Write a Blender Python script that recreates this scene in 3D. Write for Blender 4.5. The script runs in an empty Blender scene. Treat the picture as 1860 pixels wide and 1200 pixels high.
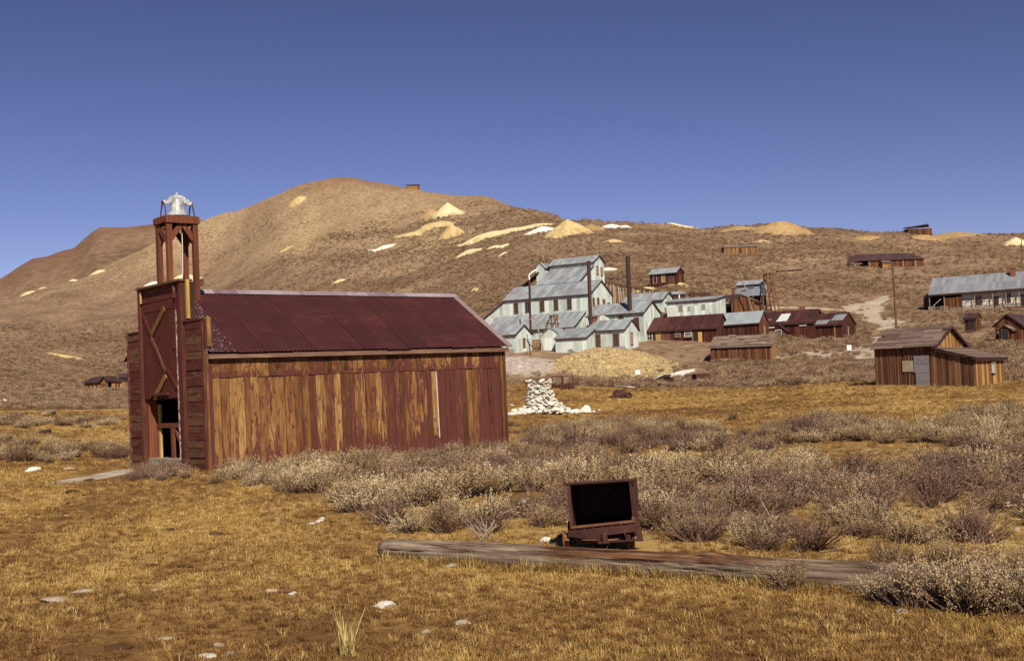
import bpy, math, random
import numpy as np
from mathutils import Matrix, Vector, Euler

random.seed(7); RNG = np.random.default_rng(11)
SC = bpy.context.scene
COL = SC.collection
rad = math.radians

# ------------------------------------------------------------------ camera
EYE = 1.7; FPX = 2067.0; ROLL = .038
PITCH = math.atan(100 / FPX * math.cos(ROLL))
FW = Vector((0, math.cos(PITCH), math.sin(PITCH)))
R0 = Vector((1, 0, 0)); U0 = Vector((0, -math.sin(PITCH), math.cos(PITCH)))
CX = math.cos(ROLL) * R0 - math.sin(ROLL) * U0
CY = math.sin(ROLL) * R0 + math.cos(ROLL) * U0
cam = bpy.data.cameras.new('camera'); co = bpy.data.objects.new('camera', cam); COL.objects.link(co)
cam.sensor_width = 36; cam.lens = 36 * FPX / 1860; cam.clip_start = .1; cam.clip_end = 6000
co.matrix_world = Matrix(((CX.x, CY.x, -FW.x, 0), (CX.y, CY.y, -FW.y, 0), (CX.z, CY.z, -FW.z, EYE), (0, 0, 0, 1)))
SC.camera = co

# ------------------------------------------------------------------ sky, sun, exposure
SUN_AZ, SUN_EL = rad(15), rad(42)          # the sun stands behind the camera, a little to the right
w = bpy.data.worlds.new('World'); SC.world = w; w.use_nodes = True
nt = w.node_tree; nt.nodes.clear()
sky = nt.nodes.new('ShaderNodeTexSky'); sky.sky_type = 'NISHITA'; sky.sun_disc = False
sky.sun_elevation = SUN_EL; sky.sun_rotation = math.pi - SUN_AZ
sky.altitude = 2500; sky.air_density = 1.0; sky.dust_density = .0; sky.ozone_density = 1.6
tint = nt.nodes.new('ShaderNodeMix'); tint.data_type = 'RGBA'; tint.blend_type = 'MULTIPLY'; tint.inputs[0].default_value = 1
tint.inputs[7].default_value = (.745, .585, .632, 1)
gam = nt.nodes.new('ShaderNodeGamma'); gam.inputs[1].default_value = 1.4   # the film's deep polarised blue
bg = nt.nodes.new('ShaderNodeBackground'); bg.inputs[1].default_value = .055
out = nt.nodes.new('ShaderNodeOutputWorld')
nt.links.new(sky.outputs[0], tint.inputs[6]); nt.links.new(tint.outputs[2], gam.inputs[0]); nt.links.new(gam.outputs[0], bg.inputs[0]); nt.links.new(bg.outputs[0], out.inputs[0])
sl = bpy.data.lights.new('sun', 'SUN'); sl.energy = 5.0; sl.angle = rad(.5); sl.color = (1, .91, .76)
so = bpy.data.objects.new('sun', sl); COL.objects.link(so)
sdir = Vector((math.sin(SUN_AZ) * math.cos(SUN_EL), -math.cos(SUN_AZ) * math.cos(SUN_EL), math.sin(SUN_EL)))
so.rotation_euler = sdir.to_track_quat('Z', 'Y').to_euler(); so.location = (20, -60, 60)
vs = SC.view_settings; vs.view_transform = 'Standard'; vs.look = 'None'; vs.exposure = .3; vs.gamma = 1; vs.use_curve_mapping = False
SC.render.engine = 'CYCLES'
SC.cycles.use_denoising = False
SC.cycles.max_bounces = 4; SC.cycles.diffuse_bounces = 1; SC.cycles.glossy_bounces = 2

# ------------------------------------------------------------------ small helpers
def at(px, py, Y):
    """the point of the place seen at px, py (1860 x 1200) whose distance along the view is Y"""
    d = FW + (px - 930) / FPX * CX + (600 - py) / FPX * CY
    return Vector((0, 0, EYE)) + d * (Y / d.y)

def fbm(x, y, octaves=4, seed=0):
    x = np.asarray(x, float); y = np.asarray(y, float); tot = np.zeros(np.broadcast(x, y).shape); amp = 1.; norm = 0.
    for o in range(octaves):
        xi = np.floor(x).astype(np.int64); yi = np.floor(y).astype(np.int64); fx = x - xi; fy = y - yi
        fx = fx * fx * (3 - 2 * fx); fy = fy * fy * (3 - 2 * fy)
        def h(a, b):
            n = (a * 374761393 + b * 668265263 + (seed + o) * 1442695041) & 0xffffffff
            n = ((n ^ (n >> 13)) * 1274126177) & 0xffffffff
            return ((n ^ (n >> 16)) & 0xffff) / 65535.
        v = (h(xi, yi) * (1 - fx) + h(xi + 1, yi) * fx) * (1 - fy) + (h(xi, yi + 1) * (1 - fx) + h(xi + 1, yi + 1) * fx) * fy
        tot += v * amp; norm += amp; amp *= .5; x = x * 2.03 + 17.1; y = y * 2.03 + 9.7
    return tot / norm * 2 - 1

def sstep(a, b, x):
    t = np.clip((np.asarray(x, float) - a) / (b - a), 0, 1); return t * t * (3 - 2 * t)

def props(o, label=None, cat=None, group=None, kind=None):
    if label: o['label'] = label
    if cat: o['category'] = cat
    if group: o['group'] = group
    if kind: o['kind'] = kind
    return o

def empty(name, mat, label=None, cat=None, group=None):
    o = bpy.data.objects.new(name, None); COL.objects.link(o); o.matrix_world = mat; o.empty_display_size = .2
    return props(o, label, cat, group)

def link(name, me, parent=None, mat=None):
    o = bpy.data.objects.new(name, me); COL.objects.link(o)
    if parent is not None: o.parent = parent
    if mat is not None: o.matrix_local = mat
    return o

def copy_tree(o, parent=None):
    c = o.copy(); COL.objects.link(c)
    if parent is not None:
        c.parent = parent
    for ch in list(o.children):
        copy_tree(ch, c)
    return c

class MB:
    """collects faces and links them as one mesh; every face gets a UV in metres"""
    def __init__(s): s.v = []; s.f = []; s.mi = []
    def add(s, vs, fs, mi=0):
        n = len(s.v); s.v += [tuple(p) for p in vs]; s.f += [tuple(i + n for i in f) for f in fs]; s.mi += [mi] * len(fs); return s
    def box(s, x0, x1, y0, y1, z0, z1, mi=0):
        return s.add([(x0, y0, z0), (x1, y0, z0), (x1, y1, z0), (x0, y1, z0), (x0, y0, z1), (x1, y0, z1), (x1, y1, z1), (x0, y1, z1)],
                     [(3, 2, 1, 0), (4, 5, 6, 7), (0, 1, 5, 4), (1, 2, 6, 5), (2, 3, 7, 6), (3, 0, 4, 7)], mi)
    def poly(s, pts, mi=0): return s.add(pts, [tuple(range(len(pts)))], mi)
    def slab(s, pts, d, mi=0):
        """a flat polygon given thickness along vector d"""
        n = len(pts); a = [Vector(p) for p in pts]; b = [p + Vector(d) for p in a]
        return s.add(a + b, [tuple(range(n))[::-1], tuple(range(n, 2 * n))] + [(i, (i + 1) % n, n + (i + 1) % n, n + i) for i in range(n)], mi)
    def bar(s, p, q, w, h, mi=0, up=(0, 0, 1)):
        p = Vector(p); q = Vector(q); d = (q - p).normalized(); u = Vector(up)
        if abs(d.dot(u)) > .97: u = Vector((0, 1, 0))
        sx = d.cross(u).normalized() * w / 2; sy = sx.cross(d).normalized() * h / 2
        return s.add([p - sx - sy, p + sx - sy, p + sx + sy, p - sx + sy, q - sx - sy, q + sx - sy, q + sx + sy, q - sx + sy],
                     [(3, 2, 1, 0), (4, 5, 6, 7), (0, 1, 5, 4), (1, 2, 6, 5), (2, 3, 7, 6), (3, 0, 4, 7)], mi)
    def tube(s, p, q, r0, r1=None, n=10, mi=0, caps=True):
        r1 = r0 if r1 is None else r1; p = Vector(p); q = Vector(q); d = (q - p).normalized()
        u = Vector((0, 0, 1)) if abs(d.z) < .9 else Vector((1, 0, 0)); a = d.cross(u).normalized(); b = d.cross(a)
        V = [c + (a * math.cos(t) + b * math.sin(t)) * r for c, r in ((p, r0), (q, r1)) for t in [2 * math.pi * i / n for i in range(n)]]
        Fs = [(i, n + i, n + (i + 1) % n, (i + 1) % n) for i in range(n)]
        if caps: Fs += [tuple(range(n)), tuple(range(2 * n - 1, n - 1, -1))]
        return s.add(V, Fs, mi)
    def path(s, pts, r, n=8, mi=0):
        for a, b in zip(pts[:-1], pts[1:]): s.tube(a, b, r, r, n, mi)
        return s
    def lathe(s, prof, n=24, c=(0, 0, 0), mi=0):
        V = [(c[0] + r * math.cos(2 * math.pi * i / n), c[1] + r * math.sin(2 * math.pi * i / n), c[2] + z) for r, z in prof for i in range(n)]
        Fs = [(k * n + i, k * n + (i + 1) % n, (k + 1) * n + (i + 1) % n, (k + 1) * n + i) for k in range(len(prof) - 1) for i in range(n)]
        return s.add(V, Fs, mi)
    def mesh(s, name, mats, smooth=False):
        me = bpy.data.meshes.new(name); me.from_pydata(s.v, [], s.f); me.update()
        for m in (mats if isinstance(mats, (list, tuple)) else [mats]): me.materials.append(m)
        if any(s.mi): me.polygons.foreach_set('material_index', s.mi)
        uv = me.uv_layers.new(name='UVMap'); V = me.vertices
        for p in me.polygons:
            n = p.normal
            if abs(n.z) > .985: t = Vector((1, 0, 0)); b = Vector((0, 1, 0))
            else:
                t = Vector((-n.y, n.x, 0)).normalized(); b = n.cross(t)
            for li in p.loop_indices:
                c = V[me.loops[li].vertex_index].co; uv.data[li].uv = (c.dot(t), c.dot(b))
        if smooth: me.polygons.foreach_set('use_smooth', [True] * len(me.polygons))
        return me
    def build(s, name, mats, parent=None, mat=None, smooth=False):
        return link(name, s.mesh(name, mats, smooth), parent, mat)

# ------------------------------------------------------------------ materials
def new_mat(name, rough=.9, spec=.2):
    m = bpy.data.materials.new(name); m.use_nodes = True; nt = m.node_tree
    b = nt.nodes['Principled BSDF']; b.inputs['Roughness'].default_value = rough; b.inputs['Specular IOR Level'].default_value = spec
    return m, nt, b

class G:
    """a few shorthands for building a node tree"""
    def __init__(s, nt): s.nt = nt
    def n(s, t, **kw):
        nd = s.nt.nodes.new(t)
        for k, v in kw.items(): setattr(nd, k, v)
        return nd
    def put(s, sock, v):
        if isinstance(v, bpy.types.NodeSocket): s.nt.links.new(v, sock)
        elif isinstance(v, (int, float)) and sock.type in ('RGBA',): sock.default_value = (v, v, v, 1)
        elif isinstance(v, (tuple, list)) and sock.type == 'RGBA' and len(v) == 3: sock.default_value = (*v, 1)
        else: sock.default_value = v
    def math(s, op, a, b=0., c=0., clamp=False):
        nd = s.n('ShaderNodeMath', operation=op, use_clamp=clamp)
        for i, v in enumerate((a, b, c)): s.put(nd.inputs[i], v)
        return nd.outputs[0]
    def vmath(s, op, a, b):
        nd = s.n('ShaderNodeVectorMath', operation=op); s.put(nd.inputs[0], a); s.put(nd.inputs[1], b); return nd.outputs[0]
    def mix(s, f, a, b, mode='MIX'):
        nd = s.n('ShaderNodeMix', data_type='RGBA', blend_type=mode, clamp_factor=True)
        s.put(nd.inputs[0], f); s.put(nd.inputs[6], a); s.put(nd.inputs[7], b); return nd.outputs[2]
    def noise(s, vec, scale=1., detail=4., rough=.55, dist=0.):
        nd = s.n('ShaderNodeTexNoise'); s.put(nd.inputs['Vector'], vec); nd.inputs['Scale'].default_value = scale
        nd.inputs['Detail'].default_value = detail; nd.inputs['Roughness'].default_value = rough; nd.inputs['Distortion'].default_value = dist
        return nd.outputs[0]
    def white(s, val):
        nd = s.n('ShaderNodeTexWhiteNoise', noise_dimensions='1D'); s.put(nd.inputs['W'], val); return nd.outputs[0]
    def white3(s, vec):
        nd = s.n('ShaderNodeTexWhiteNoise', noise_dimensions='3D'); s.put(nd.inputs['Vector'], vec); return nd.outputs[0]
    def vor(s, vec, scale=1., feature='F1'):
        nd = s.n('ShaderNodeTexVoronoi', feature=feature); s.put(nd.inputs['Vector'], vec); nd.inputs['Scale'].default_value = scale
        return nd.outputs['Distance']
    def map(s, v, a, b, c=0., d=1.):
        nd = s.n('ShaderNodeMapRange', interpolation_type='SMOOTHSTEP'); s.put(nd.inputs[0], v)
        for i, k in enumerate((a, b, c, d)): s.put(nd.inputs[i + 1], k)
        return nd.outputs[0]
    def ramp(s, v, stops):
        nd = s.n('ShaderNodeValToRGB'); s.put(nd.inputs[0], v); e = nd.color_ramp.elements
        while len(e) < len(stops): e.new(.5)
        for el, (p, c) in zip(e, stops): el.position = p; el.color = (*c, 1)
        return nd.outputs[0]
    def obj(s): return s.n('ShaderNodeTexCoord').outputs['Object']
    def uv(s): return s.n('ShaderNodeTexCoord').outputs['UV']
    def pos(s): return s.n('ShaderNodeNewGeometry').outputs['Position']
    def info(s): return s.n('ShaderNodeObjectInfo')
    def attr(s, name): return s.n('ShaderNodeAttribute', attribute_name=name)
    def sep(s, v):
        nd = s.n('ShaderNodeSeparateXYZ'); s.put(nd.inputs[0], v); return nd.outputs
    def comb(s, x=0., y=0., z=0.):
        nd = s.n('ShaderNodeCombineXYZ')
        for i, v in enumerate((x, y, z)): s.put(nd.inputs[i], v)
        return nd.outputs[0]
    def scale(s, v, k): return s.vmath('MULTIPLY', v, k)
    def bump(s, h, strength=.5, dist=.02):
        nd = s.n('ShaderNodeBump'); s.put(nd.inputs['Height'], h); nd.inputs['Strength'].default_value = strength; nd.inputs['Distance'].default_value = dist
        return nd.outputs[0]

def finish(m, g, b, color, bump=None, bs=.5, bd=.02):
    g.put(b.inputs['Base Color'], color)
    if bump is not None: g.nt.links.new(g.bump(bump, bs, bd), b.inputs['Normal'])
    return m

def mat_plank():
    """old pine boards with what is left of a dark red paint; the object colour's red says how much paint, green how pale the wood"""
    m, nt, b = new_mat('weathered_plank', .85); g = G(nt); oi = g.info()
    off = g.math('MULTIPLY', oi.outputs['Random'], 91.)
    xyz = g.vmath('ADD', g.obj(), g.comb(off, off, off)); c = g.sep(g.obj()); col = g.sep(oi.outputs['Color'])
    grain = g.noise(g.scale(xyz, (5.5, 1, 3.2)), 1., 8, .66, 1.1)
    fine = g.noise(g.scale(xyz, (34., 1, 5.)), 1., 3, .6)
    blot = g.noise(g.scale(xyz, (1.2, 1, 3.4)), 1., 4, .6)
    t = g.math('ADD', g.math('ADD', g.math('MULTIPLY', grain, .46), g.math('MULTIPLY', blot, .34)), g.math('ADD', g.math('MULTIPLY', fine, .2), g.math('MULTIPLY', g.math('SUBTRACT', col[1], .5), .36)))
    wood = g.ramp(t, [(.34, (.028, .011, .006)), (.44, (.095, .036, .014)), (.54, (.185, .080, .027)), (.66, (.30, .155, .052)), (.82, (.48, .31, .125))])
    kn = g.vor(g.scale(xyz, (1.2, 1, 7.)), 1.)
    knot = g.map(kn, .06, .24, 1., 0.)
    wood = g.mix(g.math('MULTIPLY', knot, .85), wood, (.06, .016, .007))
    pn = g.noise(g.scale(xyz, (2.0, 1, 3.4)), 1., 7, .7, .8)
    low = g.math('MULTIPLY', g.map(c[2], .03, .42, 1., 0.), .17)
    pn = g.math('ADD', g.math('MULTIPLY', g.math('SUBTRACT', pn, .5), 1.5), .5)
    pv = g.math('ADD', g.math('ADD', pn, low), g.math('SUBTRACT', g.math('MULTIPLY', col[0], .44), g.math('MULTIPLY', fine, .16)))
    mask = g.math('MULTIPLY', g.map(pv, .52, .70), g.map(grain, .25, .5, .7, 1.))
    paint = g.mix(g.noise(g.scale(xyz, (5, 1, 6)), 1., 5), (.070, .018, .014), (.135, .042, .031))
    chips = g.map(g.noise(g.scale(xyz, (40, 1, 60)), 1., 2), .66, .72)
    cc = g.mix(mask, wood, paint); cc = g.mix(g.math('MULTIPLY', chips, .35), cc, (.45, .36, .26))
    edge = g.map(g.math('ABSOLUTE', g.math('SUBTRACT', c[0], .5)), .455, .5); cc = g.mix(g.math('MULTIPLY', edge, .55), cc, (.03, .012, .008))
    return finish(m, g, b, cc, g.math('ADD', grain, fine), .5, .012)

def mat_red_board():
    """horizontal red painted boards, worn through to brown wood"""
    m, nt, b = new_mat('red_board', .8); g = G(nt); oi = g.info()
    off = g.math('MULTIPLY', oi.outputs['Random'], 57.); xyz = g.vmath('ADD', g.obj(), g.comb(off, off, off)); col = g.sep(oi.outputs['Color'])
    grain = g.noise(g.scale(xyz, (1, 1.4, 8)), 1., 6, .62, .5)
    base = g.ramp(grain, [(.3, (.045, .010, .009)), (.55, (.10, .022, .018)), (.8, (.15, .04, .033))])
    worn = g.map(g.math('ADD', g.noise(g.scale(xyz, (1, 2.2, 3.)), 1., 6, .7, .6), g.math('MULTIPLY', col[0], .4)), .62, .78)
    wood = g.ramp(grain, [(.3, (.06, .025, .014)), (.6, (.17, .085, .04)), (.8, (.28, .17, .085))])
    c = g.mix(g.math('MULTIPLY', worn, .9), base, wood)
    chips = g.map(g.noise(g.scale(xyz, (1, 40, 14)), 1., 2), .68, .74)
    return finish(m, g, b, g.mix(g.math('MULTIPLY', chips, .55), c, (.5, .4, .33)), grain, .5, .012)

def mat_uvwood(name, stops, sx=14., sy=.9, paint=None, pthr=.6, rough=.85, bd=.01):
    """wood whose grain runs along v of the UV, one tone for each object"""
    m, nt, b = new_mat(name, rough); g = G(nt); oi = g.info(); off = g.math('MULTIPLY', oi.outputs['Random'], 37.)
    uv = g.vmath('ADD', g.uv(), g.comb(off, off, off))
    gr = g.noise(g.scale(uv, (sx, sy, 1)), 1., 6, .62, .5)
    c = g.ramp(g.math('ADD', gr, g.math('MULTIPLY', g.math('SUBTRACT', oi.outputs['Random'], .5), .16)), stops)
    if paint:
        c = g.mix(g.map(g.noise(g.scale(uv, (sx * .4, sy * 1.6, 1)), 1., 5, .65), pthr, pthr + .1), c, paint)
    return finish(m, g, b, c, gr, .5, bd)

def mat_boards(name, stops, bw=.24, horizontal=False, rough=.9, gap=.05, paint=None, pthr=.6):
    """a wall of boards too far away to build: tone by board, dark joints"""
    m, nt, b = new_mat(name, rough); g = G(nt); uv = g.uv(); c = g.sep(uv); oi = g.info()
    a, l = (c[1], c[0]) if horizontal else (c[0], c[1])
    k = g.math('DIVIDE', a, bw); idx = g.math('FLOOR', k); fr = g.math('FRACT', k)
    rnd = g.white(g.math('ADD', idx, g.math('MULTIPLY', oi.outputs['Random'], 90.)))
    gr = g.noise(g.comb(g.math('MULTIPLY', a, 9.), g.math('MULTIPLY', l, .7), rnd), 1., 5, .6)
    t = g.math('ADD', g.math('MULTIPLY', gr, .6), g.math('MULTIPLY', rnd, .4))
    cc = g.ramp(t, stops)
    if paint: cc = g.mix(g.map(g.noise(g.scale(uv, (1.2, .8, 1)), 1., 5, .65), pthr, pthr + .12), cc, paint)
    j = g.map(g.math('ABSOLUTE', g.math('SUBTRACT', fr, .5)), .5 - gap, .5 - gap * .4)
    cc = g.mix(g.math('MULTIPLY', j, .75), cc, (.012, .007, .005))
    return finish(m, g, b, cc, g.math('SUBTRACT', rnd, j), .6, .03)

def mat_metal_sheet(name, stops, rust=(.20, .085, .05), rust_t=.62, sw=.68, sh=2.4, rough=.55, spec=.35, rows=True, amount=.8):
    """sheets of corrugated iron: tone by sheet, rust streaks down the slope"""
    m, nt, b = new_mat(name, rough, spec); g = G(nt); uv = g.uv(); c = g.sep(uv); oi = g.info()
    iu = g.math('FLOOR', g.math('DIVIDE', c[0], sw)); iv = g.math('FLOOR', g.math('DIVIDE', c[1], sh)) if rows else 0.
    rnd = g.white3(g.comb(iu, iv, g.math('MULTIPLY', oi.outputs['Random'], 50.)))
    st = g.noise(g.scale(uv, (3.2, .35, 1)), 1., 5, .62, .3); big = g.noise(g.scale(uv, (.5, .35, 1)), 1., 3)
    t = g.math('ADD', g.math('MULTIPLY', st, .45), g.math('ADD', g.math('MULTIPLY', rnd, .3), g.math('MULTIPLY', big, .25)))
    cc = g.ramp(t, stops)
    rm = g.map(g.math('ADD', g.math('MULTIPLY', st, .55), g.math('MULTIPLY', big, .5)), rust_t, rust_t + .14)
    cc = g.mix(g.math('MULTIPLY', rm, amount), cc, rust)
    fr = g.math('FRACT', g.math('DIVIDE', c[0], sw)); seam = g.map(g.math('ABSOLUTE', g.math('SUBTRACT', fr, .5)), .465, .49)
    cc = g.mix(g.math('MULTIPLY', seam, .25), cc, (.12, .11, .11))
    wv = g.math('SINE', g.math('MULTIPLY', c[0], 2 * math.pi / .076))
    return finish(m, g, b, cc, wv, .25, .006)

def mat_plain(name, c0, c1, scale=6., rough=.85, spec=.25, bs=.4, bd=.01, metal=0.):
    m, nt, b = new_mat(name, rough, spec); g = G(nt); b.inputs['Metallic'].default_value = metal
    oi = g.info(); off = g.math('MULTIPLY', oi.outputs['Random'], 31.)
    p = g.vmath('ADD', g.obj(), g.comb(off, off, off))
    n = g.noise(p, scale, 6, .62); n2 = g.noise(p, scale * 4.3, 3, .6)
    t = g.math('ADD', g.math('MULTIPLY', n, .7), g.math('MULTIPLY', n2, .3))
    t = g.math('ADD', t, g.math('MULTIPLY', g.math('SUBTRACT', oi.outputs['Random'], .5), .12))
    return finish(m, g, b, g.ramp(t, [(.32, c0), (.68, c1)]), t, bs, bd)

def mat_glass():
    m, nt, b = new_mat('dark_window_glass', .12, .5); b.inputs['Base Color'].default_value = (.02, .018, .018, 1); return m

def mat_rust_red_roof():
    m, nt, b = new_mat('red_corrugated_iron', .7, .12); g = G(nt); uv = g.uv(); oi = g.info(); off = g.math('MULTIPLY', oi.outputs['Random'], 63.)
    p = g.vmath('ADD', uv, g.comb(off, off, off)); col = g.sep(oi.outputs['Color'])
    st = g.noise(g.scale(p, (13., .55, 1)), 1., 6, .65, .4); big = g.noise(g.scale(p, (1.5, .8, 1)), 1., 4, .6); fine = g.noise(p, 60, 3)
    t = g.math('ADD', g.math('MULTIPLY', st, .5), g.math('ADD', g.math('MULTIPLY', big, .42), g.math('MULTIPLY', oi.outputs['Random'], .08)))
    c = g.ramp(t, [(.3, (.026, .009, .010)), (.5, (.048, .014, .015)), (.7, (.074, .022, .021))])
    c = g.mix(g.math('MULTIPLY', g.map(g.math('ADD', big, g.math('MULTIPLY', st, .4)), .74, .92), .7), c, (.105, .028, .022))
    c = g.mix(g.math('MULTIPLY', g.map(g.math('ADD', g.noise(g.scale(p, (22, 9, 1)), 1., 4, .7), g.math('MULTIPLY', col[0], .3)), .74, .8), .8), c, (.42, .38, .40))
    return finish(m, g, b, g.mix(g.math('MULTIPLY', fine, .25), c, (.03, .008, .012)), st, .25, .006)

def mat_leaf(name, c0, c1, c2, trans=.25, nscale=7.):
    """thin leaves: colour by instance and by place within the plant"""
    m, nt, b = new_mat(name, .9, .05); g = G(nt); oi = g.info()
    n = g.noise(g.vmath('ADD', g.obj(), g.comb(g.math('MULTIPLY', oi.outputs['Random'], 40.), 0., 0.)), nscale, 3, .6)
    t = g.math('ADD', g.math('MULTIPLY', n, .6), g.math('MULTIPLY', oi.outputs['Random'], .4))
    c = g.ramp(t, [(.25, c0), (.5, c1), (.78, c2)])
    g.put(b.inputs['Base Color'], c)
    tr = g.n('ShaderNodeBsdfTranslucent'); g.put(tr.inputs[0], c)
    ms = g.n('ShaderNodeMixShader'); ms.inputs[0].default_value = trans
    nt.links.new(b.outputs[0], ms.inputs[1]); nt.links.new(tr.outputs[0], ms.inputs[2])
    nt.links.new(ms.outputs[0], nt.nodes['Material Output'].inputs[0])
    return m

PLANK = mat_plank(); REDB = mat_red_board(); GLASS = mat_glass(); REDROOF = mat_rust_red_roof()
YELLOW = mat_uvwood('bare_pine', [(.3, (.22, .11, .03)), (.55, (.42, .26, .075)), (.75, (.6, .43, .17))], 16, 1.2)
BATT = mat_uvwood('old_batten', [(.3, (.085, .036, .014)), (.55, (.19, .095, .032)), (.75, (.34, .20, .075))], 16, 2.2)
REDPOST = mat_uvwood('faded_red_timber', [(.3, (.085, .025, .016)), (.55, (.155, .05, .026)), (.75, (.24, .085, .042))], 22, 1.1)
TRIM = mat_uvwood('purple_red_trim', [(.3, (.060, .017, .012)), (.55, (.105, .032, .022)), (.8, (.19, .085, .055))], 16, 1.5)
PEEL = mat_uvwood('peeling_red_trim', [(.42, (.10, .028, .026)), (.52, (.17, .07, .06)), (.6, (.5, .4, .36))], 30, 8)
DARKB = mat_uvwood('dark_backing_wood', [(.3, (.03, .014, .008)), (.7, (.075, .036, .02))], 10, 1)
FASC = mat_uvwood('fascia_board', [(.3, (.10, .045, .03)), (.55, (.20, .11, .075)), (.75, (.33, .21, .15))], 1.2, 14)
DOORRED = mat_uvwood('dark_red_door_panel', [(.3, (.066, .014, .010)), (.6, (.085, .020, .014)), (.85, (.12, .033, .022))], 5, 1.6)
GREYSILL = mat_uvwood('grey_sill', [(.3, (.16, .12, .10)), (.7, (.36, .29, .25))], 3, 3)
METAL_WALL = mat_metal_sheet('galvanised_wall', [(.32, (.34, .385, .35)), (.48, (.51, .565, .51)), (.66, (.67, .72, .65))], rust=(.34, .26, .19), rust_t=.58, amount=.7, rough=.7)
METAL_ROOF = mat_metal_sheet('galvanised_roof', [(.3, (.16, .185, .195)), (.5, (.25, .285, .295)), (.7, (.35, .39, .40))], rust=(.20, .135, .13), rust_t=.5, amount=.75, rough=.6)
METAL_PLAIN = mat_metal_sheet('clean_grey_roof', [(.3, (.20, .22, .24)), (.5, (.25, .275, .295)), (.7, (.30, .33, .35))], rust=(.22, .17, .17), rust_t=.66, amount=.6, rough=.6)
LONG_ROOF = mat_metal_sheet('dull_grey_roof', [(.3, (.14, .145, .16)), (.5, (.19, .195, .215)), (.7, (.24, .25, .27))], rust=(.15, .115, .115), rust_t=.6, amount=.6, rough=.65)
RUSTROOF = mat_metal_sheet('rust_red_roof', [(.3, (.032, .011, .011)), (.5, (.055, .017, .015)), (.7, (.085, .027, .022))], rust=(.12, .035, .025), rust_t=.6, amount=.5, rough=.6)
DARKROOF = mat_metal_sheet('dark_roof', [(.3, (.03, .015, .016)), (.5, (.048, .022, .022)), (.7, (.07, .034, .032))], rust=(.09, .045, .035), rust_t=.62, amount=.6, rough=.75)
REDWALL = mat_boards('red_board_wall', [(.3, (.034, .010, .008)), (.5, (.068, .019, .014)), (.7, (.115, .038, .024))], .2, paint=(.13, .06, .035), pthr=.62)
BROWNWALL = mat_boards('brown_board_wall', [(.3, (.05, .02, .012)), (.5, (.12, .045, .022)), (.7, (.21, .09, .04))], .24)
TANWALL = mat_boards('tan_board_wall', [(.3, (.12, .055, .024)), (.5, (.25, .125, .05)), (.7, (.42, .24, .10))], .26)
SHAKE = mat_boards('weathered_board_roof', [(.3, (.09, .06, .045)), (.5, (.19, .13, .10)), (.7, (.34, .26, .20))], .3, horizontal=True, gap=.08)
WHITEW = mat_boards('old_white_siding', [(.3, (.48, .44, .36)), (.5, (.62, .57, .47)), (.7, (.72, .68, .58))], .2, horizontal=True, gap=.03)
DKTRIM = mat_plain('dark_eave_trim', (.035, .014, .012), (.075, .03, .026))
WOODFR = mat_plain('brown_window_frame', (.13, .06, .03), (.28, .16, .085))
WHITEFR = mat_plain('white_window_frame', (.5, .45, .4), (.7, .66, .6))
STACK = mat_plain('rusted_stack_iron', (.035, .013, .013), (.07, .028, .026), 1.5, .6, .35)
RUST = mat_plain('rusty_iron', (.022, .008, .007), (.085, .030, .022), 7, .75, .3)
RUSTL = mat_plain('light_rust', (.10, .035, .02), (.22, .10, .05), 9, .85)
BRICK = mat_plain('red_brick', (.14, .045, .03), (.26, .10, .06), 9)
OLDWOOD = mat_plain('old_brown_timber', (.06, .028, .016), (.17, .085, .045), 4)
PALEWOOD = mat_plain('pale_grey_timber', (.22, .16, .11), (.42, .34, .25), 4)
BELLM = mat_plain('silver_painted_bell', (.10, .105, .11), (.62, .63, .62), 7, .38, .5, .35, .004)
DARKIN = mat_plain('bell_inside', (.02, .018, .016), (.04, .035, .03))
ROPE = mat_plain('pale_rope', (.5, .42, .33), (.68, .6, .5), 30)
SIGNW = mat_plain('white_sign_board', (.72, .70, .64), (.82, .8, .75))
STONE = mat_plain('white_ruin_stone', (.52, .47, .38), (.86, .83, .73), 3, .95, .1, .8, .05)
ROCK = mat_plain('pale_rock', (.24, .185, .125), (.56, .48, .36), 9, .95, .1, .8, .02)
DUNG = mat_plain('dark_earth_clod', (.035, .018, .010), (.10, .05, .026), 14, .95, .1, 1., .03)
CLODR = mat_plain('brown_earth_clod', (.10, .045, .02), (.19, .10, .045), 14, .95, .1, 1., .03)

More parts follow.
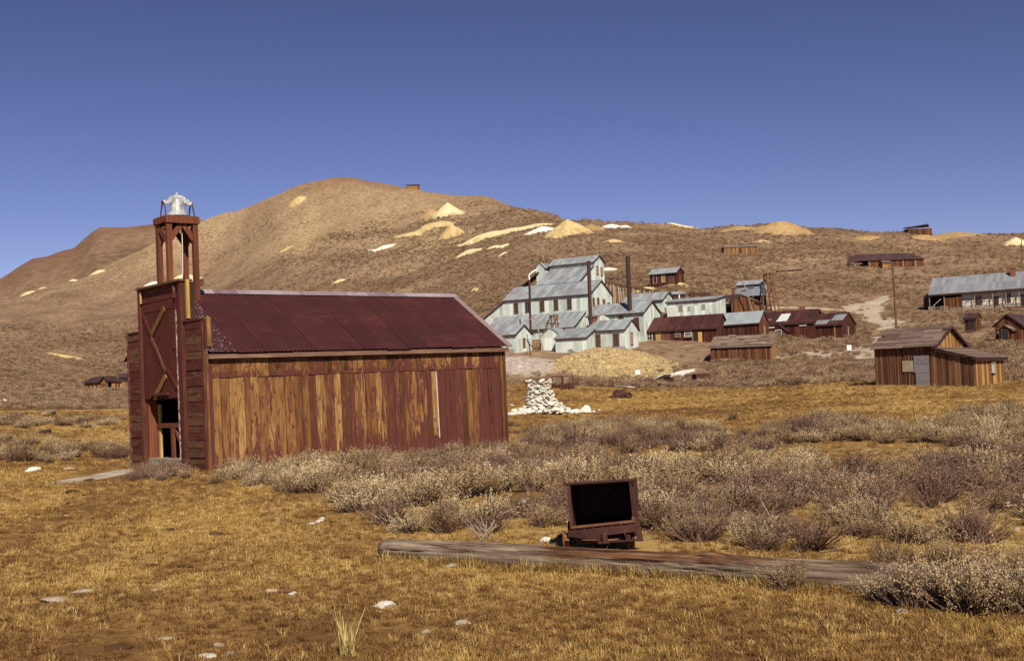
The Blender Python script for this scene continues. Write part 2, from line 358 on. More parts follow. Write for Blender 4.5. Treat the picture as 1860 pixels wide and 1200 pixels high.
# ------------------------------------------------------------------ the ground
# fixed points of the terrain: (x, y, distance) seen in the photograph, plus the level field round the camera
ANCH = []
for a in range(-30, 31, 10):
    for d in (2, 5, 9, 15, 22): ANCH.append((rad(a), d, 0.))
def anc(px, py, Y, k=1.):
    p = at(px, py, Y); d = math.hypot(p.x, p.y); ANCH.append((math.atan2(p.x, p.y), d * k, p.z / d))
for p in ((379, 855, 27), (921, 806, 33), (237, 848, 31), (60, 850, 28.5), (1350, 775, 35), (1700, 760, 34),
          (0, 775, 55), (0, 742, 112), (0, 700, 230), (0, 640, 400), (0, 595, 560),
          (190, 795, 50), (190, 742, 140), (190, 704, 318), (190, 655, 450), (190, 570, 640), (200, 520, 740),
          (400, 640, 400), (400, 520, 650), (400, 450, 780), (590, 600, 330), (590, 520, 450), (590, 450, 590), (590, 390, 710),
          (760, 560, 330), (760, 480, 450), (760, 400, 610),
          (985, 748, 57), (900, 700, 100), (960, 690, 128), (930, 645, 170), (860, 560, 240), (900, 500, 320), (900, 440, 430), (900, 395, 540),
          (1100, 752, 60), (1100, 700, 112), (1110, 690, 128), (1110, 645, 165), (1150, 550, 225), (1150, 500, 280), (1120, 440, 380),
          (1350, 735, 62), (1350, 706, 98), (1350, 662, 148), (1450, 560, 232), (1345, 459, 400), (1300, 500, 300),
          (1595, 701, 77), (1600, 550, 262), (1610, 484, 368), (1550, 620, 178), (1500, 618, 183),
          (1760, 700, 76), (1823, 687, 82), (1770, 602, 165), (1840, 620, 140), (1690, 566, 236), (1860, 552, 245), (1860, 480, 380)):
    anc(*p)
CREST = ((-60, 572, 780), (0, 547, 790), (34, 535, 795), (125, 510, 800), (198, 475, 810), (285, 438, 820), (365, 405, 825), (410, 387, 825),
         (460, 371, 825), (500, 352, 825), (540, 335, 825), (590, 323, 825), (640, 323, 815), (690, 329, 800), (750, 340, 780), (800, 350, 760),
         (850, 359, 730), (905, 364, 690), (930, 379, 640), (1000, 387, 590), (1060, 398, 550), (1150, 403, 520), (1210, 407, 510), (1280, 411, 505),
         (1350, 411, 500), (1430, 414, 500), (1500, 416, 500), (1560, 419, 500), (1640, 425, 500), (1700, 421, 495), (1780, 420, 490), (1860, 419, 485), (1940, 416, 480))
for px, py, Y in CREST:
    anc(px, py, Y)
    p = at(px, py, Y); d = math.hypot(p.x, p.y); az = math.atan2(p.x, p.y)
    ANCH.append((az, d * 1.12, p.z / d - .012)); ANCH.append((az, d * 1.45, p.z / d - .05)); ANCH.append((az, d * 2.4, p.z / d - .12))

# buildings stand on the ground: (x, y, z) of their corners are fixed points too
SITES = dict(front_metal=(17.28, 175.0, 6.26), low_shed=(11.26, 174.0, 6.4), left_metal=(.56, 177.0, 6.5), red_long=(32.38, 180, 7.17), grey_roof=(39.12, 180, 7.6),
             red_sky=(49.6, 187, 7.41), red_end=(53.7, 185, 7.28), plank_shed=(33.97, 150, 3.37), cabin=(34.43, 235, 21.0))
for x, y, z in SITES.values():
    d = math.hypot(x, y); ANCH.append((math.atan2(x, y), d, z / d))
A_ = np.array(ANCH)
KA, CM = 3.2, .06
def rbf_phi(r2): return np.sqrt(r2 + CM * CM)
PA = np.stack([A_[:, 0] * KA, np.log(A_[:, 1])], 1)
D2 = ((PA[:, None] - PA[None]) ** 2).sum(-1)
n_ = len(PA)
MM = np.zeros((n_ + 1, n_ + 1)); MM[:n_, :n_] = rbf_phi(D2) - 0.004 * np.eye(n_); MM[:n_, n_] = 1; MM[n_, :n_] = 1
WW = np.linalg.solve(MM, np.append(A_[:, 2], 0))
def slope_field(az, d):
    q = np.stack([np.clip(az, -rad(29), rad(29)).ravel() * KA, np.log(d).ravel()], 1); o = np.empty(len(q))
    for i in range(0, len(q), 20000):
        s = q[i:i + 20000]; o[i:i + 20000] = rbf_phi(((s[:, None] - PA[None]) ** 2).sum(-1)) @ WW[:n_] + WW[n_]
    return o.reshape(az.shape)
AZ = np.concatenate([np.arange(-180, -32, 6.), np.arange(-32, 32.01, .16), np.arange(36, 180, 6.)])
AZ = np.deg2rad(np.unique(np.round(AZ, 3))); LR = np.linspace(math.log(1.6), math.log(2600), 380)
ga, gr = np.meshgrid(AZ, np.exp(LR), indexing='ij')
gw = slope_field(ga, gr) * sstep(rad(110), rad(40), np.abs(ga)) * sstep(8, 24, gr)
gx, gy = gr * np.sin(ga), gr * np.cos(ga)
relief = fbm(gx / 55, gy / 55, 5, 3) * np.clip((gr - 190) / 160, 0, 1) * 2.8 + fbm(gx / 9, gy / 9, 3, 5) * np.clip((gr - 60) / 200, 0, 1) * .6
relief -= (1 - np.abs(fbm(gx / 42 + gy / 300, gy / 130, 4, 12))) ** 6 * 3.2 * np.clip((gr - 330) / 200, 0, 1)
relief += fbm(gx / 3.5, gy / 3.5, 3, 8) * .05 * np.clip((gr - 3) / 5, 0, 1)
GZ = gw * gr + relief
def ground(x, y):
    """height of the ground sheet at x, y (arrays)"""
    x = np.asarray(x, float); y = np.asarray(y, float)
    az = np.arctan2(x, y); lr = np.log(np.maximum(np.hypot(x, y), 1.61))
    i = np.clip(np.searchsorted(AZ, az) - 1, 0, len(AZ) - 2); f = np.clip((az - AZ[i]) / (AZ[i + 1] - AZ[i]), 0, 1)
    q = (lr - LR[0]) / (LR[1] - LR[0]); j = np.clip(q.astype(int), 0, len(LR) - 2); t = np.clip(q - j, 0, 1)
    return (GZ[i, j] * (1 - f) + GZ[i + 1, j] * f) * (1 - t) + (GZ[i, j + 1] * (1 - f) + GZ[i + 1, j + 1] * f) * t
def gz(x, y): return float(ground(np.array([x]), np.array([y]))[0])
def on_ground(px, py):
    """where the sight line through px, py meets the ground"""
    Y = np.exp(np.linspace(math.log(4), math.log(1500), 1500)); d = FW + (px - 930) / FPX * CX + (600 - py) / FPX * CY
    k = Y / d.y; z = EYE + d.z * k; h = z - ground(d.x * k, Y); i = int(np.argmax(h < 0))
    if h[i] >= 0: i = len(Y) - 1
    y = Y[i]; return Vector((d.x * y / d.y, y, gz(d.x * y / d.y, y)))

def in_poly(x, y, poly):
    c = np.zeros(np.shape(x), bool); n = len(poly)
    for i in range(n):
        x0, y0 = poly[i]; x1, y1 = poly[(i + 1) % n]
        c ^= ((y0 > y) != (y1 > y)) & (x < (x1 - x0) * (y - y0) / (y1 - y0 + 1e-12) + x0)
    return c

# zones of the ground: the golden meadow, the sagebrush field, the brown slopes
def world_poly(pts): return [tuple(on_ground(*p)[:2]) for p in pts]
SAGE_FIELD = world_poly([(395, 866), (470, 880), (560, 905), (640, 925), (720, 962), (800, 975), (960, 985), (1010, 994), (1200, 1000), (1560, 1012), (1990, 1022),
                         (1990, 752), (1870, 752), (1760, 757), (1700, 775), (1640, 782), (1500, 762), (1440, 775), (1330, 795), (1260, 775), (1150, 768), (1040, 772), (975, 785),
                         (950, 815), (915, 822), (760, 838), (640, 843), (520, 852)])
def zone_gold(x, y):
    """1 in the meadow, 0 on the slopes, with a ragged edge"""
    d = np.hypot(x, y); az = np.degrees(np.arctan2(x, y))
    lim = np.interp(az, [-30, -24, -15, -5, 0, 3, 8, 14, 20, 26, 30], [120, 125, 120, 105, 100, 108, 104, 96, 80, 86, 90])
    lim = lim * (1 + .10 * fbm(x / 14, y / 14, 3, 21))
    return sstep(1.05, .95, d / lim)
gold = zone_gold(gx, gy)
sage = sum(in_poly(gx + fbm(gx / 1.5, gy / 1.5, 3, s_) * 1.1, gy + fbm(gx / 1.5, gy / 1.5, 3, s_ + 9) * 1.6, SAGE_FIELD).astype(float) for s_ in (1, 22, 43, 64)) / 4
patch = fbm(gx / 30, gy / 3.5, 4, 36) * .55 * sstep(30, 55, gr) + fbm(gx / 2.2, gy / 6.5, 5, 31) * .5 + fbm(gx / .5, gy / .8, 3, 33) * .35 + fbm(gx / 11, gy / 5, 3, 34) * .4

def mat_ground():
    m, nt, b = new_mat('field_and_slope_ground', .95, .05); g = G(nt); p = g.pos()
    gold = g.attr('gold').outputs['Fac']; sage = g.attr('sage').outputs['Fac']; pt = g.attr('patch').outputs['Fac']
    n1 = g.noise(p, 2.1, 7, .68); n2 = g.noise(p, 19., 5, .7); n3 = g.noise(p, .035, 5, .6); n4 = g.noise(p, .45, 6, .72)
    t = g.math('ADD', g.math('MULTIPLY', n1, .45), g.math('ADD', g.math('MULTIPLY', n2, .4), g.math('MULTIPLY', pt, .42)))
    straw = g.ramp(t, [(.26, (.14, .072, .026)), (.42, (.27, .158, .054)), (.56, (.41, .262, .092)), (.76, (.54, .39, .16))])
    soil = g.ramp(t, [(.28, (.18, .105, .04)), (.45, (.33, .215, .085)), (.62, (.48, .35, .16))])
    hb = g.math('ADD', g.math('MULTIPLY', n3, .3), g.math('ADD', g.math('MULTIPLY', n4, .52), g.math('MULTIPLY', n1, .2)))
    hill = g.ramp(hb, [(.39, (.085, .046, .030)), (.47, (.17, .105, .066)), (.56, (.27, .178, .108)), (.66, (.41, .30, .18))])
    scree = g.attr('scree').outputs['Fac']
    hill = g.mix(g.math('MULTIPLY', scree, g.map(n4, .36, .56)), hill, g.mix(n1, (.34, .235, .125), (.50, .375, .21)))
    hill = g.mix(g.math('MULTIPLY', g.attr('redrock').outputs['Fac'], .7), hill, (.17, .075, .045))
    c = g.mix(g.math('MULTIPLY', sage, g.map(n4, .35, .6)), straw, soil); c = g.mix(gold, hill, c)
    return finish(m, g, b, c, g.math('ADD', n1, g.math('MULTIPLY', n4, 2.)), .7, .05)
GROUND = mat_ground()

def sheet(name, X, Y, Z, mats, closed=False, attrs=None, kind='structure'):
    n, k = X.shape
    V = np.stack([X.ravel(), Y.ravel(), Z.ravel()], 1); idx = np.arange(n * k).reshape(n, k)
    a, b_ = (idx, np.roll(idx, -1, 0)) if closed else (idx[:-1], idx[1:])
    q = np.stack([a[:, :-1], a[:, 1:], b_[:, 1:], b_[:, :-1]], -1).reshape(-1, 4)
    me = bpy.data.meshes.new(name); me.vertices.add(len(V)); me.vertices.foreach_set('co', V.ravel().astype(np.float32))
    me.loops.add(q.size); me.loops.foreach_set('vertex_index', q.ravel().astype(np.int32))
    me.polygons.add(len(q)); me.polygons.foreach_set('loop_start', np.arange(0, q.size, 4, dtype=np.int32)); me.polygons.foreach_set('loop_total', np.full(len(q), 4, np.int32))
    me.update(calc_edges=True); me.validate(); me.polygons.foreach_set('use_smooth', np.ones(len(me.polygons), bool))
    for k_, v in (attrs or {}).items():
        at_ = me.attributes.new(k_, 'FLOAT', 'POINT'); at_.data.foreach_set('value', np.asarray(v, np.float32).ravel())
    me.materials.append(mats)
    if me.polygons[len(me.polygons) // 2].normal.z < 0: me.flip_normals()
    o = link(name, me); o['kind'] = kind; return o
el = GZ / np.maximum(gr, 1)
scree = sstep(.085, .14, el + .02 * fbm(gx / 70, gy / 70, 3, 42)) * (fbm(gx / 60, gy / 60, 4, 41) * .5 + .6) * sstep(rad(3), rad(-5), ga)
redrock = np.exp(-(((gx + 90) / 70) ** 2 + ((gy - 800) / 25) ** 2)) * (fbm(gx / 12, gy / 12, 3, 43) * .5 + .6)
sheet('ground', gx, gy, GZ, GROUND, True, dict(gold=gold, sage=sage, patch=patch, scree=scree, redrock=redrock))

# the far ridge on the left
def mat_far():
    m, nt, b = new_mat('far_ridge_ground', .95, .05); g = G(nt); p = g.pos()
    a = g.noise(p, .012, 6, .65); c = g.noise(p, .12, 6, .7)
    t = g.math('ADD', g.math('MULTIPLY', a, .5), g.math('MULTIPLY', c, .5))
    col = g.ramp(t, [(.34, (.10, .058, .038)), (.5, (.19, .118, .074)), (.66, (.31, .21, .13))])
    col = g.mix(g.math('MULTIPLY', g.attr('rocky').outputs['Fac'], .6), col, (.16, .085, .055))
    return finish(m, g, b, col, t, .8, 1.5)
RIDGE = [(-140, 545), (-60, 525), (0, 506), (15, 497), (32, 485), (60, 469), (85, 466), (110, 457), (135, 450), (150, 436), (168, 420), (182, 412), (215, 412), (245, 411), (300, 405), (365, 400), (420, 397), (480, 402)]
raz = np.linspace(rad(-36), rad(-9), 220); rr = np.linspace(1000, 1700, 90); fa, fr = np.meshgrid(raz, rr, indexing='ij')
pts = [at(px, py, 1250) for px, py in RIDGE]
ce = np.interp(raz, [math.atan2(p.x, p.y) for p in pts], [p.z / math.hypot(p.x, p.y) for p in pts])
fx, fy = fr * np.sin(fa), fr * np.cos(fa)
dist = np.abs(fr - 1290) / 290
fz = (ce[:, None] - .085 * dist ** 1.25) * fr + fbm(fx / 60, fy / 60, 5, 51) * 5 * np.clip(dist * 4, .25, 1)
rocky = np.clip((fz / fr - ce[:, None] + .018) / .015, 0, 1) * (fbm(fx / 30, fy / 30, 4, 53) * .6 + .75) * sstep(rad(-15), rad(-19), fa)
sheet('hills', fx, fy, fz, mat_far(), False, dict(rocky=rocky))

# ------------------------------------------------------------------ heaps of mine waste and bare patches
def mat_waste(name, c0, c1, c2):
    m, nt, b = new_mat(name, .95, .05); g = G(nt); p = g.pos()
    n1 = g.noise(p, .9, 7, .7); n2 = g.vor(p, 1.3); n3 = g.noise(p, .12, 4)
    t = g.math('ADD', g.math('MULTIPLY', n1, .6), g.math('ADD', g.math('MULTIPLY', n3, .3), g.math('MULTIPLY', n2, .12)))
    c = g.ramp(t, [(.34, c0), (.5, c1), (.66, c2)])
    rim = g.math('ADD', g.attr('rim').outputs['Fac'], g.math('MULTIPLY', g.math('SUBTRACT', g.noise(p, .35, 6, .75), .5), 1.5))
    soil = g.ramp(t, [(.36, (.12, .072, .042)), (.5, (.27, .18, .10)), (.64, (.44, .33, .19))]); c = g.mix(g.map(rim, .70, 1.10), c, soil)
    return finish(m, g, b, c, g.math('ADD', n1, n2), .8, .15)
W_YELLOW = mat_waste('yellow_waste', (.30, .20, .085), (.50, .37, .17), (.62, .50, .27))
W_PALE = mat_waste('pale_waste', (.42, .33, .17), (.62, .52, .29), (.72, .63, .40))
W_WHITE = mat_waste('white_waste', (.58, .52, .44), (.74, .69, .60), (.80, .76, .68))
W_BROWN = mat_waste('brown_waste', (.22, .13, .06), (.34, .22, .10), (.45, .32, .16))
W_GREY = mat_waste('grey_pink_waste', (.22, .165, .13), (.38, .31, .26), (.56, .49, .42))
W_ROAD = mat_waste('dusty_road', (.25, .185, .13), (.38, .305, .23), (.52, .44, .34))
def mound(px, py, wpx, hpx, mat_, Y=None, squash=1., power=1., yaw=0., seed=1, name='spoil_heap', lift=None, back=.35):
    """a heap lying on the slope: centre where px, py meets the ground, as wide and as high as it looks"""
    c = on_ground(px, py + hpx * .5); d = c.y; k = d / FPX; lift = lift or (.35 if squash < .8 else .75); a = wpx * k / 2 * 1.1; h = hpx * k * lift; e = max(.3, squash) * a
    th, rr = np.meshgrid(np.linspace(0, 2 * np.pi, 121 if name == 'tailings_bank' else 73), np.concatenate([[0.001], np.linspace(.06, 1, 50 if name == 'tailings_bank' else 18)]), indexing='ij')
    wob = 1 + .22 * fbm(np.cos(th) * 1.7 + seed * 7.3, np.sin(th) * 1.7 + seed, 4, seed) + .08 * fbm(np.cos(th) * 7 + seed, np.sin(th) * 7, 3, seed + 5)
    ux, uy = rr * np.cos(th) * a * wob, rr * np.sin(th) * e * wob
    X = c.x + ux * math.cos(yaw) - uy * math.sin(yaw); Yy = c.y + ux * math.sin(yaw) + uy * math.cos(yaw) + e * back
    s = a / 6
    Z = ground(X, Yy) + h * (1 - rr ** power) + fbm(X / s, Yy / s, 4, seed) * h * .14 * np.clip(1.1 - rr, 0, 1) + (fbm(X * 1.1, Yy * 1.1, 3, seed + 3) * .28 * np.clip(2.2 - 2 * rr, 0, 1) if name == 'tailings_bank' else 0) + .12 * k * 10 * (1 - rr) - .3 * rr ** 6 + .02
    return sheet(name, X, Yy, Z, mat_, False, dict(rim=rr))
MOUNDS = [(812, 378, 62, 26, W_PALE, 1.0, 1.), (780, 388, 40, 18, W_BROWN, .8, 1.3), (770, 413, 112, 18, W_YELLOW, .35, 1.6), (819, 416, 50, 28, W_YELLOW, .9, 1.),
          (905, 420, 200, 16, W_PALE, .22, 1.5), (985, 410, 70, 22, W_WHITE, .5, 1.2), (1032, 409, 92, 34, W_YELLOW, .9, 1.), (1075, 407, 60, 24, W_BROWN, .7, 1.2), (1112, 407, 46, 13, W_WHITE, .5, 1.5), (1136, 409, 26, 10, W_WHITE, .5, 1.5),
          (868, 433, 34, 12, W_YELLOW, .6, 1.2), (853, 453, 56, 17, W_PALE, .7, 1.5), (905, 446, 44, 9, W_PALE, .5, 1.5), (913, 461, 20, 4, W_PALE, .5, 1.5), (691, 449, 54, 8, W_WHITE, .6, 2.),
          (1116, 435, 36, 11, W_YELLOW, .7, 1.2), (617, 509, 28, 5, W_PALE, .6, 2.), (540, 366, 32, 11, W_YELLOW, .8, 1.5), (862, 526, 22, 8, W_YELLOW, .8, 1.5), (520, 451, 30, 5, W_YELLOW, .6, 2.),
          (1104, 487, 40, 8, W_WHITE, .6, 2.), (175, 494, 32, 7, W_PALE, .6, 1.5), (133, 507, 22, 7, W_PALE, .6, 1.5), (48, 531, 30, 8, W_PALE, .6, 1.5), (76, 522, 20, 5, W_YELLOW, .6, 1.5),
          (278, 513, 44, 9, W_WHITE, .6, 1.5), (340, 500, 52, 15, W_PALE, .7, 1.3), (118, 645, 70, 8, W_YELLOW, .5, 2.), (410, 550, 26, 4, W_WHITE, .5, 2.),
          (1428, 411, 110, 24, W_BROWN, .8, 1.2), (1345, 412, 80, 10, W_BROWN, .6, 1.4), (1245, 410, 70, 6, W_PALE, .4, 1.5), (1385, 436, 30, 6, W_YELLOW, .7, 1.5), (1740, 420, 130, 18, W_BROWN, .7, 1.3), (1850, 438, 46, 15, W_PALE, .8, 1.2),
          (1575, 432, 50, 8, W_BROWN, .7, 1.5), (1690, 428, 60, 14, W_BROWN, .7, 1.2), (1170, 523, 40, 12, W_PALE, .6, 1.4), (1230, 513, 50, 14, W_YELLOW, .6, 1.6)]
for i, (px, py, wp, hp, mt, sq, pw) in enumerate(MOUNDS): mound(px, py, wp, hp, mt, squash=sq, power=pw, seed=i + 2)
# the two banks of tailings below the mill
mound(1122, 640, 226, 62, W_YELLOW, squash=2.5, power=2.4, seed=91, name='tailings_bank', lift=.26, back=.42)
mound(956, 650, 150, 48, W_GREY, squash=3.4, power=2.4, seed=94, name='tailings_bank', lift=.14, back=.45)

def ribbon(name, pts, width, mat_, up=.05, seed=1):
    P = [Vector(p) for p in pts]; out = []
    for a, b in zip(P[:-1], P[1:]):
        n = max(2, int((b - a).length / 1.5)); out += [a.lerp(b, i / n) for i in range(n)]
    out.append(P[-1]); out = np.array([(p.x, p.y) for p in out])
    for _ in range(6): out[1:-1] = (out[:-2] + 2 * out[1:-1] + out[2:]) / 4
    t = np.gradient(out, axis=0); t /= np.linalg.norm(t, axis=1)[:, None] + 1e-9; nrm = np.stack([-t[:, 1], t[:, 0]], 1)
    s = np.linspace(-1, 1, 9); k = np.arange(len(out))
    ww = np.interp(np.linspace(0, 1, len(out)), np.linspace(0, 1, len(width)), width) / 2
    e = 1 + .75 * fbm(k / 2.5, np.zeros(len(k)) + seed, 3, seed)
    X = out[:, 0:1] + nrm[:, 0:1] * s * (ww * e)[:, None]; Y = out[:, 1:2] + nrm[:, 1:2] * s * (ww * e)[:, None]
    Z = ground(X, Y) + up * (1 - s[None] ** 4 * 1.6)
    return sheet(name, X, Y, Z, mat_, False, dict(rim=np.abs(s)[None] + 0 * X))
ribbon('dirt_road', [on_ground(*p) for p in ((1545, 655), (1575, 640), (1600, 622), (1640, 600), (1610, 585), (1578, 572), (1565, 562), (1590, 552), (1612, 538))], (8, 7, 6, 7, 8, 8, 5, 2), W_ROAD, .10, 3)
ribbon('dirt_road', [on_ground(*p) for p in ((1395, 562), (1440, 558), (1500, 561), (1575, 568))], (3, 3, 3, 4), W_ROAD, .10, 5)
ribbon('dirt_road', [on_ground(*p) for p in ((1130, 704), (1180, 694), (1230, 679), (1290, 668), (1360, 664))], (1.6, 2.2, 3.5, 3, 1.5), W_WHITE, .10, 7)
ribbon('dirt_road', [on_ground(*p) for p in ((1405, 652), (1450, 640), (1500, 640), (1550, 652))], (2, 4, 5, 4), W_ROAD, .08, 9)
ribbon('path', [on_ground(*p) for p in ((262, 850), (215, 862), (160, 868), (95, 878))], (.7, 1.2, 1.0, .5), mat_waste('pale_hard_path', (.24, .185, .13), (.36, .295, .225), (.47, .40, .32)), .012, 11)
# ------------------------------------------------------------------ the firehouse
def lean_matrix(p, yaw, ey=0., ex=0.):
    ce, se = math.cos(ey), math.sin(ey); Ry = Matrix(((ce, 0, se, 0), (0, 1, 0, 0), (-se, 0, ce, 0), (0, 0, 0, 1)))
    return Matrix.Translation(p) @ Matrix.Rotation(ex, 4, 'X') @ Ry @ Matrix.Rotation(yaw, 4, 'Z')
FIRE = lean_matrix((-7.257, 26.987, -.053), .707, -.010, .003)
fh = empty('firehouse', FIRE, 'weathered red and tan plank firehouse with stepped false front and rusty red iron roof', 'building')
L, Wd, HE, HR = 9.22, 4.757, 2.78, 4.50

PLK = []                                            # boards: a unit box, its ends cut a little out of true
for k in range(5):
    r = random.Random(40 + k); j = lambda s: r.uniform(-s, s)
    v = [(0, 0, 0), (1, 0, j(.008)), (1, 1, j(.008)), (0, 1, 0), (0, j(.05), 1 + j(.003)), (1, j(.05), 1 + j(.003)), (1, 1, 1), (0, 1, 1)]
    mb = MB().add(v, [(3, 2, 1, 0), (4, 5, 6, 7), (0, 1, 5, 4), (1, 2, 6, 5), (2, 3, 7, 6), (3, 0, 4, 7)])
    PLK.append((mb.mesh('plank_mesh', PLANK), None))
def plank(parent, x, wd, z0, z1, paint, pale, name='plank', y=0., th=.028, tilt=0.):
    o = link(name, random.choice(PLK)[0], parent, Matrix.Translation((x, y, z0)) @ Matrix.Rotation(tilt, 4, 'Y') @ Matrix.Diagonal((wd, th, z1 - z0, 1)))
    o.color = (paint, pale, 0, 1); return o
r = random.Random(5)
x = .10
while x < L - .24:                                 # the tall lower boards of the long wall
    wd = r.choice((.13, .16, .19, .21, .24, .27)); wd = min(wd, L - .2 - x); f = x / L
    paint = .17 + .60 * f ** 1.3 + r.uniform(-.13, .16)
    if f > .72 and r.random() < .28: paint = .05
    if f > .66 and r.random() < .3: paint = .95
    pale = .95 - .70 * f + r.uniform(-.42, .3)
    plank(fh, x, wd - .006, r.uniform(-.16, -.06), 2.185 + r.uniform(-.012, .012), min(1, max(0, paint)), min(1, max(0, pale)), y=-.028 + r.uniform(-.007, .004), tilt=r.uniform(-.002, .002))
    x += wd
x = .10
while x < L - .24:                                 # the short boards under the eaves
    wd = r.choice((.15, .18, .21, .24, .27)); wd = min(wd, L - .2 - x)
    paint = r.choice((.0, .15, .3, .5, .1)) + .25 * (x / L)
    plank(fh, x, wd - .006, 2.20 + r.uniform(-.006, .006), 2.74, paint, r.uniform(.25, .95), y=-.034 + r.uniform(-.006, .003))
    x += wd
plank(fh, .0, .13, -.12, 2.74, .95, .2, 'corner_board', y=-.05, th=.05)
plank(fh, L - .19, .11, -.1, 2.74, .25, .55, 'corner_board', y=-.042, th=.04)
plank(fh, L - .07, .09, -.1, 2.74, .3, .4, 'corner_board', y=-.05, th=.05)
plank(fh, 6.56, .17, .40, 2.16, .0, 1., 'door_batten', y=-.052, th=.022)
s_ = MB().box(0, .024, 0, .02, 0, 1.80).build('pale_edge_strip', mat_plain('bleached_edge', (.40, .36, .28), (.66, .62, .52), 12), fh, Matrix.Translation((6.735, -.066, .34)) @ Matrix.Rotation(-.012, 4, 'Y'))
# frame, back walls, floor
mb = MB(); mb.box(.02, L, .0, .03, -.3, 2.76)
mb.box(.05, L - .02, Wd - .05, Wd, -.3, 2.76)
mb.slab([(L - .03, 0, -.3), (L - .03, Wd, -.3), (L - .03, Wd, 2.76), (L - .03, Wd / 2, 4.42), (L - .03, 0, 2.76)], (.03, 0, 0))
mb.build('wall', DARKB, fh)
MB().box(.05, L - .05, .05, Wd - .05, -.3, .08).build('floor_boards', DARKB, fh)
# roof: corrugated sheets, each one an object
def corrugated(wid, length, n_wave, amp, mats, seed, ns=7):
    rs = random.Random(seed); mb = MB(); k = n_wave * 6; V = []; lift = rs.uniform(-.003, .007)
    for i in range(k + 1):
        for j in range(ns + 1):
            f = j / ns
            V.append((wid * i / k, length * f, amp * math.sin(2 * math.pi * i / 6) + (lift * (1 - f)) + .006 * math.sin(f * 9 + seed) * (i / k)))
    mb.add(V, [(i * (ns + 1) + j, (i + 1) * (ns + 1) + j, (i + 1) * (ns + 1) + j + 1, i * (ns + 1) + j + 1) for i in range(k) for j in range(ns)])
    return mb.mesh('roof_sheet', mats, True)
EV = .19; rise = HR - 2.79; run = Wd / 2 + EV; sl_len = math.hypot(rise, run); pitch = math.atan2(rise, run)
x0, x1, ns_ = .02, 9.36, 13; sw = (x1 - x0) / ns_
sheets = [corrugated(sw + .05, sl_len, 7, .011, REDROOF, k) for k in range(4)]
for i in range(ns_):
    flat = Matrix.Translation((x0 + i * sw, -EV, 2.80 + (.003 if i % 2 else 0) + r.uniform(-.003, .003))) @ Matrix.Rotation(pitch, 4, 'X')
    o = link('roof_sheet', sheets[i % 4], fh, flat @ Matrix.Translation((0, r.uniform(-.03, .02), 0))); o.color = (.55 if i == 0 else .0, 0, 0, 1)
    back = Matrix.Translation((x0 + (i + 1) * sw, Wd + EV, 2.80)) @ Matrix.Rotation(math.pi, 4, 'Z') @ Matrix.Rotation(pitch, 4, 'X')
    o = link('roof_sheet', sheets[(i + 1) % 4], fh, back); o.color = (0, 0, 0, 1)
CAPM = mat_metal_sheet('faded_ridge_iron', [(.3, (.15, .10, .12)), (.5, (.24, .18, .20)), (.75, (.36, .30, .32))], rust=(.14, .05, .05), rust_t=.6, amount=.7)
mb = MB()
for s in (-1, 1):
    q = [(x0 - .05, Wd / 2, HR + .055), (x1 + .03, Wd / 2, HR + .055), (x1 + .03, Wd / 2 + s * .17, HR + .055 - .17 * rise / run), (x0 - .05, Wd / 2 + s * .17, HR + .055 - .17 * rise / run)]
    mb.slab(q if s < 0 else q[::-1], (0, 0, -.012))
mb.build('ridge_cap', CAPM, fh)
mb = MB()
for s in (-1, 1):                                  # faded iron strip along the far verge
    c = Vector((x1 - .05, Wd / 2, HR + .03)); e = Vector((x1 - .05, Wd / 2 + s * run, 2.80 + .03)); dn = Vector((0, 0, -.03))
    q = [e + Vector((-.10, 0, .0)), e + Vector((.09, 0, 0)), c + Vector((.09, 0, 0)), c + Vector((-.10, 0, 0))]
    mb.slab(q if s < 0 else q[::-1], (0, 0, -.035))
mb.build('verge_strip', mat_plain('faded_verge_iron', (.17, .115, .11), (.29, .22, .205), 5), fh)
FASC_ = MB().box(.0, x1 - .06, -.165, -.125, 2.655, 2.765).build('fascia', FASC, fh)
MB().box(0, x1 - .1, -.12, 0., 2.745, 2.762).build('soffit', DARKB, fh)
for xx in (.9, 3.4, 6.1, 8.4): MB().box(xx, xx + .09, -.12, .0, 2.66, 2.744).build('rafter_end', OLDWOOD, fh)
# the false front: facade plane x = 0, b runs along y
FB = []
for k in range(4):
    rr_ = random.Random(70 + k); j = lambda s: rr_.uniform(-s, s)
    v = [(0, 0, 0), (1, 0, 0), (1, 1, j(.03)), (0, 1, j(.03)), (j(.1), 0, 1), (1, 0, 1), (1, 1, 1), (j(.1), 1, 1)]
    FB.append(MB().add(v, [(3, 2, 1, 0), (4, 5, 6, 7), (0, 1, 5, 4), (1, 2, 6, 5), (2, 3, 7, 6), (3, 0, 4, 7)]).mesh('board_mesh', REDB))
def fboard(b0, b1, z0, z1, x=-.025, th=.025, worn=.4, tilt=0., name='board'):
    o = link(name, random.choice(FB), fh, Matrix.Translation((x, b0, z0)) @ Matrix.Rotation(tilt, 4, 'X') @ Matrix.Diagonal((th, b1 - b0, z1 - z0, 1)))
    o.color = (worn, 0, 0, 1); return o
for b0, b1, ztop in ((.10, 1.02, 3.60), (3.72, 4.62, 3.52)):
    z = -.05
    while z < ztop - .05:
        h = min(r.choice((.17, .2, .22, .24)), ztop - z)
        fboard(b0, b1, z + .006, z + h - .004, x=-.028 + r.uniform(-.016, .012), worn=r.uniform(.12, .75), tilt=r.uniform(-.012, .012)); z += h
    MB().box(.0, .05, b0, b1, -.2, ztop).build('wing_backing', DARKB, fh)
    MB().box(-.06, .16, b0 - .08, b1 + .06, ztop, ztop + .045).build('wing_cap', TRIM, fh)
MB().box(-.045, 0, 4.58, 4.65, -.1, 3.50).build('edge_trim', PEEL, fh)
MB().box(-.06, .04, .02, .10, -.1, 3.58).build('edge_trim', TRIM, fh)
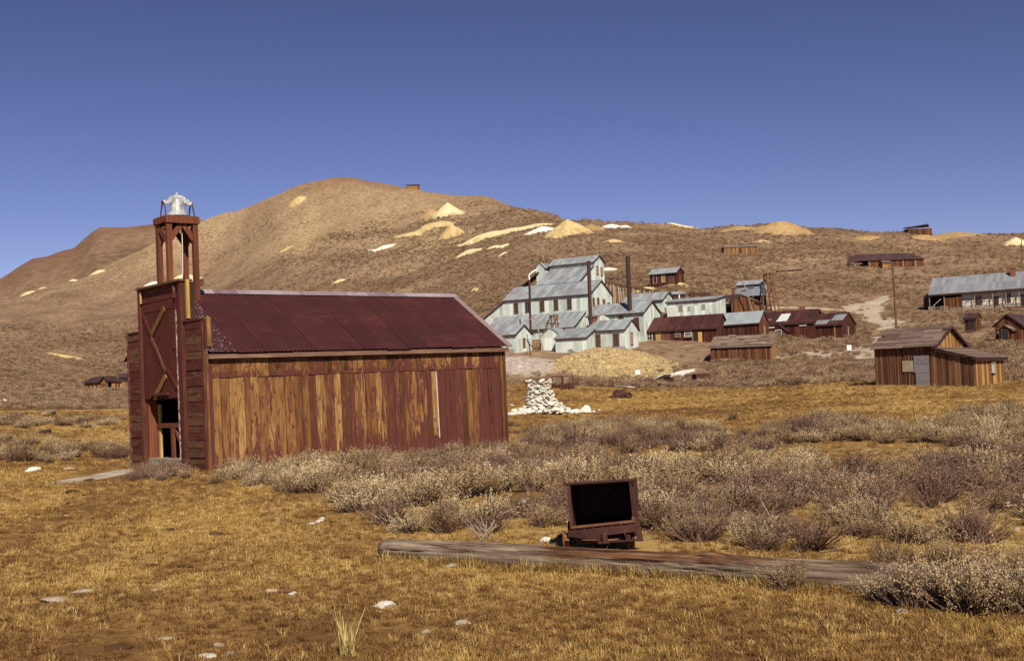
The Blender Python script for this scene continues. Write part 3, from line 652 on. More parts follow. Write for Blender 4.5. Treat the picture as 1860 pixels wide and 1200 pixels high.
MB().box(.02, .13, -.055, .02, 2.95, 3.66).build('parapet_side_board', BATT, fh)
MB().box(-.03, .02, -.075, -.05, -.1, 2.9).build('corner_strip', BATT, fh)
MB().box(-.03, .02, -.06, .02, 2.9, 3.6).build('corner_strip', TRIM, fh)
# tall middle bay
z = 4.62
for h in (.17, .21, .24): fboard(1.22, 3.56, z - h + .006, z - .004, x=-.04 + r.uniform(-.008, .01), worn=r.uniform(.05, .3), tilt=r.uniform(-.006, .006)); z -= h
MB().box(.0, .06, 1.12, 3.68, 1.78, 4.62).build('bay_backing', DARKB, fh)
for i in range(9):                                  # the dark red door panel is made of smooth upright boards
    b = 1.40 + i * .236; MB().box(-.058 + r.uniform(-.003, .003), -.0, b, b + .232, 1.78, z - .02).build('door_board', DOORRED, fh)
MB().box(-.10, .0, 1.10, 1.24, -.12, 4.62).build('bay_trim', TRIM, fh)
MB().box(-.085, .0, 1.24, 1.36, -.1, 4.1).build('bay_trim', DOORRED, fh)
MB().box(-.105, -.06, 1.36, 1.40, .12, 3.95).build('peeling_edge', PEEL, fh)
MB().box(-.10, .0, 3.58, 3.70, -.12, 4.62).build('bay_trim', TRIM, fh)
MB().box(-.105, -.06, 3.50, 3.54, 4.26, 4.58).build('pale_cleat', YELLOW, fh)
MB().box(-.105, -.06, 1.44, 1.50, 4.24, 4.60).build('pale_cleat', PEEL, fh)
MB().box(-.14, .22, 1.06, 3.72, 4.62, 4.675).build('bay_cap', OLDWOOD, fh)
def batten(p, q, w, m, name='door_batten', x=-.075): return MB().bar((x, *p), (x, *q), w, .035, up=(1, 0, 0)).build(name, m, fh)
batten((2.08, 4.02), (2.92, 3.42), .15, BATT)
batten((2.96, 3.36), (2.12, 2.40), .11, TRIM)
batten((2.12, 2.34), (2.86, 1.80), .15, BATT)
batten((3.46, 3.95), (2.98, 3.40), .12, DOORRED, x=-.068)
batten((1.42, 4.0), (1.62, 3.0), .10, DOORRED, x=-.068); batten((1.5, 2.0), (2.06, 2.5), .10, DOORRED, x=-.068)
MB().box(-.13, -.06, 1.98, 3.04, 1.86, 1.92).build('door_handle_rail', TRIM, fh)
MB().box(.0, .07, 1.2, 1.28, 3.66, 4.62).build('side_board', YELLOW, fh)
MB().box(.04, .12, 1.02, 1.10, 3.70, 4.66).build('side_board', YELLOW, fh)
MB().box(.16, .22, 1.25, 1.31, 3.95, 4.60).build('side_board', YELLOW, fh)
MB().box(-.02, .30, 1.11, 1.16, 3.62, 4.60).build('side_wall', DARKB, fh)
# the doorway: jambs, gate
MB().box(.0, .24, 3.44, 3.58, -.1, 1.78).build('door_jamb', REDPOST, fh)
MB().box(.0, .24, 1.36, 1.42, -.1, 1.78).build('door_jamb', REDPOST, fh)
MB().box(-.01, .3, 1.42, 3.44, 1.74, 1.79).build('door_head', DARKB, fh)
MB().box(.24, .30, 3.32, 3.42, -.1, 1.62).build('gate_post', YELLOW, fh)
MB().box(.20, .26, 1.42, 3.44, 1.02, 1.14).build('gate_rail', REDPOST, fh)
MB().box(.19, .255, 2.42, 2.56, .24, 1.02).build('gate_stile', REDPOST, fh)
MB().bar((.23, 2.40, 1.0), (.23, 1.75, .36), .09, .05, up=(1, 0, 0)).build('gate_brace', REDPOST, fh)
MB().box(-.04, .3, 1.42, 3.44, .05, .25).build('door_sill', GREYSILL, fh)
MB().box(.9, 1.0, 2.55, 2.85, .3, .95).build('leaning_board', PALEWOOD, fh, Matrix.Rotation(.06, 4, 'X'))
for dx, dy, ww in ((.8, 1.6, .5), (.95, 1.75, .35)): MB().box(dx, dx + .2, dy, dy + ww, .25, .25 + .12 * ww * 2).build('scrap_timber', PALEWOOD, fh)
# bell tower
PB = (2.02, 2.62); PA_ = (.08, .78); zt = 6.33
for a in PA_:
    for b in PB:
        MB().box(a - .064, a + .064, b - .064, b + .064, 3.9 if a > .5 else 4.675, zt).build('tower_post', REDPOST, fh)
mb = MB(); mb.box(-.005, .87, 1.935, 2.71, zt, zt + .05); mb.box(-.02, .88, 1.92, 1.98, zt - .14, zt); mb.box(-.02, .88, 2.65, 2.70, zt - .14, zt)
mb.box(-.02, .03, 1.93, 2.715, zt - .12, zt + .04); mb.box(.83, .88, 1.93, 2.715, zt - .12, zt + .04)
mb.build('tower_top', REDPOST, fh)
for a in PA_:
    for p, q in (((2.02, zt - .62), (2.60, zt - .12)), ((2.62, zt - .62), (2.06, zt - .12))):
        MB().bar((a + (.03 if p[0] > 2.3 else -.03), *p), (a + (.03 if p[0] > 2.3 else -.03), *q), .16, .05, up=(1, 0, 0)).build('tower_brace', REDPOST, fh)
for b in PB:
    MB().bar((.12, b, zt - .55), (.42, b, zt - .14), .13, .05, up=(0, 1, 0)).build('tower_brace', REDPOST, fh)
    MB().bar((.74, b, zt - .55), (.46, b, zt - .14), .13, .05, up=(0, 1, 0)).build('tower_brace', REDPOST, fh)
MB().box(.8, .98, 2.0, 2.16, 4.62, 4.78).build('tower_block', OLDWOOD, fh)

# the bell and its rope: they stand on and hang from the tower
bell = empty('fire_bell', FIRE @ Matrix.Translation((.47, 2.32, zt + .05)) @ Matrix.Scale(1.08, 4), 'silver painted fire bell on iron stands at the top of the tower', 'bell')
mb = MB(); prof = [(.0, .475), (.08, .47), (.125, .45), (.148, .41), (.156, .35), (.162, .28), (.174, .20), (.198, .14), (.228, .095), (.252, .065), (.262, .04), (.25, .03)]
mb.lathe(prof[::-1], 36); mb.build('bell_shell', BELLM, bell, smooth=True)
MB().lathe([(.246, .035), (.19, .12), (.14, .3), (.11, .44), (0, .45)], 28).build('bell_inside', DARKIN, bell, smooth=True)
MB().tube((0, 0, .40), (0, 0, .08), .014, n=8).lathe([(0, .02), (.03, .03), (.042, .065), (.03, .1), (0, .11)], 12).build('clapper', RUST, bell)
mb = MB(); arc = [(-.36, 0, .35), (-.21, 0, .355), (-.185, 0, .43), (-.13, 0, .485), (0, 0, .505), (.13, 0, .485), (.185, 0, .43), (.21, 0, .355), (.36, 0, .35)]
for a_, b_ in zip(arc[:-1], arc[1:]): mb.bar(a_, b_, .085, .09, up=(0, 1, 0))
mb.tube((0, 0, .50), (0, 0, .575), .036, .03, 10); mb.lathe([(0, .61), (.02, .605), (.03, .585), (.028, .57)][::-1], 10)
mb.box(.20, .28, -.04, .04, .37, .45)
mb.build('yoke', BELLM, bell)
for s in (-1, 1):
    mb = MB()
    for q in (-1, 1): mb.path([(s * .345, q * .02, .36), (s * .35, q * .07, .28), (s * .355, q * .13, .12), (s * .36, q * .15, 0)], .017, 8)
    mb.tube((s * .345, -.035, .35), (s * .345, .035, .35), .045, n=10); mb.box(s * .36 - .03, s * .36 + .03, -.2, .2, -.002, .02)
    mb.build('bell_stand', STACK if s < 0 else RUST, bell)
rope = MB().path([(.50, 2.16, zt - .12), (.47, 2.10, 5.5), (.42, 2.02, 4.95), (.36, 1.96, 4.55)], .012, 6).build('bell_rope', ROPE, None, FIRE)
props(rope, 'pale rope hanging down inside the bell tower posts', 'rope')

# ------------------------------------------------------------------ log in the foreground
g0, g1 = on_ground(694, 1013), on_ground(1545, 1070)
dirv = (g1 - g0).normalized(); ln = (g1 - g0).length * 1.52
def make_log():
    nu, nv = 150, 72; V = []; rs = np.random.default_rng(3)
    for i in range(nu + 1):
        f = i / nu; s = f * ln; rad_ = .104 + .025 * min(1, f * 3.2) + .012 * f
        rad_ *= 1 + .05 * float(fbm(s * .8, 3.3, 3, 2)); kn = .02 * math.exp(-((s - 3.55) / .12) ** 2)
        end = 1 - .32 * math.exp(-s / .06)
        for k in range(nv):
            t = 2 * math.pi * k / nv
            rr = (rad_ + kn * max(0, math.cos(t - 1.9))) * end
            # long drying cracks winding slowly round the trunk
            cr = 0
            for c_, tw, wd, dp in ((1.15, .10, .045, .045), (2.15, -.05, .05, .055), (2.75, .07, .04, .045), (.5, .04, .045, .03), (1.65, -.11, .035, .035), (2.5, .12, .03, .03), (3.05, -.04, .04, .035)):
                dth = (t - c_ - tw * s - .18 * float(math.sin(s * 1.7 + c_ * 5)) + math.pi) % (2 * math.pi) - math.pi
                cr += dp * math.exp(-(dth / wd) ** 2) * max(0, math.sin(s * 1.3 + c_ * 9) * .5 + .45)
            rr -= cr
            rr += .006 * float(fbm(t * 7, s * .9, 3, 7))
            if 1.9 < s < 4.6 and .9 < t < 2.3: rr -= .008 * (1 + float(fbm(t * 14, s * 2.2, 2, 4)))   # where the outer wood split away
            V.append((s, rr * math.cos(t), rr * math.sin(t)))
    F_ = [(i * nv + k, (i + 1) * nv + k, (i + 1) * nv + (k + 1) % nv, i * nv + (k + 1) % nv) for i in range(nu) for k in range(nv)]
    F_ += [tuple(range(nv)), tuple(range((nu + 1) * nv - 1, nu * nv - 1, -1))]
    mb = MB(); mb.add(V, F_)
    m, nt, b = new_mat('weathered_log', .9, .15); g = G(nt); p = g.obj(); c = g.sep(p)
    an = g.math('ARCTAN2', c[2], c[1])
    q = g.comb(g.math('MULTIPLY', c[0], 1.1), g.math('MULTIPLY', c[1], 22.), g.math('MULTIPLY', c[2], 22.))
    gr = g.noise(q, 1., 7, .66, .35); big = g.noise(p, 2.2, 4, .6); fn = g.noise(g.scale(p, (4, 70, 70)), 1., 3, .6)
    t = g.math('ADD', g.math('MULTIPLY', gr, .6), g.math('ADD', g.math('MULTIPLY', big, .15), g.math('MULTIPLY', fn, .3)))
    grey = g.ramp(t, [(.41, (.020, .013, .009)), (.485, (.105, .072, .050)), (.57, (.21, .155, .11)), (.70, (.40, .325, .245))])
    brown = g.ramp(t, [(.42, (.016, .007, .005)), (.495, (.070, .028, .014)), (.58, (.165, .078, .034)), (.72, (.40, .26, .13))])
    inside = g.math('MULTIPLY', g.map(c[0], 1.75, 2.1), g.map(g.math('ADD', c[0], g.math('MULTIPLY', g.noise(p, 3.), .9)), 5.2, 4.2))
    ragged = g.noise(g.scale(p, (2.2, 18, 18)), 1., 5, .7)
    top = g.map(g.math('ADD', g.math('SUBTRACT', c[2], g.math('MULTIPLY', g.math('SUBTRACT', c[0], 2.), .02)), g.math('MULTIPLY', g.math('SUBTRACT', ragged, .5), .16)), .028, .05)
    far = g.map(c[0], 6.0, 6.6)
    mk = g.math('MULTIPLY', g.math('MAXIMUM', g.math('MULTIPLY', inside, top), g.math('MULTIPLY', far, top)), .88)
    finish(m, g, b, g.mix(mk, grey, brown), t, .8, .02)
    x = dirv; z = Vector((0, 0, 1)); y = z.cross(x).normalized(); z = x.cross(y)
    M_ = Matrix(((x.x, y.x, z.x, g0.x), (x.y, y.y, z.y, g0.y), (x.z, y.z, z.z, g0.z + .087), (0, 0, 0, 1)))
    o = mb.build('fallen_log', m, None, M_, True); return props(o, 'long grey weathered log lying in the dry grass before the ore cart', 'log')
make_log()

# ------------------------------------------------------------------ ore cart
cpos = on_ground(1098, 1001); CART = Matrix.Translation(cpos) @ Matrix.Rotation(rad(-8), 4, 'Z') @ Matrix.Rotation(rad(-2.0), 4, 'Y') @ Matrix.Rotation(rad(3), 4, 'X') @ Matrix.Scale(.99, 4)
cart = empty('ore_cart', CART, 'rusty open ended ore cart standing in sagebrush behind the grey log', 'cart')
mb = MB(); wx, zb, ztp, dp = .325, .25, .705, .95; th = .014; zf = .18
zk = ztp - .17
for sx in (-wx, wx - th): mb.slab([(sx, 0, zf), (sx, dp, zf - .02), (sx, dp, zk), (sx, 0, ztp)], (th, 0, 0))
mb.box(-wx + th, wx - th, dp - th, dp, zf - .02, zk); mb.slab([(-wx + th, 0, zf - .01), (wx - th, 0, zf - .01), (wx - th, dp - th, zf - .02), (-wx + th, dp - th, zf - .02)], (0, 0, .012))
mb.slab([(-wx + th, .02, ztp - .014), (wx - th, .02, ztp - .014), (wx - th, dp - th, zk - .014), (-wx + th, dp - th, zk - .014)], (0, 0, .012))
mb.build('cart_box', RUST, cart)
mb = MB(); mb.tube((-wx - .035, -.004, ztp), (wx + .045, -.004, ztp), .017, n=10); mb.build('top_rim', RUST, cart)
MB().box(-wx - .004, -wx + .03, -.012, .0, zb, ztp).build('side_flange', RUST, cart)
MB().add([(wx - .012, -.015, zb - .02), (wx + .006, -.015, zb - .02), (wx - .002, -.015, ztp), (wx - .022, -.015, ztp), (wx - .012, 0, zb - .02), (wx + .006, 0, zb - .02), (wx - .002, 0, ztp), (wx - .022, 0, ztp)], [(3, 2, 1, 0)[::-1], (4, 7, 6, 5)[::-1], (0, 4, 5, 1)[::-1], (1, 5, 6, 2)[::-1], (2, 6, 7, 3)[::-1], (3, 7, 4, 0)[::-1]]).build('side_flange', RUST, cart)
MB().slab([(wx + .002, -.005, zb + .1), (wx + .055, .03, zb + .02), (wx + .075, .05, .07), (wx + .012, .0, .08)], (0, .012, 0)).build('side_skirt', RUST, cart)
MB().slab([(wx + .001, .0, ztp), (wx + .052, .22, ztp - .005), (wx + .052, .22, zb + .12), (wx + .001, .0, zb + .1)], (.0, .012, 0)).build('side_plate', RUST, cart)
mb = MB(); mb.slab([(-wx, -.02, zb + .015), (wx, -.02, zb + .045), (wx, -.02, zb - .065), (-.02, -.02, zb - .09), (-wx, -.02, zb - .02)][::-1], (0, .05, 0)); mb.build('front_sill', RUST, cart)
mb = MB(); mb.bar((-wx - .02, -.07, zb - .035), (.02, -.085, zb - .095), .03, .065); mb.build('bumper_bar', RUST, cart)
mb = MB(); mb.lathe([(0, .05), (.024, .045), (.03, .02), (.03, -.05), (.02, -.06)][::-1], 12, (.02, -.11, zb - .085)); mb.tube((.02, -.15, zb - .13), (.02, -.03, zb - .13), .018, n=8); mb.box(-.05, .06, -.12, -.06, zb - .15, zb - .13); mb.build('coupling', RUST, cart)
mb = MB(); mb.box(-wx + .03, wx + .01, .0, .04, .085, .1); mb.box(-wx + .05, -wx + .10, 0, dp, .1, .155); mb.box(wx - .10, wx - .05, 0, dp, .1, .155); mb.build('under_frame', RUST, cart)
MB().lathe([(.0, .01), (.17, .008), (.175, -.006), (0, -.008)][::-1], 24).build('turntable_plate', RUSTL, cart, Matrix.Translation((-.05, .10, .125)) @ Matrix.Rotation(.25, 4, 'X') @ Matrix.Diagonal((1.45, .6, 1, 1)))
for y in (.15, .72):
    MB().tube((-wx + .02, y, .085), (wx - .02, y, .085), .018, n=10).build('axle', RUST, cart)
    for s in (-1, 1):
        xw = s * (wx + (.06 if s < 0 else -.05)); wh = empty('wheel', Matrix.Identity(4)); wh.parent = cart; wh.matrix_local = Matrix.Translation((xw, y, .09)) @ Matrix.Rotation(math.pi / 2, 4, 'Y')
        MB().lathe([(.065, -.03), (.095, -.03), (.115, -.035), (.115, -.025), (.092, -.02), (.09, .03), (.065, .03)], 24).build('rim', RUSTL if s < 0 else RUST, wh)
        mb = MB().lathe([(.0, -.03), (.028, -.03), (.028, .03), (0, .03)], 12)
        for k in range(5): mb.bar((0, 0, 0), (.075 * math.cos(k * 1.257), .075 * math.sin(k * 1.257), 0), .02, .014)
        mb.build('hub', RUST, wh)
for xx, zz in ((-.24, .66), (-.06, .668), (.10, .672)): MB().tube((xx, dp - .03, zz - .20), (xx, dp - .013, zz - .20), .008, n=8).build('rivet', PALEWOOD if xx < -.2 else RUST, cart)
for k in range(7): MB().lathe([(0, .008), (.008, .006), (.010, 0)][::-1], 8).build('rivet', RUSTL, cart, Matrix.Translation((-.28 + k * .093, -.021, zb - .01 + .004 * k)) @ Matrix.Rotation(math.pi / 2, 4, 'X'))
MB().bar((-wx, -.03, zb + .014), (wx, -.03, zb + .044), .02, .022).build('sill_lip', RUSTL, cart)
MB().lathe([(0, .03), (.018, .02), (.014, -.03), (0, -.03)][::-1], 8, (wx - .01, -.025, zb + .06)).build('latch', RUSTL, cart)

# ------------------------------------------------------------------ ruined stone chimney
def rock_mesh(seed, mats, flat=.7, sub=2):
    rs = np.random.default_rng(seed); t = (1 + 5 ** .5) / 2
    import bmesh
    bm = bmesh.new(); bmesh.ops.create_icosphere(bm, subdivisions=sub, radius=1)
    ax = rs.normal(size=(7, 3)); ax /= np.linalg.norm(ax, axis=1)[:, None]; cut = rs.uniform(.55, .9, 7)
    for v in bm.verts:
        c = np.array(v.co)
        for a, k in zip(ax, cut):
            d = c @ a
            if d > k: c = c - a * (d - k) * .92
        c *= 1 + .06 * math.sin(c[0] * 7 + seed) * math.sin(c[1] * 6 + seed * 2); v.co = Vector((c[0], c[1] * .85, c[2] * flat))
    me = bpy.data.meshes.new('rock_mesh'); bm.to_mesh(me); bm.free(); me.materials.append(mats); return me
ST = [rock_mesh(s, STONE, .62, 2) for s in range(7)]
rc = on_ground(983, 752); ruin = empty('stone_chimney_ruin', Matrix.Translation(rc), 'crumbling heap of white stones from a fallen chimney right of the firehouse', 'stone ruin')
mpx = FPX / rc.y
def stone(x, y, z, s, parent=ruin, rs=random.Random(9)):
    o = link('stone', rs.choice(ST), parent, Matrix.Translation((x, y, z)) @ Euler((rs.uniform(-.35, .35), rs.uniform(-.35, .35), rs.uniform(0, 6.3))).to_matrix().to_4x4() @ Matrix.Diagonal((s * rs.uniform(.85, 1.35), s, s * rs.uniform(.75, 1.), 1)))
    return o
rs = random.Random(21)
def edge_r(z): return (.46 if z > 1.1 else (.56 if z > .8 else .56 + (.8 - z) * 1.15)) + .06 * math.sin(z * 9)
def edge_l(z): return -.56 + .05 * math.sin(z * 7) - max(0, .35 - z) * .5
MB().slab([(-.5, -.03, -.2), (1.1, -.03, -.2), (.6, .0, .6), (.36, .0, 1.36), (-.46, .0, 1.40)], (0, .7, 0)).build('rubble_core', mat_plain('lime_mortar_core', (.34, .29, .21), (.66, .62, .50), 5, .95, .1, .8, .04), ruin)
pts_ = []
for k in range(3400):                                # stones packed without courses, big ones low
    z = rs.uniform(0, 1.60); s = rs.choice((.07, .085, .1, .12, .15)) * (1.15 if z < .5 else .95); x = rs.uniform(edge_l(z) - .04, edge_r(z) + .04); y = rs.uniform(-.10, .10) - .12 * (1 - z / 1.6)
    if z > 1.36 and -.2 < x < .05: continue
    if z > 1.5 and rs.random() < .6: continue
    if all((x - a[0]) ** 2 + ((z - a[1]) * 1.25) ** 2 > (.60 * (s + a[2])) ** 2 for a in pts_): pts_.append((x, z, s)); stone(x, y + (.0 if x < .5 else .18), z + s * .2, s)
for sgn in (-1, 1):
    for k in range(22):
        z = rs.uniform(.05, 1.45); s = rs.uniform(.08, .14); stone(edge_l(z) if sgn < 0 else edge_r(z) - .05, rs.uniform(.15, .75), z, s)
for k in range(150):                                  # the skirt of fallen stones
    a = rs.random(); x = -1.5 + 3.4 * a + rs.gauss(0, .12); y = rs.uniform(-.75, .35); hmax = max(0, .75 - .52 * abs(x - .15)) * max(.2, .9 + y)
    s = rs.uniform(.08, .19); stone(x, y, rs.uniform(0, hmax) + s * .3, s)
BO = [(1065, 749, .34, 1.25, 'largest pointed white boulder at the right end of the fallen stones'), (1077, 750, .16, .8, 'small white stone just right of the pointed white boulder'),
      (1046, 748, .2, .8, 'rounded white stone just left of the pointed white boulder'), (934, 748, .22, .7, 'white boulder lying against the firehouse back corner'),
      (931, 738, .20, .6, 'flat white stone behind the firehouse back corner'), (1003, 752, .24, .75, 'broad white boulder at the foot of the stone heap'),
      (958, 753, .22, .8, 'white boulder at the left foot of the stone heap'), (1088, 746, .11, .8, 'last little white stone beyond the right end of the heap')]
for px, py, s, zz, lab in BO:
    p = on_ground(px, py); o = link('boulder', ST[int(px) % 7], None, Matrix.Translation((p.x, p.y, p.z + s * .3)) @ Euler((.1, .2, px)).to_matrix().to_4x4() @ Matrix.Diagonal((s, s, s * zz * 1.1, 1)))
    props(o, lab, 'stone', 'white stones round the ruined chimney')
# ------------------------------------------------------------------ the mill and the other buildings
FOOT = []                                            # where buildings stand, so that no bush grows there
def foot(Mx, x0, x1, y0, y1):
    FOOT.append([tuple((Mx @ Vector((a, b, 0)))[:2]) for a, b in ((x0, y0), (x1, y0), (x1, y1), (x0, y1))])
def site(X, Y, Z, yaw, eps=0.): return lean_matrix((X, Y, Z), rad(yaw), eps)
def add_window(parent, base, x, z, w_, h, frame=WOODFR, cols=2, rows=3, fw=.12, side='front', pane=GLASS, sill=True):
    """a window on the front (faces -y) or on the right gable (faces +x): frame with glazing bars, a pane as sub-part"""
    mb = MB(); d0, d1 = -.07, .02
    mb.box(-w_ / 2 - fw, -w_ / 2, d0, d1, -.0, h); mb.box(w_ / 2, w_ / 2 + fw, d0, d1, .0, h)
    mb.box(-w_ / 2 - fw, w_ / 2 + fw, d0 - .004, d1, h, h + fw); mb.box(-w_ / 2 - fw - .04, w_ / 2 + fw + .04, d0 - .05, d1, -fw * .8, 0)
    for i in range(1, cols): mb.box(-w_ / 2 + w_ * i / cols - .022, -w_ / 2 + w_ * i / cols + .022, -.035, -.006, 0, h)
    for i in range(1, rows): k = .03 if (rows % 2 == 0 and i == rows // 2) else .02; mb.box(-w_ / 2, w_ / 2, -.038, -.008, h * i / rows - k, h * i / rows + k)
    loc = Matrix.Translation((x, -.012, z)) if side == 'front' else Matrix.Translation((.012, x, z)) @ Matrix.Rotation(math.pi / 2, 4, 'Z')
    f = mb.build('window', frame, parent, base @ loc)
    MB().box(-w_ / 2, w_ / 2, -.006, .01, 0, h).build('pane', pane, f)
    return f
def add_door(parent, base, x, z, w_, h, frame=WOODFR, leaf=OLDWOOD, side='front', fw=.1):
    loc = Matrix.Translation((x, -.012, z)) if side == 'front' else Matrix.Translation((.012, x, z)) @ Matrix.Rotation(math.pi / 2, 4, 'Z')
    d = MB().box(-w_ / 2, w_ / 2, -.02, .01, 0, h).build('door', leaf, parent, base @ loc)
    mb = MB(); mb.box(-w_ / 2 - fw, -w_ / 2, -.06, .01, 0, h); mb.box(w_ / 2, w_ / 2 + fw, -.06, .01, 0, h); mb.box(-w_ / 2 - fw, w_ / 2 + fw, -.064, .01, h, h + fw)
    mb.build('door_frame', frame, d); return d
def board_wall(mb, x0, x1, zb, ztop, y, bw, rs, axis='x'):
    """upright boards with uneven faces; ztop is a function of the place along the wall"""
    x = x0
    while x < x1 - .02:
        wd = min(bw * rs.uniform(.8, 1.2), x1 - x); p = rs.uniform(.0, .035); zt = min(ztop(x), ztop(x + wd)) + .0
        a, b = x + .012, x + wd - .012
        if axis == 'x': mb.box(a, b, y - p, y + .03, zb, zt)
        else: mb.box(y - .03, y + p, a, b, zb, zt)
        x += wd
def volume(parent, base, L, W, H, R, wall, roof, mode='gable', oh=.28, deep=2.5, fascia=DKTRIM, boards=0., trim=True, seed=1, left=True):
    """walls and roof of one block; local x runs -L..0 along the front, y 0..W into the depth, z up"""
    rs = random.Random(seed); mb = MB()
    yr = W / 2 if mode == 'gable' else W
    hb = H if mode == 'gable' else R
    gab = [(0, 0, -deep), (0, W, -deep), (0, W, hb)] + ([(0, W / 2, R)] if mode == 'gable' else []) + [(0, 0, H)]
    if boards:
        board_wall(mb, -L, 0, -deep, lambda x: H, 0, boards, rs)
        prof = (lambda y: H + (R - H) * (1 - abs(y - W / 2) / (W / 2))) if mode == 'gable' else (lambda y: H + (R - H) * y / W)
        board_wall(mb, 0.02, W, -deep, prof, 0, boards, rs, 'y')
        mb.slab([(-L + .02, .06, -deep), (-.06, .06, -deep), (-.06, .06, H), (-L + .02, .06, H)], (0, .04, 0)); mb.slab([(-.10, *q[1:]) for q in gab], (.03, 0, 0))
    else:
        mb.slab([(-L, 0, -deep), (0, 0, -deep), (0, 0, H), (-L, 0, H)], (0, .08, 0)); mb.slab([(p[0], p[1] + (.081 if p[1] == 0 else 0), p[2]) for p in gab], (-.08, 0, 0))
    mb.slab([(-L, W, -deep), (0, W, -deep), (0, W, hb), (-L, W, hb)], (0, -.08, 0))
    mb.slab([(-L + .001, max(q[1], .081), q[2]) for q in gab], (.08, 0, 0))
    mb.build('wall', wall, parent, base)
    sl = (R - H) / yr; t = .07; up = Vector((0, 0, t)); xl, xr = -L - oh * .8, oh * .8
    mb = MB(); yf = -oh
    mb.slab([(xl, yf, H - oh * sl + .02), (xr, yf, H - oh * sl + .02), (xr, yr, R + .02), (xl, yr, R + .02)], up)
    if mode == 'gable': mb.slab([(xl, yr, R + .022), (xr, yr, R + .022), (xr, W + oh, H - oh * sl + .022), (xl, W + oh, H - oh * sl + .022)], up)
    mb.build('roof', roof, parent, base)
    if trim:
        mb = MB(); mb.box(xl, xr, yf - .025, yf + .03, H - oh * sl - .17, H - oh * sl + .015)
        k = .15
        for (ya, za, yb, zb) in ([(yf, H - oh * sl, yr, R)] + ([(yr, R, W + oh, H - oh * sl)] if mode == 'gable' else [])):
            mb.slab([(xr + .005, ya, za - k), (xr + .005, yb, zb - k), (xr + .005, yb, zb + .085), (xr + .005, ya, za + .085)], (-.05, 0, 0))
        mb.build('eave_trim', fascia, parent, base)
def root_at(name, Mx, label, cat, group=None): return empty(name, Mx, label, cat, group)
I4 = Matrix.Identity(4)

# --- stamp mill: several blocks that step up the hill
M6 = site(13.66, 195, 11.55, -31)
mill = root_at('stamp_mill', M6, 'large pale green corrugated stamp mill stepping up the hillside behind the firehouse roof', 'mill')
inv = M6.inverted()
volume(mill, I4, 17.35, 8.5, 5.5, 7.95, METAL_WALL, METAL_ROOF, deep=7, seed=2)
for x in (-14.9, -12.55, -9.55, -6.75, -4.1): add_window(mill, I4, x, 3.05, .72, 1.75)
for x, z, w_, h in ((1.1, 2.7, .55, 1.9), (2.9, 3.6, .6, 1.1), (5.1, 3.4, .6, 1.1), (6.9, 3.6, .7, .45)): add_window(mill, I4, x, z, w_, h, side='right', cols=2, rows=2)
foot(M6, -22.5, .5, -1, 9)
# sloping lean-to on the left end
mb = MB(); mb.slab([(-17.36, .02, -7), (-17.36, .02, 5.2), (-21.6, .02, 2.55), (-21.6, .02, -7)][::-1], (0, 8, 0)); mb.build('wall', METAL_WALL, mill)
mb = MB(); mb.slab([(-17.2, -.25, 5.38), (-22., -.25, 2.38), (-22., 8.3, 2.38), (-17.2, 8.3, 5.38)], (0, 0, .08)); mb.build('roof', METAL_ROOF, mill)
MB().slab([(-17.3, -.27, 5.1), (-21.95, -.27, 2.2), (-21.95, -.27, 2.42), (-17.3, -.27, 5.33)], (0, .02, 0)).build('eave_trim', DKTRIM, mill)
# the long roof running up to the top block
M7 = inv @ site(15.32, 206, 19.09, -31)
x7 = M7.translation.x; y7 = M7.translation.y; z7 = M7.translation.z
volume(mill, M7, 9.2, 4.2, 4.6, 5.85, METAL_WALL, METAL_ROOF, deep=9, seed=3)
for y, z in ((1.25, 2.35), (2.95, 2.2)): add_window(mill, M7, y, z, .5, 1.35, side='right', cols=2, rows=2, pane=PALEWOOD)
ztop = z7 + 3.75; zlo = 7.98 + .06
mb = MB(); mb.slab([(x7 - 9.0, 4.1, zlo), (x7 - .0, 4.1, zlo), (x7 - .0, y7 + .0, ztop), (x7 - 9.0, y7, ztop)], (0, 0, .09)); mb.build('roof', METAL_ROOF, mill)
mb = MB(); mb.slab([(x7 - .25, 4.3, 2), (x7 - .25, y7, 2), (x7 - .25, y7, ztop), (x7 - .25, 4.3, zlo)], (.08, 0, 0)); mb.slab([(x7 - 8.9, 4.3, 2), (x7 - 8.9, y7, 2), (x7 - 8.9, y7, ztop), (x7 - 8.9, 4.3, zlo)], (.08, 0, 0)); mb.build('wall', METAL_WALL, mill)
MB().slab([(x7 + .03, 4.3, zlo - .1), (x7 + .03, y7 - .1, ztop - .1), (x7 + .03, y7 - .1, ztop + .12), (x7 + .03, 4.3, zlo + .12)], (.04, 0, 0)).build('eave_trim', DKTRIM, mill)
MB().box(x7 - 9.05, x7 + .06, y7 - .14, y7 - .06, ztop + .05, ztop + .14).build('flashing', METAL_PLAIN, mill)
# little gabled hoist house at the top left
CU = inv @ site(*at(989.5, 505.5, 210), -31)
volume(mill, CU @ Matrix.Rotation(math.pi / 2, 4, 'Z') @ Matrix.Translation((2.6, 0, 0)), 2.6, 1.75, 2.1, 2.95, METAL_WALL, METAL_ROOF, deep=4, seed=4, oh=.2)
mb = MB(); c = CU @ Vector((-1, .2, 0)); 
for s in (-1, 1): mb.bar((c.x + s * .9, c.y + .9, c.z + 2.6), (c.x + s * .15, c.y + .9, c.z + 4.3), .09, .09)
mb.bar((c.x - .9, c.y + .9, c.z + 3.1), (c.x + .95, c.y + .9, c.z + 3.15), .09, .09); mb.build('sheave_frame', OLDWOOD, mill)
MB().path([(c.x + .45, c.y + .9, c.z + 3.1), (c.x + .3, c.y + .9, c.z + 3.9), (c.x + .05, c.y + .9, c.z + 4.5)], .08, 8).build('pale_pipe', PALEWOOD, mill)
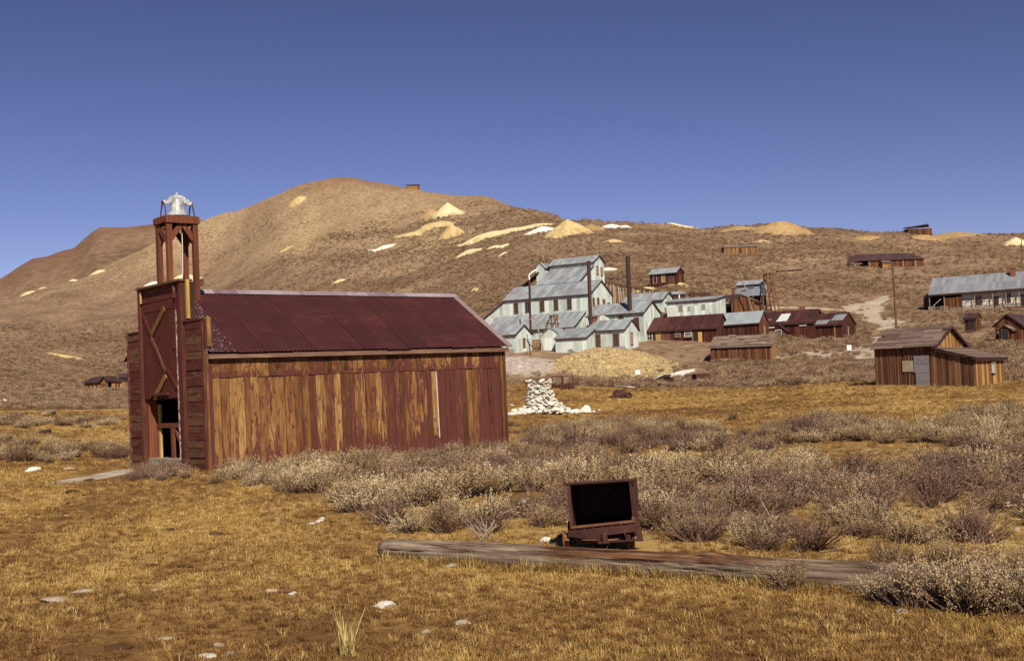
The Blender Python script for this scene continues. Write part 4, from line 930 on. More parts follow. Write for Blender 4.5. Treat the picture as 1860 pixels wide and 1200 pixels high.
MB().slab([(CU.translation.x - 5.2, CU.translation.y - .4, CU.translation.z - 1.5), (CU.translation.x - 1.2, CU.translation.y - .4, CU.translation.z + 1.0), (CU.translation.x - 1.2, CU.translation.y + 1.2, CU.translation.z + 1.0), (CU.translation.x - 5.2, CU.translation.y + 1.2, CU.translation.z - 1.5)], (0, 0, .3)).build('feed_chute', DKTRIM, mill)
# the low shed roof along the front
M5 = inv @ site(10.42, 191.6, 7.27, -31)
volume(mill, M5, 17.6, 4.4, 4.05, 6.75, METAL_WALL, METAL_ROOF, mode='shed', deep=3.5, seed=5, oh=.35)
add_window(mill, M5, -6.1, 1.0, .65, 1.75, cols=2, rows=4)
foot(M6 @ M5, -18, .5, -.8, 5)
# the block on the right with the tall stack
M8 = inv @ site(21.49, 185, 8.93, -33)
volume(mill, M8, 10.4, 6.2, 4.0, 5.82, METAL_WALL, METAL_ROOF, deep=5, seed=6, oh=.32)
for x, z, w_, h, cc, rw in ((-1.3, 1.0, .78, 2.0, 3, 5), (-4.1, 2.55, .75, .85, 4, 1), (-7.1, 2.6, .45, .6, 2, 1)): add_window(mill, M8, x, z, w_, h, cols=cc, rows=rw)
foot(M6 @ M8, -10.6, .3, -.6, 6.5)
M8i = M8
mb = MB(); mb.slab([(-9.6, -1.2, 2.2), (-6.3, -1.2, 2.1), (-6.3, -1.2, 3.3), (-7.1, -1.2, 3.75), (-9.6, -1.2, 3.2)], (0, 1.1, 0)); mb.build('wall', METAL_WALL, mill, M8)
# the block behind it
M9 = inv @ site(28.04, 210, 12.82, -33)
volume(mill, M9, 8.2, 5.1, 3.8, 5.25, METAL_WALL, METAL_ROOF, deep=4, seed=7, oh=.3)
add_window(mill, M9, 1.0, -.2, .45, 2.2, side='right', cols=2, rows=4, pane=PALEWOOD)
mb = MB(); mb.slab([(-8.3, -.2, 3.0), (-9.6, .4, 2.6), (-9.6, 3, 2.9), (-8.3, 2.6, 5.0)], (0, 0, .1)); mb.slab([(-9.5, .4, -2), (-8.25, .0, -2), (-8.25, .0, 3.1), (-9.5, .4, 2.6)], (0, .06, 0)); mb.build('gable_annex', METAL_WALL, mill, M9)

wing = root_at('white_metal_wing', site(36.11, 200, 12.23, -28), 'pale lean roofed corrugated wing of the mill, above the long red building', 'building')
volume(wing, I4, 9.2, 5.5, 3.35, 4.2, METAL_WALL, METAL_ROOF, mode='shed', deep=4, seed=8)
for x, z, w_, h, rw in ((-6.6, 1.7, .75, 1.0, 3), (-5.0, 1.75, .5, .55, 2), (-2.35, 1.75, .6, .75, 3)): add_window(wing, I4, x, z, w_, h, frame=WHITEFR, cols=3, rows=rw, fw=.09)
add_door(wing, I4, -6.9, -1.2, 1.3, 1.0, frame=DKTRIM, leaf=SIGNW); foot(wing.matrix_world, -9.4, .4, -.6, 6)
MB().lathe([(0, .75), (.36, .75), (.34, 0), (0, 0)][::-1], 10, (-.7, -.5, -.6)).tube((-1., -.5, -.6), (-1.05, -.5, 1.1), .05, n=6).build('rusty_barrel_and_pipe', RUSTL, wing)

S_M1 = site(17.28, 175, 6.26, -33, .012)
m1 = root_at('assay_building', S_M1, 'pale corrugated building with two tall brown sash windows, right front corner of the mill', 'building')
volume(m1, I4, 6.45, 4.7, 3.55, 5.05, METAL_WALL, METAL_ROOF, seed=9, oh=.26); foot(S_M1, -7, 1, -1, 5.2)
for x in (-4.75, -1.5): add_window(m1, I4, x, 1.0, .85, 1.75, cols=3, rows=4, fw=.13)
add_window(m1, I4, 2.25, 1.15, .55, 1.75, side='right', cols=1, rows=3, pane=PALEWOOD)
MB().box(-6.45, .02, -.035, .0, -.8, .85).build('skirting_sheet', METAL_PLAIN, m1)
MB().box(-6.62, -6.47, -.08, .1, -.6, 3.3).build('corner_post', DKTRIM, m1)
MB().box(-6.9, -6.2, 2.0, 2.8, 2.6, 5.7).box(-7.05, -6.05, 1.9, 2.9, 5.7, 5.85).build('brick_chimney', BRICK, m1)
S_M2 = site(11.26, 174.0, 6.35, -24)
m2 = root_at('metal_shed', S_M2, 'low windowless grey corrugated shed between the timber hoist and the two windowed building', 'shed')
volume(m2, I4, 5.05, 5.0, 2.35, 3.95, METAL_WALL, METAL_ROOF, mode='shed', seed=10, oh=.25); MB().box(-5.05, .0, -.06, -.02, -.02, .08).build('base_rail', DKTRIM, m2); foot(S_M2, -5.3, .3, -.6, 6)
S_M3 = site(*at(1019, 640, 178), -24)
m3 = root_at('gabled_metal_shed', S_M3, 'small pale corrugated shed with its gable to the front, left of the low grey shed', 'shed')
volume(m3, Matrix.Rotation(math.pi / 2, 4, 'Z') @ Matrix.Translation((4.6, 0, 0)), 4.6, 3.3, 2.75, 3.95, METAL_WALL, METAL_ROOF, seed=11, oh=.2)
mb = MB(); mb.slab([(-3.31, -.01, -2), (-.0, -.01, -2), (-.0, -.01, 2.75), (-1.65, -.01, 3.95), (-3.31, -.01, 2.75)], (0, .06, 0)); mb.build('gable_wall', METAL_WALL, m3); foot(S_M3, -3.6, .3, -.3, 5)
S_M4 = site(.56, 177.02, 6.55, -36)
m4 = root_at('small_metal_house', S_M4, 'small pale corrugated house with one narrow gable window, just right of the firehouse roof end', 'building')
volume(m4, I4, 4.2, 4.35, 3.2, 4.62, METAL_WALL, METAL_ROOF, seed=12, oh=.25); foot(S_M4, -4.6, .5, -.5, 5)
add_window(m4, I4, 2.1, 1.15, .42, 1.25, side='right', cols=1, rows=2, pane=RUSTL)
MB().tube((-1.5, 3.4, 3.6), (-1.5, 3.4, 5.6), .12, n=8).build('stove_pipe', STACK, m4)
# stacks, poles and timber frames about the mill
def to_ground(p, q):
    """p moved along the line away from q until it stands in the ground"""
    p = Vector(p); q = Vector(q); d = (p - q).normalized(); k = 0
    if d.z > -.2: return p
    while p.z > gz(p.x, p.y) - .3 and k < 60: p = p + d * .25; k += 1
    return p
def stack(name, base, top, r_, label, cone=0., guy=False):
    p = to_ground(base, top); q = Vector(top); mb = MB(); n = max(3, int((q - p).length / 1.4))
    for i in range(n):
        a, b_ = p.lerp(q, i / n), p.lerp(q, (i + 1) / n); k = r_ * (1 + cone * (1 - i / n)); mb.tube(a, b_, k, k * .985, 14, caps=(i == n - 1))
        mb.tube(b_ - (q - p).normalized() * .06, b_, k * 1.06, k * 1.06, 14)
    o = mb.build(name, STACK, None); return props(o, label, 'smokestack')
stack('smokestack', at(1073, 588, 180.), at(1069, 474, 180.), .30, 'dark iron smokestack in front of the mill gable, second tallest')
stack('smokestack', at(1144, 560, 187.0), at(1140, 465, 187.0), .36, 'tallest thick dark red smokestack rising from the mill roof on the right', .08)
stack('thin_smokestack', at(963.5, 587, 188.6), at(961.5, 508, 188.6), .19, 'thin dark stovepipe stack with a pale bent top, left side of the mill')
bent = MB().path([at(961.5, 508, 188.6), at(961, 500, 188.6), at(964, 496, 188.6), at(974, 490, 189)], .13, 8).build('bent_pipe', SIGNW, None); props(bent, 'white bent pipe curving from the thin stack top to the hoist house', 'pipe')
def pole(name, a, b_, r_, label, cat='pole', m=OLDWOOD, arms=()):
    if cat in ('pole', 'post', 'pipe'): a = to_ground(a, b_)
    o = MB().tube(a, b_, r_, r_ * .75, 8).build(name, m, None); props(o, label, cat)
    for f, hw in arms:
        c = Vector(a).lerp(Vector(b_), f); MB().bar(c - Vector((hw, 0, .03)), c + Vector((hw, .05, .03)), .12, .12).build('cross_arm', m, o)
    return o
pole('flagpole', at(1086.5, 468, 204.5), at(1083.5, 392, 204.5), .045, 'thin pale flagpole on the top gable of the mill', 'flagpole', PALEWOOD)
pole('utility_pole', at(988, 641, 176), at(972, 577, 176), .12, 'leaning pale utility pole with a short crossarm before the mill', m=PALEWOOD, arms=((.97, .9),))
pole('leaning_post', at(964.5, 646, 174), at(957, 606, 174), .07, 'dark thin leaning post beside the small pale house of the mill', m=STACK, arms=())
pole('utility_pole', at(1629, 606, 150), at(1621, 477, 150), .15, 'tall brown utility pole standing behind the shack with the lean-to', arms=((.985, .25),))
pole('utility_pole', on_ground(1856, 479), at(1855, 428, on_ground(1856, 479).y), .17, 'far utility pole with crossarm at the right edge on the hillside', arms=((.96, 1.2), (.9, .8)))
pole('leaning_pole', at(1366, 563, 203), at(1345, 494, 203), .11, 'long thin leaning pole in front of the metal hoist building', m=PALEWOOD)
pole('rusty_stovepipe', at(1334, 572, 198), at(1331.5, 524, 198), .17, 'rusty stovepipe with a cap beside the brown barn', 'pipe', STACK, arms=((.99, .3),))
hf = root_at('timber_hoist_frame', Matrix.Translation(at(998, 602, 187)), 'rusty brown timber hoist frame standing before the low mill roof', 'frame')
def loc(px, py, Y, o): return o.matrix_world.inverted() @ at(px, py, Y)
for (a, b_) in (((989, 604), (1000, 573)), ((1001, 603), (1002, 573)), ((1012, 603), (1006, 573)), ((999, 603), (1013, 573)), ((1014, 598), (1012, 573)), ((998, 573), (1014, 573)), ((992, 587), (1016, 588))):
    MB().bar(hf.matrix_world.inverted() @ (to_ground(at(*a, 186.5), at(*b_, 186.8)) if a[1] > 590 else at(*a, 186.5)), loc(*b_, 186.8, hf), .2, .2).build('timber', OLDWOOD, hf)
tr = root_at('inclined_timber_leg', Matrix.Translation(at(985, 640, 180)), 'rusty inclined timbers leaning against the small gabled shed', 'frame')
for (a, b_) in (((973, 643), (995, 604)), ((978, 646), (985, 626)), ((984, 643), (998, 598)), ((975, 638), (990, 628))):
    MB().bar(tr.matrix_world.inverted() @ to_ground(at(*a, 179), at(*b_, 181)), loc(*b_, 181, tr), .22, .16).build('timber', OLDWOOD, tr)

# --- red buildings along the road
S = site(32.38, 180, 7.17, -30, .004)
b = root_at('long_red_building', S, 'long low dark red building with red roof and several pale framed windows', 'building')
volume(b, I4, 13.5, 5.6, 2.62, 4.72, REDWALL, RUSTROOF, seed=21, oh=.28); foot(S, -13.8, .3, -1, 6)
add_window(b, I4, -11.55, 1.05, .95, 1.25, frame=WHITEFR, cols=2, rows=2, fw=.1); add_door(b, I4, -9.95, .15, .75, 2.05, frame=PALEWOOD, leaf=YELLOW)
add_window(b, I4, -8.65, .95, 1.05, 1.35, frame=WOODFR, cols=2, rows=2, fw=.11, pane=RUSTL); add_window(b, I4, -6.6, 1.3, .8, .95, frame=PALEWOOD, cols=4, rows=2, fw=.08)
add_window(b, I4, -4.85, 1.4, .95, .9, frame=WHITEFR, cols=3, rows=2, fw=.12); add_door(b, I4, -3.55, .2, .8, 1.75, frame=OLDWOOD, leaf=GLASS)
MB().box(-.38, .38, -.03, .0, 0, 1.7).build('open_door', YELLOW, b, Matrix.Translation((-2.72, -.1, .2)) @ Matrix.Rotation(.5, 4, 'Z'))
MB().box(-.05, .05, -.05, .02, .2, 2.0).build('door_post', YELLOW, b, Matrix.Translation((-4.05, -.05, 0)))
MB().box(-1.25, -.02, -.06, -.0, 2.32, 2.42).build('white_strip', SIGNW, b)
MB().box(-5.5, -4.2, -.35, -.02, 1.12, 1.2).build('window_shelf', PALEWOOD, b)
S = site(39.12, 180, 7.6, -32, -.006)
b = root_at('grey_roofed_building', S, 'red brown board building with smooth grey metal roof and brown gable end', 'building')
volume(b, I4, 7.0, 4.3, 2.7, 4.48, REDWALL, METAL_PLAIN, seed=22, oh=.24, boards=.2); foot(S, -7.3, .4, -.6, 4.8)
mb = MB(); board_wall(mb, .06, 4.24, -2, lambda y: 2.7 + 1.7 * (1 - abs(y - 2.15) / 2.15) - .1, .04, .22, random.Random(4), 'y'); mb.build('gable_boards', BROWNWALL, b)
add_door(b, I4 @ Matrix.Translation((.07, 0, 0)), 2.15, .3, .5, 1.75, leaf=PALEWOOD, side='right')
S = site(49.61, 187, 7.41, -32, .004)
b = root_at('red_house_with_porch', S, 'dark red house with a pale skylight patch in its roof and a small gabled porch', 'building')
volume(b, I4, 8.9, 5.75, 3.05, 5.07, REDWALL, RUSTROOF, seed=23, oh=.3); foot(S, -9.2, .4, -2.4, 6)
sl = (5.07 - 3.05) / 2.875
mb = MB(); mb.slab([(-6.4, .15, 3.05 + .15 * sl + .115), (-4.55, .15, 3.05 + .15 * sl + .115), (-4.4, 2.0, 3.05 + 2.0 * sl + .115), (-6.0, 2.0, 3.05 + 2.0 * sl + .115)], (0, 0, .03)); mb.build('pale_roof_patch', METAL_WALL, b)
MB().slab([(-8.1, .5, 3.05 + .5 * sl + .115), (-7.3, .5, 3.05 + .5 * sl + .115), (-7.3, 1., 3.05 + 1. * sl + .115), (-8.1, 1., 3.05 + 1. * sl + .115)], (0, 0, .02)).build('rust_patch', RUSTL, b)
MB().box(-3.0, -2.3, 2.7, 3.2, 4.9, 5.6).build('brick_chimney', BRICK, b)
MB().box(-8.6, -.1, -.09, -.02, 2.62, 2.72).build('white_strip', SIGNW, b); MB().box(-7.6, -6.6, -.12, -.03, 2.25, 2.4).build('white_strip', SIGNW, b); MB().box(-2.4, -1.2, -.12, -.03, 2.3, 2.44).build('white_strip', SIGNW, b)
PR = Matrix.Translation((-4.2, -1.9, 0)); volume(b, PR @ Matrix.Rotation(math.pi / 2, 4, 'Z') @ Matrix.Translation((1.9, -0., 0)), 1.9, 2.3, 1.7, 2.55, REDWALL, RUSTROOF, seed=24, oh=.2, deep=1.5)
add_door(b, PR, -1.15, .0, .85, 1.7, frame=WHITEFR, leaf=GLASS); MB().box(-1.45, -1.3, -1.98, -1.9, .0, 1.65).build('half_open_door', YELLOW, b, Matrix.Translation((-4.1, 0, 0)))
MB().box(-8.3, -7.2, -.7, -.1, .2, 1.3).build('grey_lean_sheet', METAL_PLAIN, b, Matrix.Rotation(-.2, 4, 'X'))
S = site(53.68, 185, 7.28, -38, .008)
b = root_at('red_end_house', S, 'small red board house with two grey roof patches, right end of the red row', 'building')
volume(b, I4, 5.0, 5.7, 2.5, 4.3, REDWALL, RUSTROOF, seed=25, oh=.25, boards=.22); foot(S, -5.3, .4, -.6, 6.2); sl = 1.8 / 2.85
for xa, xb, ya, yb in ((-4.9, -2.6, -.15, 1.0), (-2.3, -.15, .7, 2.3)):
    MB().slab([(xa, ya, 2.5 + ya * sl + .115), (xb, ya, 2.5 + ya * sl + .115), (xb + .2, yb, 2.5 + yb * sl + .115), (xa + .4, yb, 2.5 + yb * sl + .115)], (0, 0, .03)).build('grey_roof_patch', LONG_ROOF, b)
MB().box(.05, .09, 2.2, 2.6, .2, 2.0).build('door', PALEWOOD, b)
MB().box(-1.3, -1.18, -.08, -.04, -.1, 2.3).build('pale_post', YELLOW, b)
MB().bar((-2.0, -2.2, -.35), (.3, -1.6, .1), .12, .08).build('fallen_board', PALEWOOD, b)

# --- the board shed below the road
S = site(33.97, 150, 3.37, -19, .01)
b = root_at('board_shed', S, 'brown upright board shed with a damaged pale shingle roof standing below the red row', 'shed')
volume(b, I4, 7.95, 5.2, 2.3, 3.95, BROWNWALL, SHAKE, mode='shed', seed=26, oh=.3, boards=.2, trim=False); foot(S, -8.2, .4, -.6, 5.6)
mb = MB(); rs = random.Random(3); sl = 1.65 / 5.2
for k in range(34):
    x = rs.uniform(-7.8, -.6); y = rs.uniform(-.1, 5.); wd = rs.uniform(.4, 1.5)
    mb.slab([(x, y, 2.3 + y * sl + .10), (x + wd, y, 2.3 + y * sl + .10), (x + wd, y + .22, 2.3 + (y + .22) * sl + .13), (x, y + .22, 2.3 + (y + .22) * sl + .13)], (0, 0, .03))
mb.build('loose_shingles', SHAKE, b)['kind'] = 'stuff'
for x, y, wd in ((-6.9, .9, 1.0), (-2.3, .8, 1.6), (-4.6, 2.6, .9), (-5.9, 4.0, .8), (-1.7, 3.7, 1.1)):
    MB().slab([(x, y, 2.3 + y * sl + .112), (x + wd, y, 2.3 + y * sl + .112), (x + wd, y + .5, 2.3 + (y + .5) * sl + .112), (x, y + .5, 2.3 + (y + .5) * sl + .112)], (0, 0, .012)).build('roof_gap', DKTRIM if x != -2.3 else PALEWOOD, b)
mb = MB(); board_wall(mb, .05, 5.2, -1, lambda y: 2.3 + sl * y, .04, .22, random.Random(8), 'y'); mb.build('end_boards', TANWALL, b)

# --- shack with a lean-to on the right, its boards built one by one
SHK = site(28.19, 76.37, .66, -45, .006)
b = root_at('board_shack', SHK, 'weathered brown board shack with tan lean-to, boarded window and grey plank door', 'building')
BRP = mat_plank(); BRP.name = 'shack_board'
nt_ = BRP.node_tree
SBM = mat_boards  # far boards keep the painted variant
def mat_shack(name, stops):
    m, nt, bs_ = new_mat(name, .9); g = G(nt); oi = g.info(); off = g.math('MULTIPLY', oi.outputs['Random'], 71.)
    xyz = g.vmath('ADD', g.obj(), g.comb(off, off, off)); c = g.sep(g.obj())
    gr = g.noise(g.scale(xyz, (6., 6., 1.6)), 1., 6, .64, .5)
    t = g.math('ADD', g.math('MULTIPLY', gr, .8), g.math('MULTIPLY', g.math('SUBTRACT', oi.outputs['Random'], .4), .3))
    c2 = g.ramp(t, stops); c2 = g.mix(g.math('MULTIPLY', g.map(c[2], .12, .0), g.map(gr, .4, .55)), c2, (.36, .30, .25))
    return finish(m, g, bs_, c2, gr, .5, .02)
SH_BROWN = mat_shack('shack_brown_board', [(.28, (.045, .02, .012)), (.48, (.13, .058, .028)), (.66, (.24, .125, .06)), (.85, (.34, .21, .11))])
SH_TAN = mat_shack('shack_tan_board', [(.26, (.10, .04, .015)), (.45, (.28, .14, .045)), (.66, (.50, .31, .12)), (.85, (.62, .44, .21))])
def unit_box(mats): return MB().add([(0, 0, 0), (1, 0, 0), (1, 1, 0), (0, 1, 0), (0, 0, 1), (1, 0, 1), (1, 1, 1), (0, 1, 1)], [(3, 2, 1, 0), (4, 5, 6, 7), (0, 1, 5, 4), (1, 2, 6, 5), (2, 3, 7, 6), (3, 0, 4, 7)]).mesh('board_mesh', mats)
UB, UT, US = unit_box(SH_BROWN), unit_box(SH_TAN), unit_box(mat_shack('shack_roof_board', [(.3, (.085, .055, .042)), (.5, (.17, .115, .092)), (.72, (.29, .215, .175))]))
def ub(me, name, x0, x1, y0, y1, z0, z1, parent=b, M0=I4): return link(name, me, parent, M0 @ Matrix.Translation((x0, y0, z0)) @ Matrix.Diagonal((x1 - x0, y1 - y0, z1 - z0, 1)))
SL, SW_, SH_, SR = 4.2, 4.8, 2.72, 3.98; XL = 2.66          # lean-to reaches XL to the right
rs = random.Random(12); x = -SL
def topf(x): return SH_ - .02 if x < .05 else SH_ - .25 - (SH_ - .25 - 1.75) * min(1, x / XL)
while x < XL - .02:
    wd = min(rs.uniform(.15, .24), XL - x); zt = min(topf(x), topf(x + wd))
    if not (-.62 < x < .1 and False): ub(UB, 'board', x + .008, x + wd - .008, -.03 - rs.uniform(0, .025), .02, -.35 - rs.uniform(0, .04), zt)
    if rs.random() < .55: ub(UB, 'batten', x - .03, x + .03, -.075, -.04, -.3, min(zt, topf(x)) - .02)
    x += wd
y = .0
while y < SW_ - .02:
    wd = min(rs.uniform(.16, .25), SW_ - y); q = max(0, 1 - abs(y + wd / 2 - SW_ / 2) / (SW_ / 2)); zt = SH_ + (SR - SH_) * q - .06
    if zt > 2.5: ub(UT, 'gable_board', -.02, .03 + rs.uniform(0, .02), y + .008, y + wd - .008, 2.35, zt)
    ub(UT, 'board', XL - .02, XL + .03 + rs.uniform(0, .025), y + .008, y + wd - .008, -.5, 1.78); y += wd
mb = MB(); mb.box(-SL, -SL + .05, .05, SW_, -.8, SH_); mb.box(-SL, XL, SW_ - .05, SW_, -.8, 1.8); mb.box(-SL, 0, SW_ - .06, SW_ - .01, 1.8, SH_); mb.box(-SL + .05, -.03, .03, .07, -.5, SH_ - .05)
mb.slab([(.0, .04, -.5), (XL - .03, .04, -.5), (XL - .03, .04, 1.7), (0, .04, 2.4)], (0, .03, 0)); mb.box(XL - .1, XL - .04, .07, SW_ - .06, -.5, 1.75)
mb.slab([(-.09, .08, 2.2), (-.09, SW_ - .08, 2.2), (-.09, SW_ - .08, SH_), (-.09, SW_ / 2, SR - .06), (-.09, .08, SH_)], (.04, 0, 0)); mb.build('wall', DARKB, b)
sl = (SR - SH_) / (SW_ / 2); pit = math.atan(sl); nrow = 11; sln = (SW_ / 2 + .35) / math.cos(pit)
for side in (0, 1):
    base = Matrix.Translation((0, -.35, SH_ - .35 * sl + .03)) @ Matrix.Rotation(pit, 4, 'X') if side == 0 else Matrix.Translation((0, SW_ + .35, SH_ - .35 * sl + .03)) @ Matrix.Rotation(-pit, 4, 'X')
    for k in range(nrow):
        y0 = sln / nrow * k; cuts = [-SL - .25 - rs.uniform(-.04, .1)] + sorted(rs.uniform(-SL, -.2) for _ in range(2)) + [.3 + rs.uniform(-.05, .05)]
        for a, c_ in zip(cuts[:-1], cuts[1:]):
            if side == 0 and ((k == 6 and a < -4.2) or (k == 8 and c_ > .2)): a, c_ = (a + .75, c_) if a < -4.2 else (a, c_ - .45)
            if c_ - a < .15: continue
            z_ = .012 * (k % 2) + rs.uniform(0, .02)
            if side == 0: ub(US, 'roof_board', a + .004, c_ - .004, y0, y0 + sln / nrow + .035, z_, z_ + .025, M0=base)
            else: ub(US, 'roof_board', a + .004, c_ - .004, -y0 - sln / nrow - .035, -y0, z_, z_ + .025, M0=base)
mb = MB(); mb.slab([(-SL - .2, -.3, SH_ - .3 * sl - .01), (.25, -.3, SH_ - .3 * sl - .01), (.25, SW_ / 2, SR - .01), (-SL - .2, SW_ / 2, SR - .01)], (0, 0, .02)); mb.slab([(-SL - .2, SW_ / 2, SR - .01), (.25, SW_ / 2, SR - .01), (.25, SW_ + .3, SH_ - .3 * sl - .01), (-SL - .2, SW_ + .3, SH_ - .3 * sl - .01)], (0, 0, .02)); mb.build('roof_deck', DKTRIM, b)
for ya, za, yb, zb in ((-.35, SH_ - .35 * sl, SW_ / 2, SR), (SW_ / 2, SR, SW_ + .35, SH_ - .35 * sl)):
    MB().slab([(.26, ya, za - .14), (.26, yb, zb - .14), (.26, yb, zb + .07), (.26, ya, za + .07)], (.05, 0, 0)).build('barge_board', DKTRIM, b)
lp = math.atan((SH_ - .2 - 1.78) / XL); base = Matrix.Translation((0, 0, SH_ - .2)) @ Matrix.Rotation(lp, 4, 'Y')
for k in range(12):
    x0 = k * (XL + .3) / 12 / math.cos(lp); ub(US, 'roof_board', x0, x0 + (XL + .3) / 12 / math.cos(lp) + .03, -.25 - rs.uniform(0, .08), SW_ + .2, .012 * (k % 2), .012 * (k % 2) + .03, M0=base)
MB().bar((-.1, -.22, SH_ - .26), (XL + .3, -.22, 1.66), .05, .2).build('barge_board', DKTRIM, b); MB().box(XL + .2, XL + .26, -.2, SW_ + .15, 1.52, 1.70).build('eave_board', DKTRIM, b)
MB().box(-2.2, -1.42, -.12, -.085, .95, 1.7).build('boarded_window', PALEWOOD, b)
for k in range(4): ub(unit_box(mat_plain('grey_door_plank', (.13, .115, .125), (.26, .235, .245), 6)), 'door_plank', -1.36 + (.0 if k > 1 else .1), -.32, -.14, -.09, -.3 + .58 * k, -.3 + .58 * k + .56)
add_window(b, Matrix.Translation((XL + .05, 0, 0)), 2.9, .72, .5, .62, side='right', frame=PALEWOOD, cols=1, rows=1, fw=.06, pane=METAL_WALL)
foot(SHK, -SL - .4, XL + .4, -.4, SW_ + .5)

# --- long pale house on the right, porch with broken braces, picket fence before it
S = site(*(on_ground(1689, 565)), -33); zb = S.translation.z; D = S.translation.y; S = site(S.translation.x, D, zb - .2, -33)
b = root_at('long_porch_house', S, 'long white sided house with grey roof, brick chimney and ruined open porch', 'building')
HL = 34; H1h, H1r, HWd = 3.75, 7.2, 8.6; MI = Matrix.Translation((HL, 0, 0))
sl = (H1r - H1h) / (HWd / 2)
mb = MB(); mb.slab([(-.1, -.3, H1h - .3 * sl), (HL + .3, -.3, H1h - .3 * sl), (HL + .3, HWd / 2, H1r), (-.1, HWd / 2, H1r)], (0, 0, .09)); mb.slab([(-.1, HWd / 2, H1r + .002), (HL + .3, HWd / 2, H1r + .002), (HL + .3, HWd + .3, H1h - .3 * sl), (-.1, HWd + .3, H1h - .3 * sl)], (0, 0, .09)); mb.build('roof', LONG_ROOF, b)
mb = MB(); mb.box(6.4, HL, .75, .85, -1, H1h + .2); mb.box(0.0, HL, HWd - .1, HWd, -1, H1h); mb.box(HL - .1, HL, 2.3, HWd - .1, -1, H1h); mb.build('wall', WHITEW, b)
mb = MB(); mb.slab([(0, 2.0, -1), (0, HWd, -1), (0, HWd, H1h), (0, HWd / 2, H1r - .1), (0, 2.0, H1h + 1.3)], (.1, 0, 0)); mb.box(.1, 6.4, 3.4, 3.5, -1, H1h + 1.6); mb.build('wall', DARKB, b)  # left end wall lies in shade, which the dark wood colour paints in
MB().box(0, HL, .0, 2.2, -1.2, -.02).build('porch_floor', OLDWOOD, b); MB().box(-.08, HL + .2, -.3, -.22, H1h - .55, H1h - .32).build('eave_trim', DKTRIM, b)
for x in (.05, 3.0, 6.5, 9.0, 12.5, 15.0, 17.5, 19.5, 21.0, 23.5): MB().box(x - .06, x + .06, -.06, .06, -.1, H1h - .4).build('porch_post', PALEWOOD if x not in (6.5,) else OLDWOOD, b)
mb = MB(); board_wall(mb, 2.9, 5.2, -.2, lambda x: 2.6, .05, .25, random.Random(3)); mb.build('porch_boards', BROWNWALL, b)
mb = MB(); board_wall(mb, 5.35, 6.4, -.2, lambda x: 2.7, .0, .25, random.Random(4)); mb.build('porch_boards', BROWNWALL, b)
for x0, x1 in ((7.0, 9.0), (8.6, 10.6), (9.6, 11.4), (10.2, 12.2), (11.4, 13.4), (14.2, 16.2), (16.8, 17.6)): MB().bar((x0, .0, 1.3), (x1, .05, H1h - .45), .13, .1).build('porch_brace', OLDWOOD, b)
MB().bar((.7, .3, 1.2), (2.4, .3, 2.6), .2, .06).build('leaning_board', SIGNW, b)
for x, w_, h in ((15.2, .9, 1.7), (19.0, .9, 1.7), (9.6, 1.2, 1.5), (22.5, .9, 1.7)): add_window(b, Matrix.Translation((0, .74, 0)), x, 1.0, w_, h, frame=WOODFR, cols=2, rows=2)
for x in (18.2, 21.3, 12.9): add_door(b, Matrix.Translation((0, .74, 0)), x, .0, .95, 2.2, frame=OLDWOOD, leaf=GLASS)
MB().box(13.0, 13.12, -.05, 0, .9, 1.0).box(6.5, 24, -.04, .02, 1.35, 1.45).build('porch_rail', OLDWOOD, b)
mb = MB(); mb.box(15.55, 16.5, 3.0, 3.9, 5.2, 7.9); mb.box(15.45, 16.6, 2.9, 4.0, 7.9, 8.1); mb.build('brick_chimney', BRICK, b)
MB().slab([(-1.7, 2.2, -1.5), (-.12, 2.2, -1.5), (-.12, 2.2, H1h + .4), (-1.7, 2.2, H1h - .2)], (0, 5.5, 0)).build('end_annex', DARKROOF, b); MB().tube((1.9, HWd / 2, H1r), (1.9, HWd / 2, H1r + .6), .12, n=8).build('stove_pipe', STACK, b); foot(S, -1.5, HL, -2.8, HWd + 1)  # shadowed lean-to: its shade is put into the dark roof colour
fn = root_at('picket_fence', S @ Matrix.Translation((0, -1.8, -.3)), 'weathered grey picket fence in front of the long porch house', 'fence')
PK = MB().box(-.045, .045, -.012, .012, 0, 1).mesh('picket_mesh', PALEWOOD); PK2 = MB().box(-.045, .045, -.012, .012, 0, 1).mesh('picket_mesh', REDPOST); rs = random.Random(6)
for k in range(130):
    x = .2 + k * .2
    if rs.random() < .16: continue
    zt = gz(*(S @ Vector((x, -1.8, 0)))[:2]) - (zb - .2) + .3
    link('picket', PK if x < 14.5 else PK2, fn, Matrix.Translation((x, 0, zt - .25)) @ Matrix.Rotation(rs.uniform(-.06, .06), 4, 'Y') @ Matrix.Diagonal((1, 1, rs.uniform(1.15, 1.45), 1)))
for z in (.45, 1.0): MB().bar((0, .04, z), (26.5, .04, z - .4), .05, .08).build('fence_rail', OLDWOOD, fn)

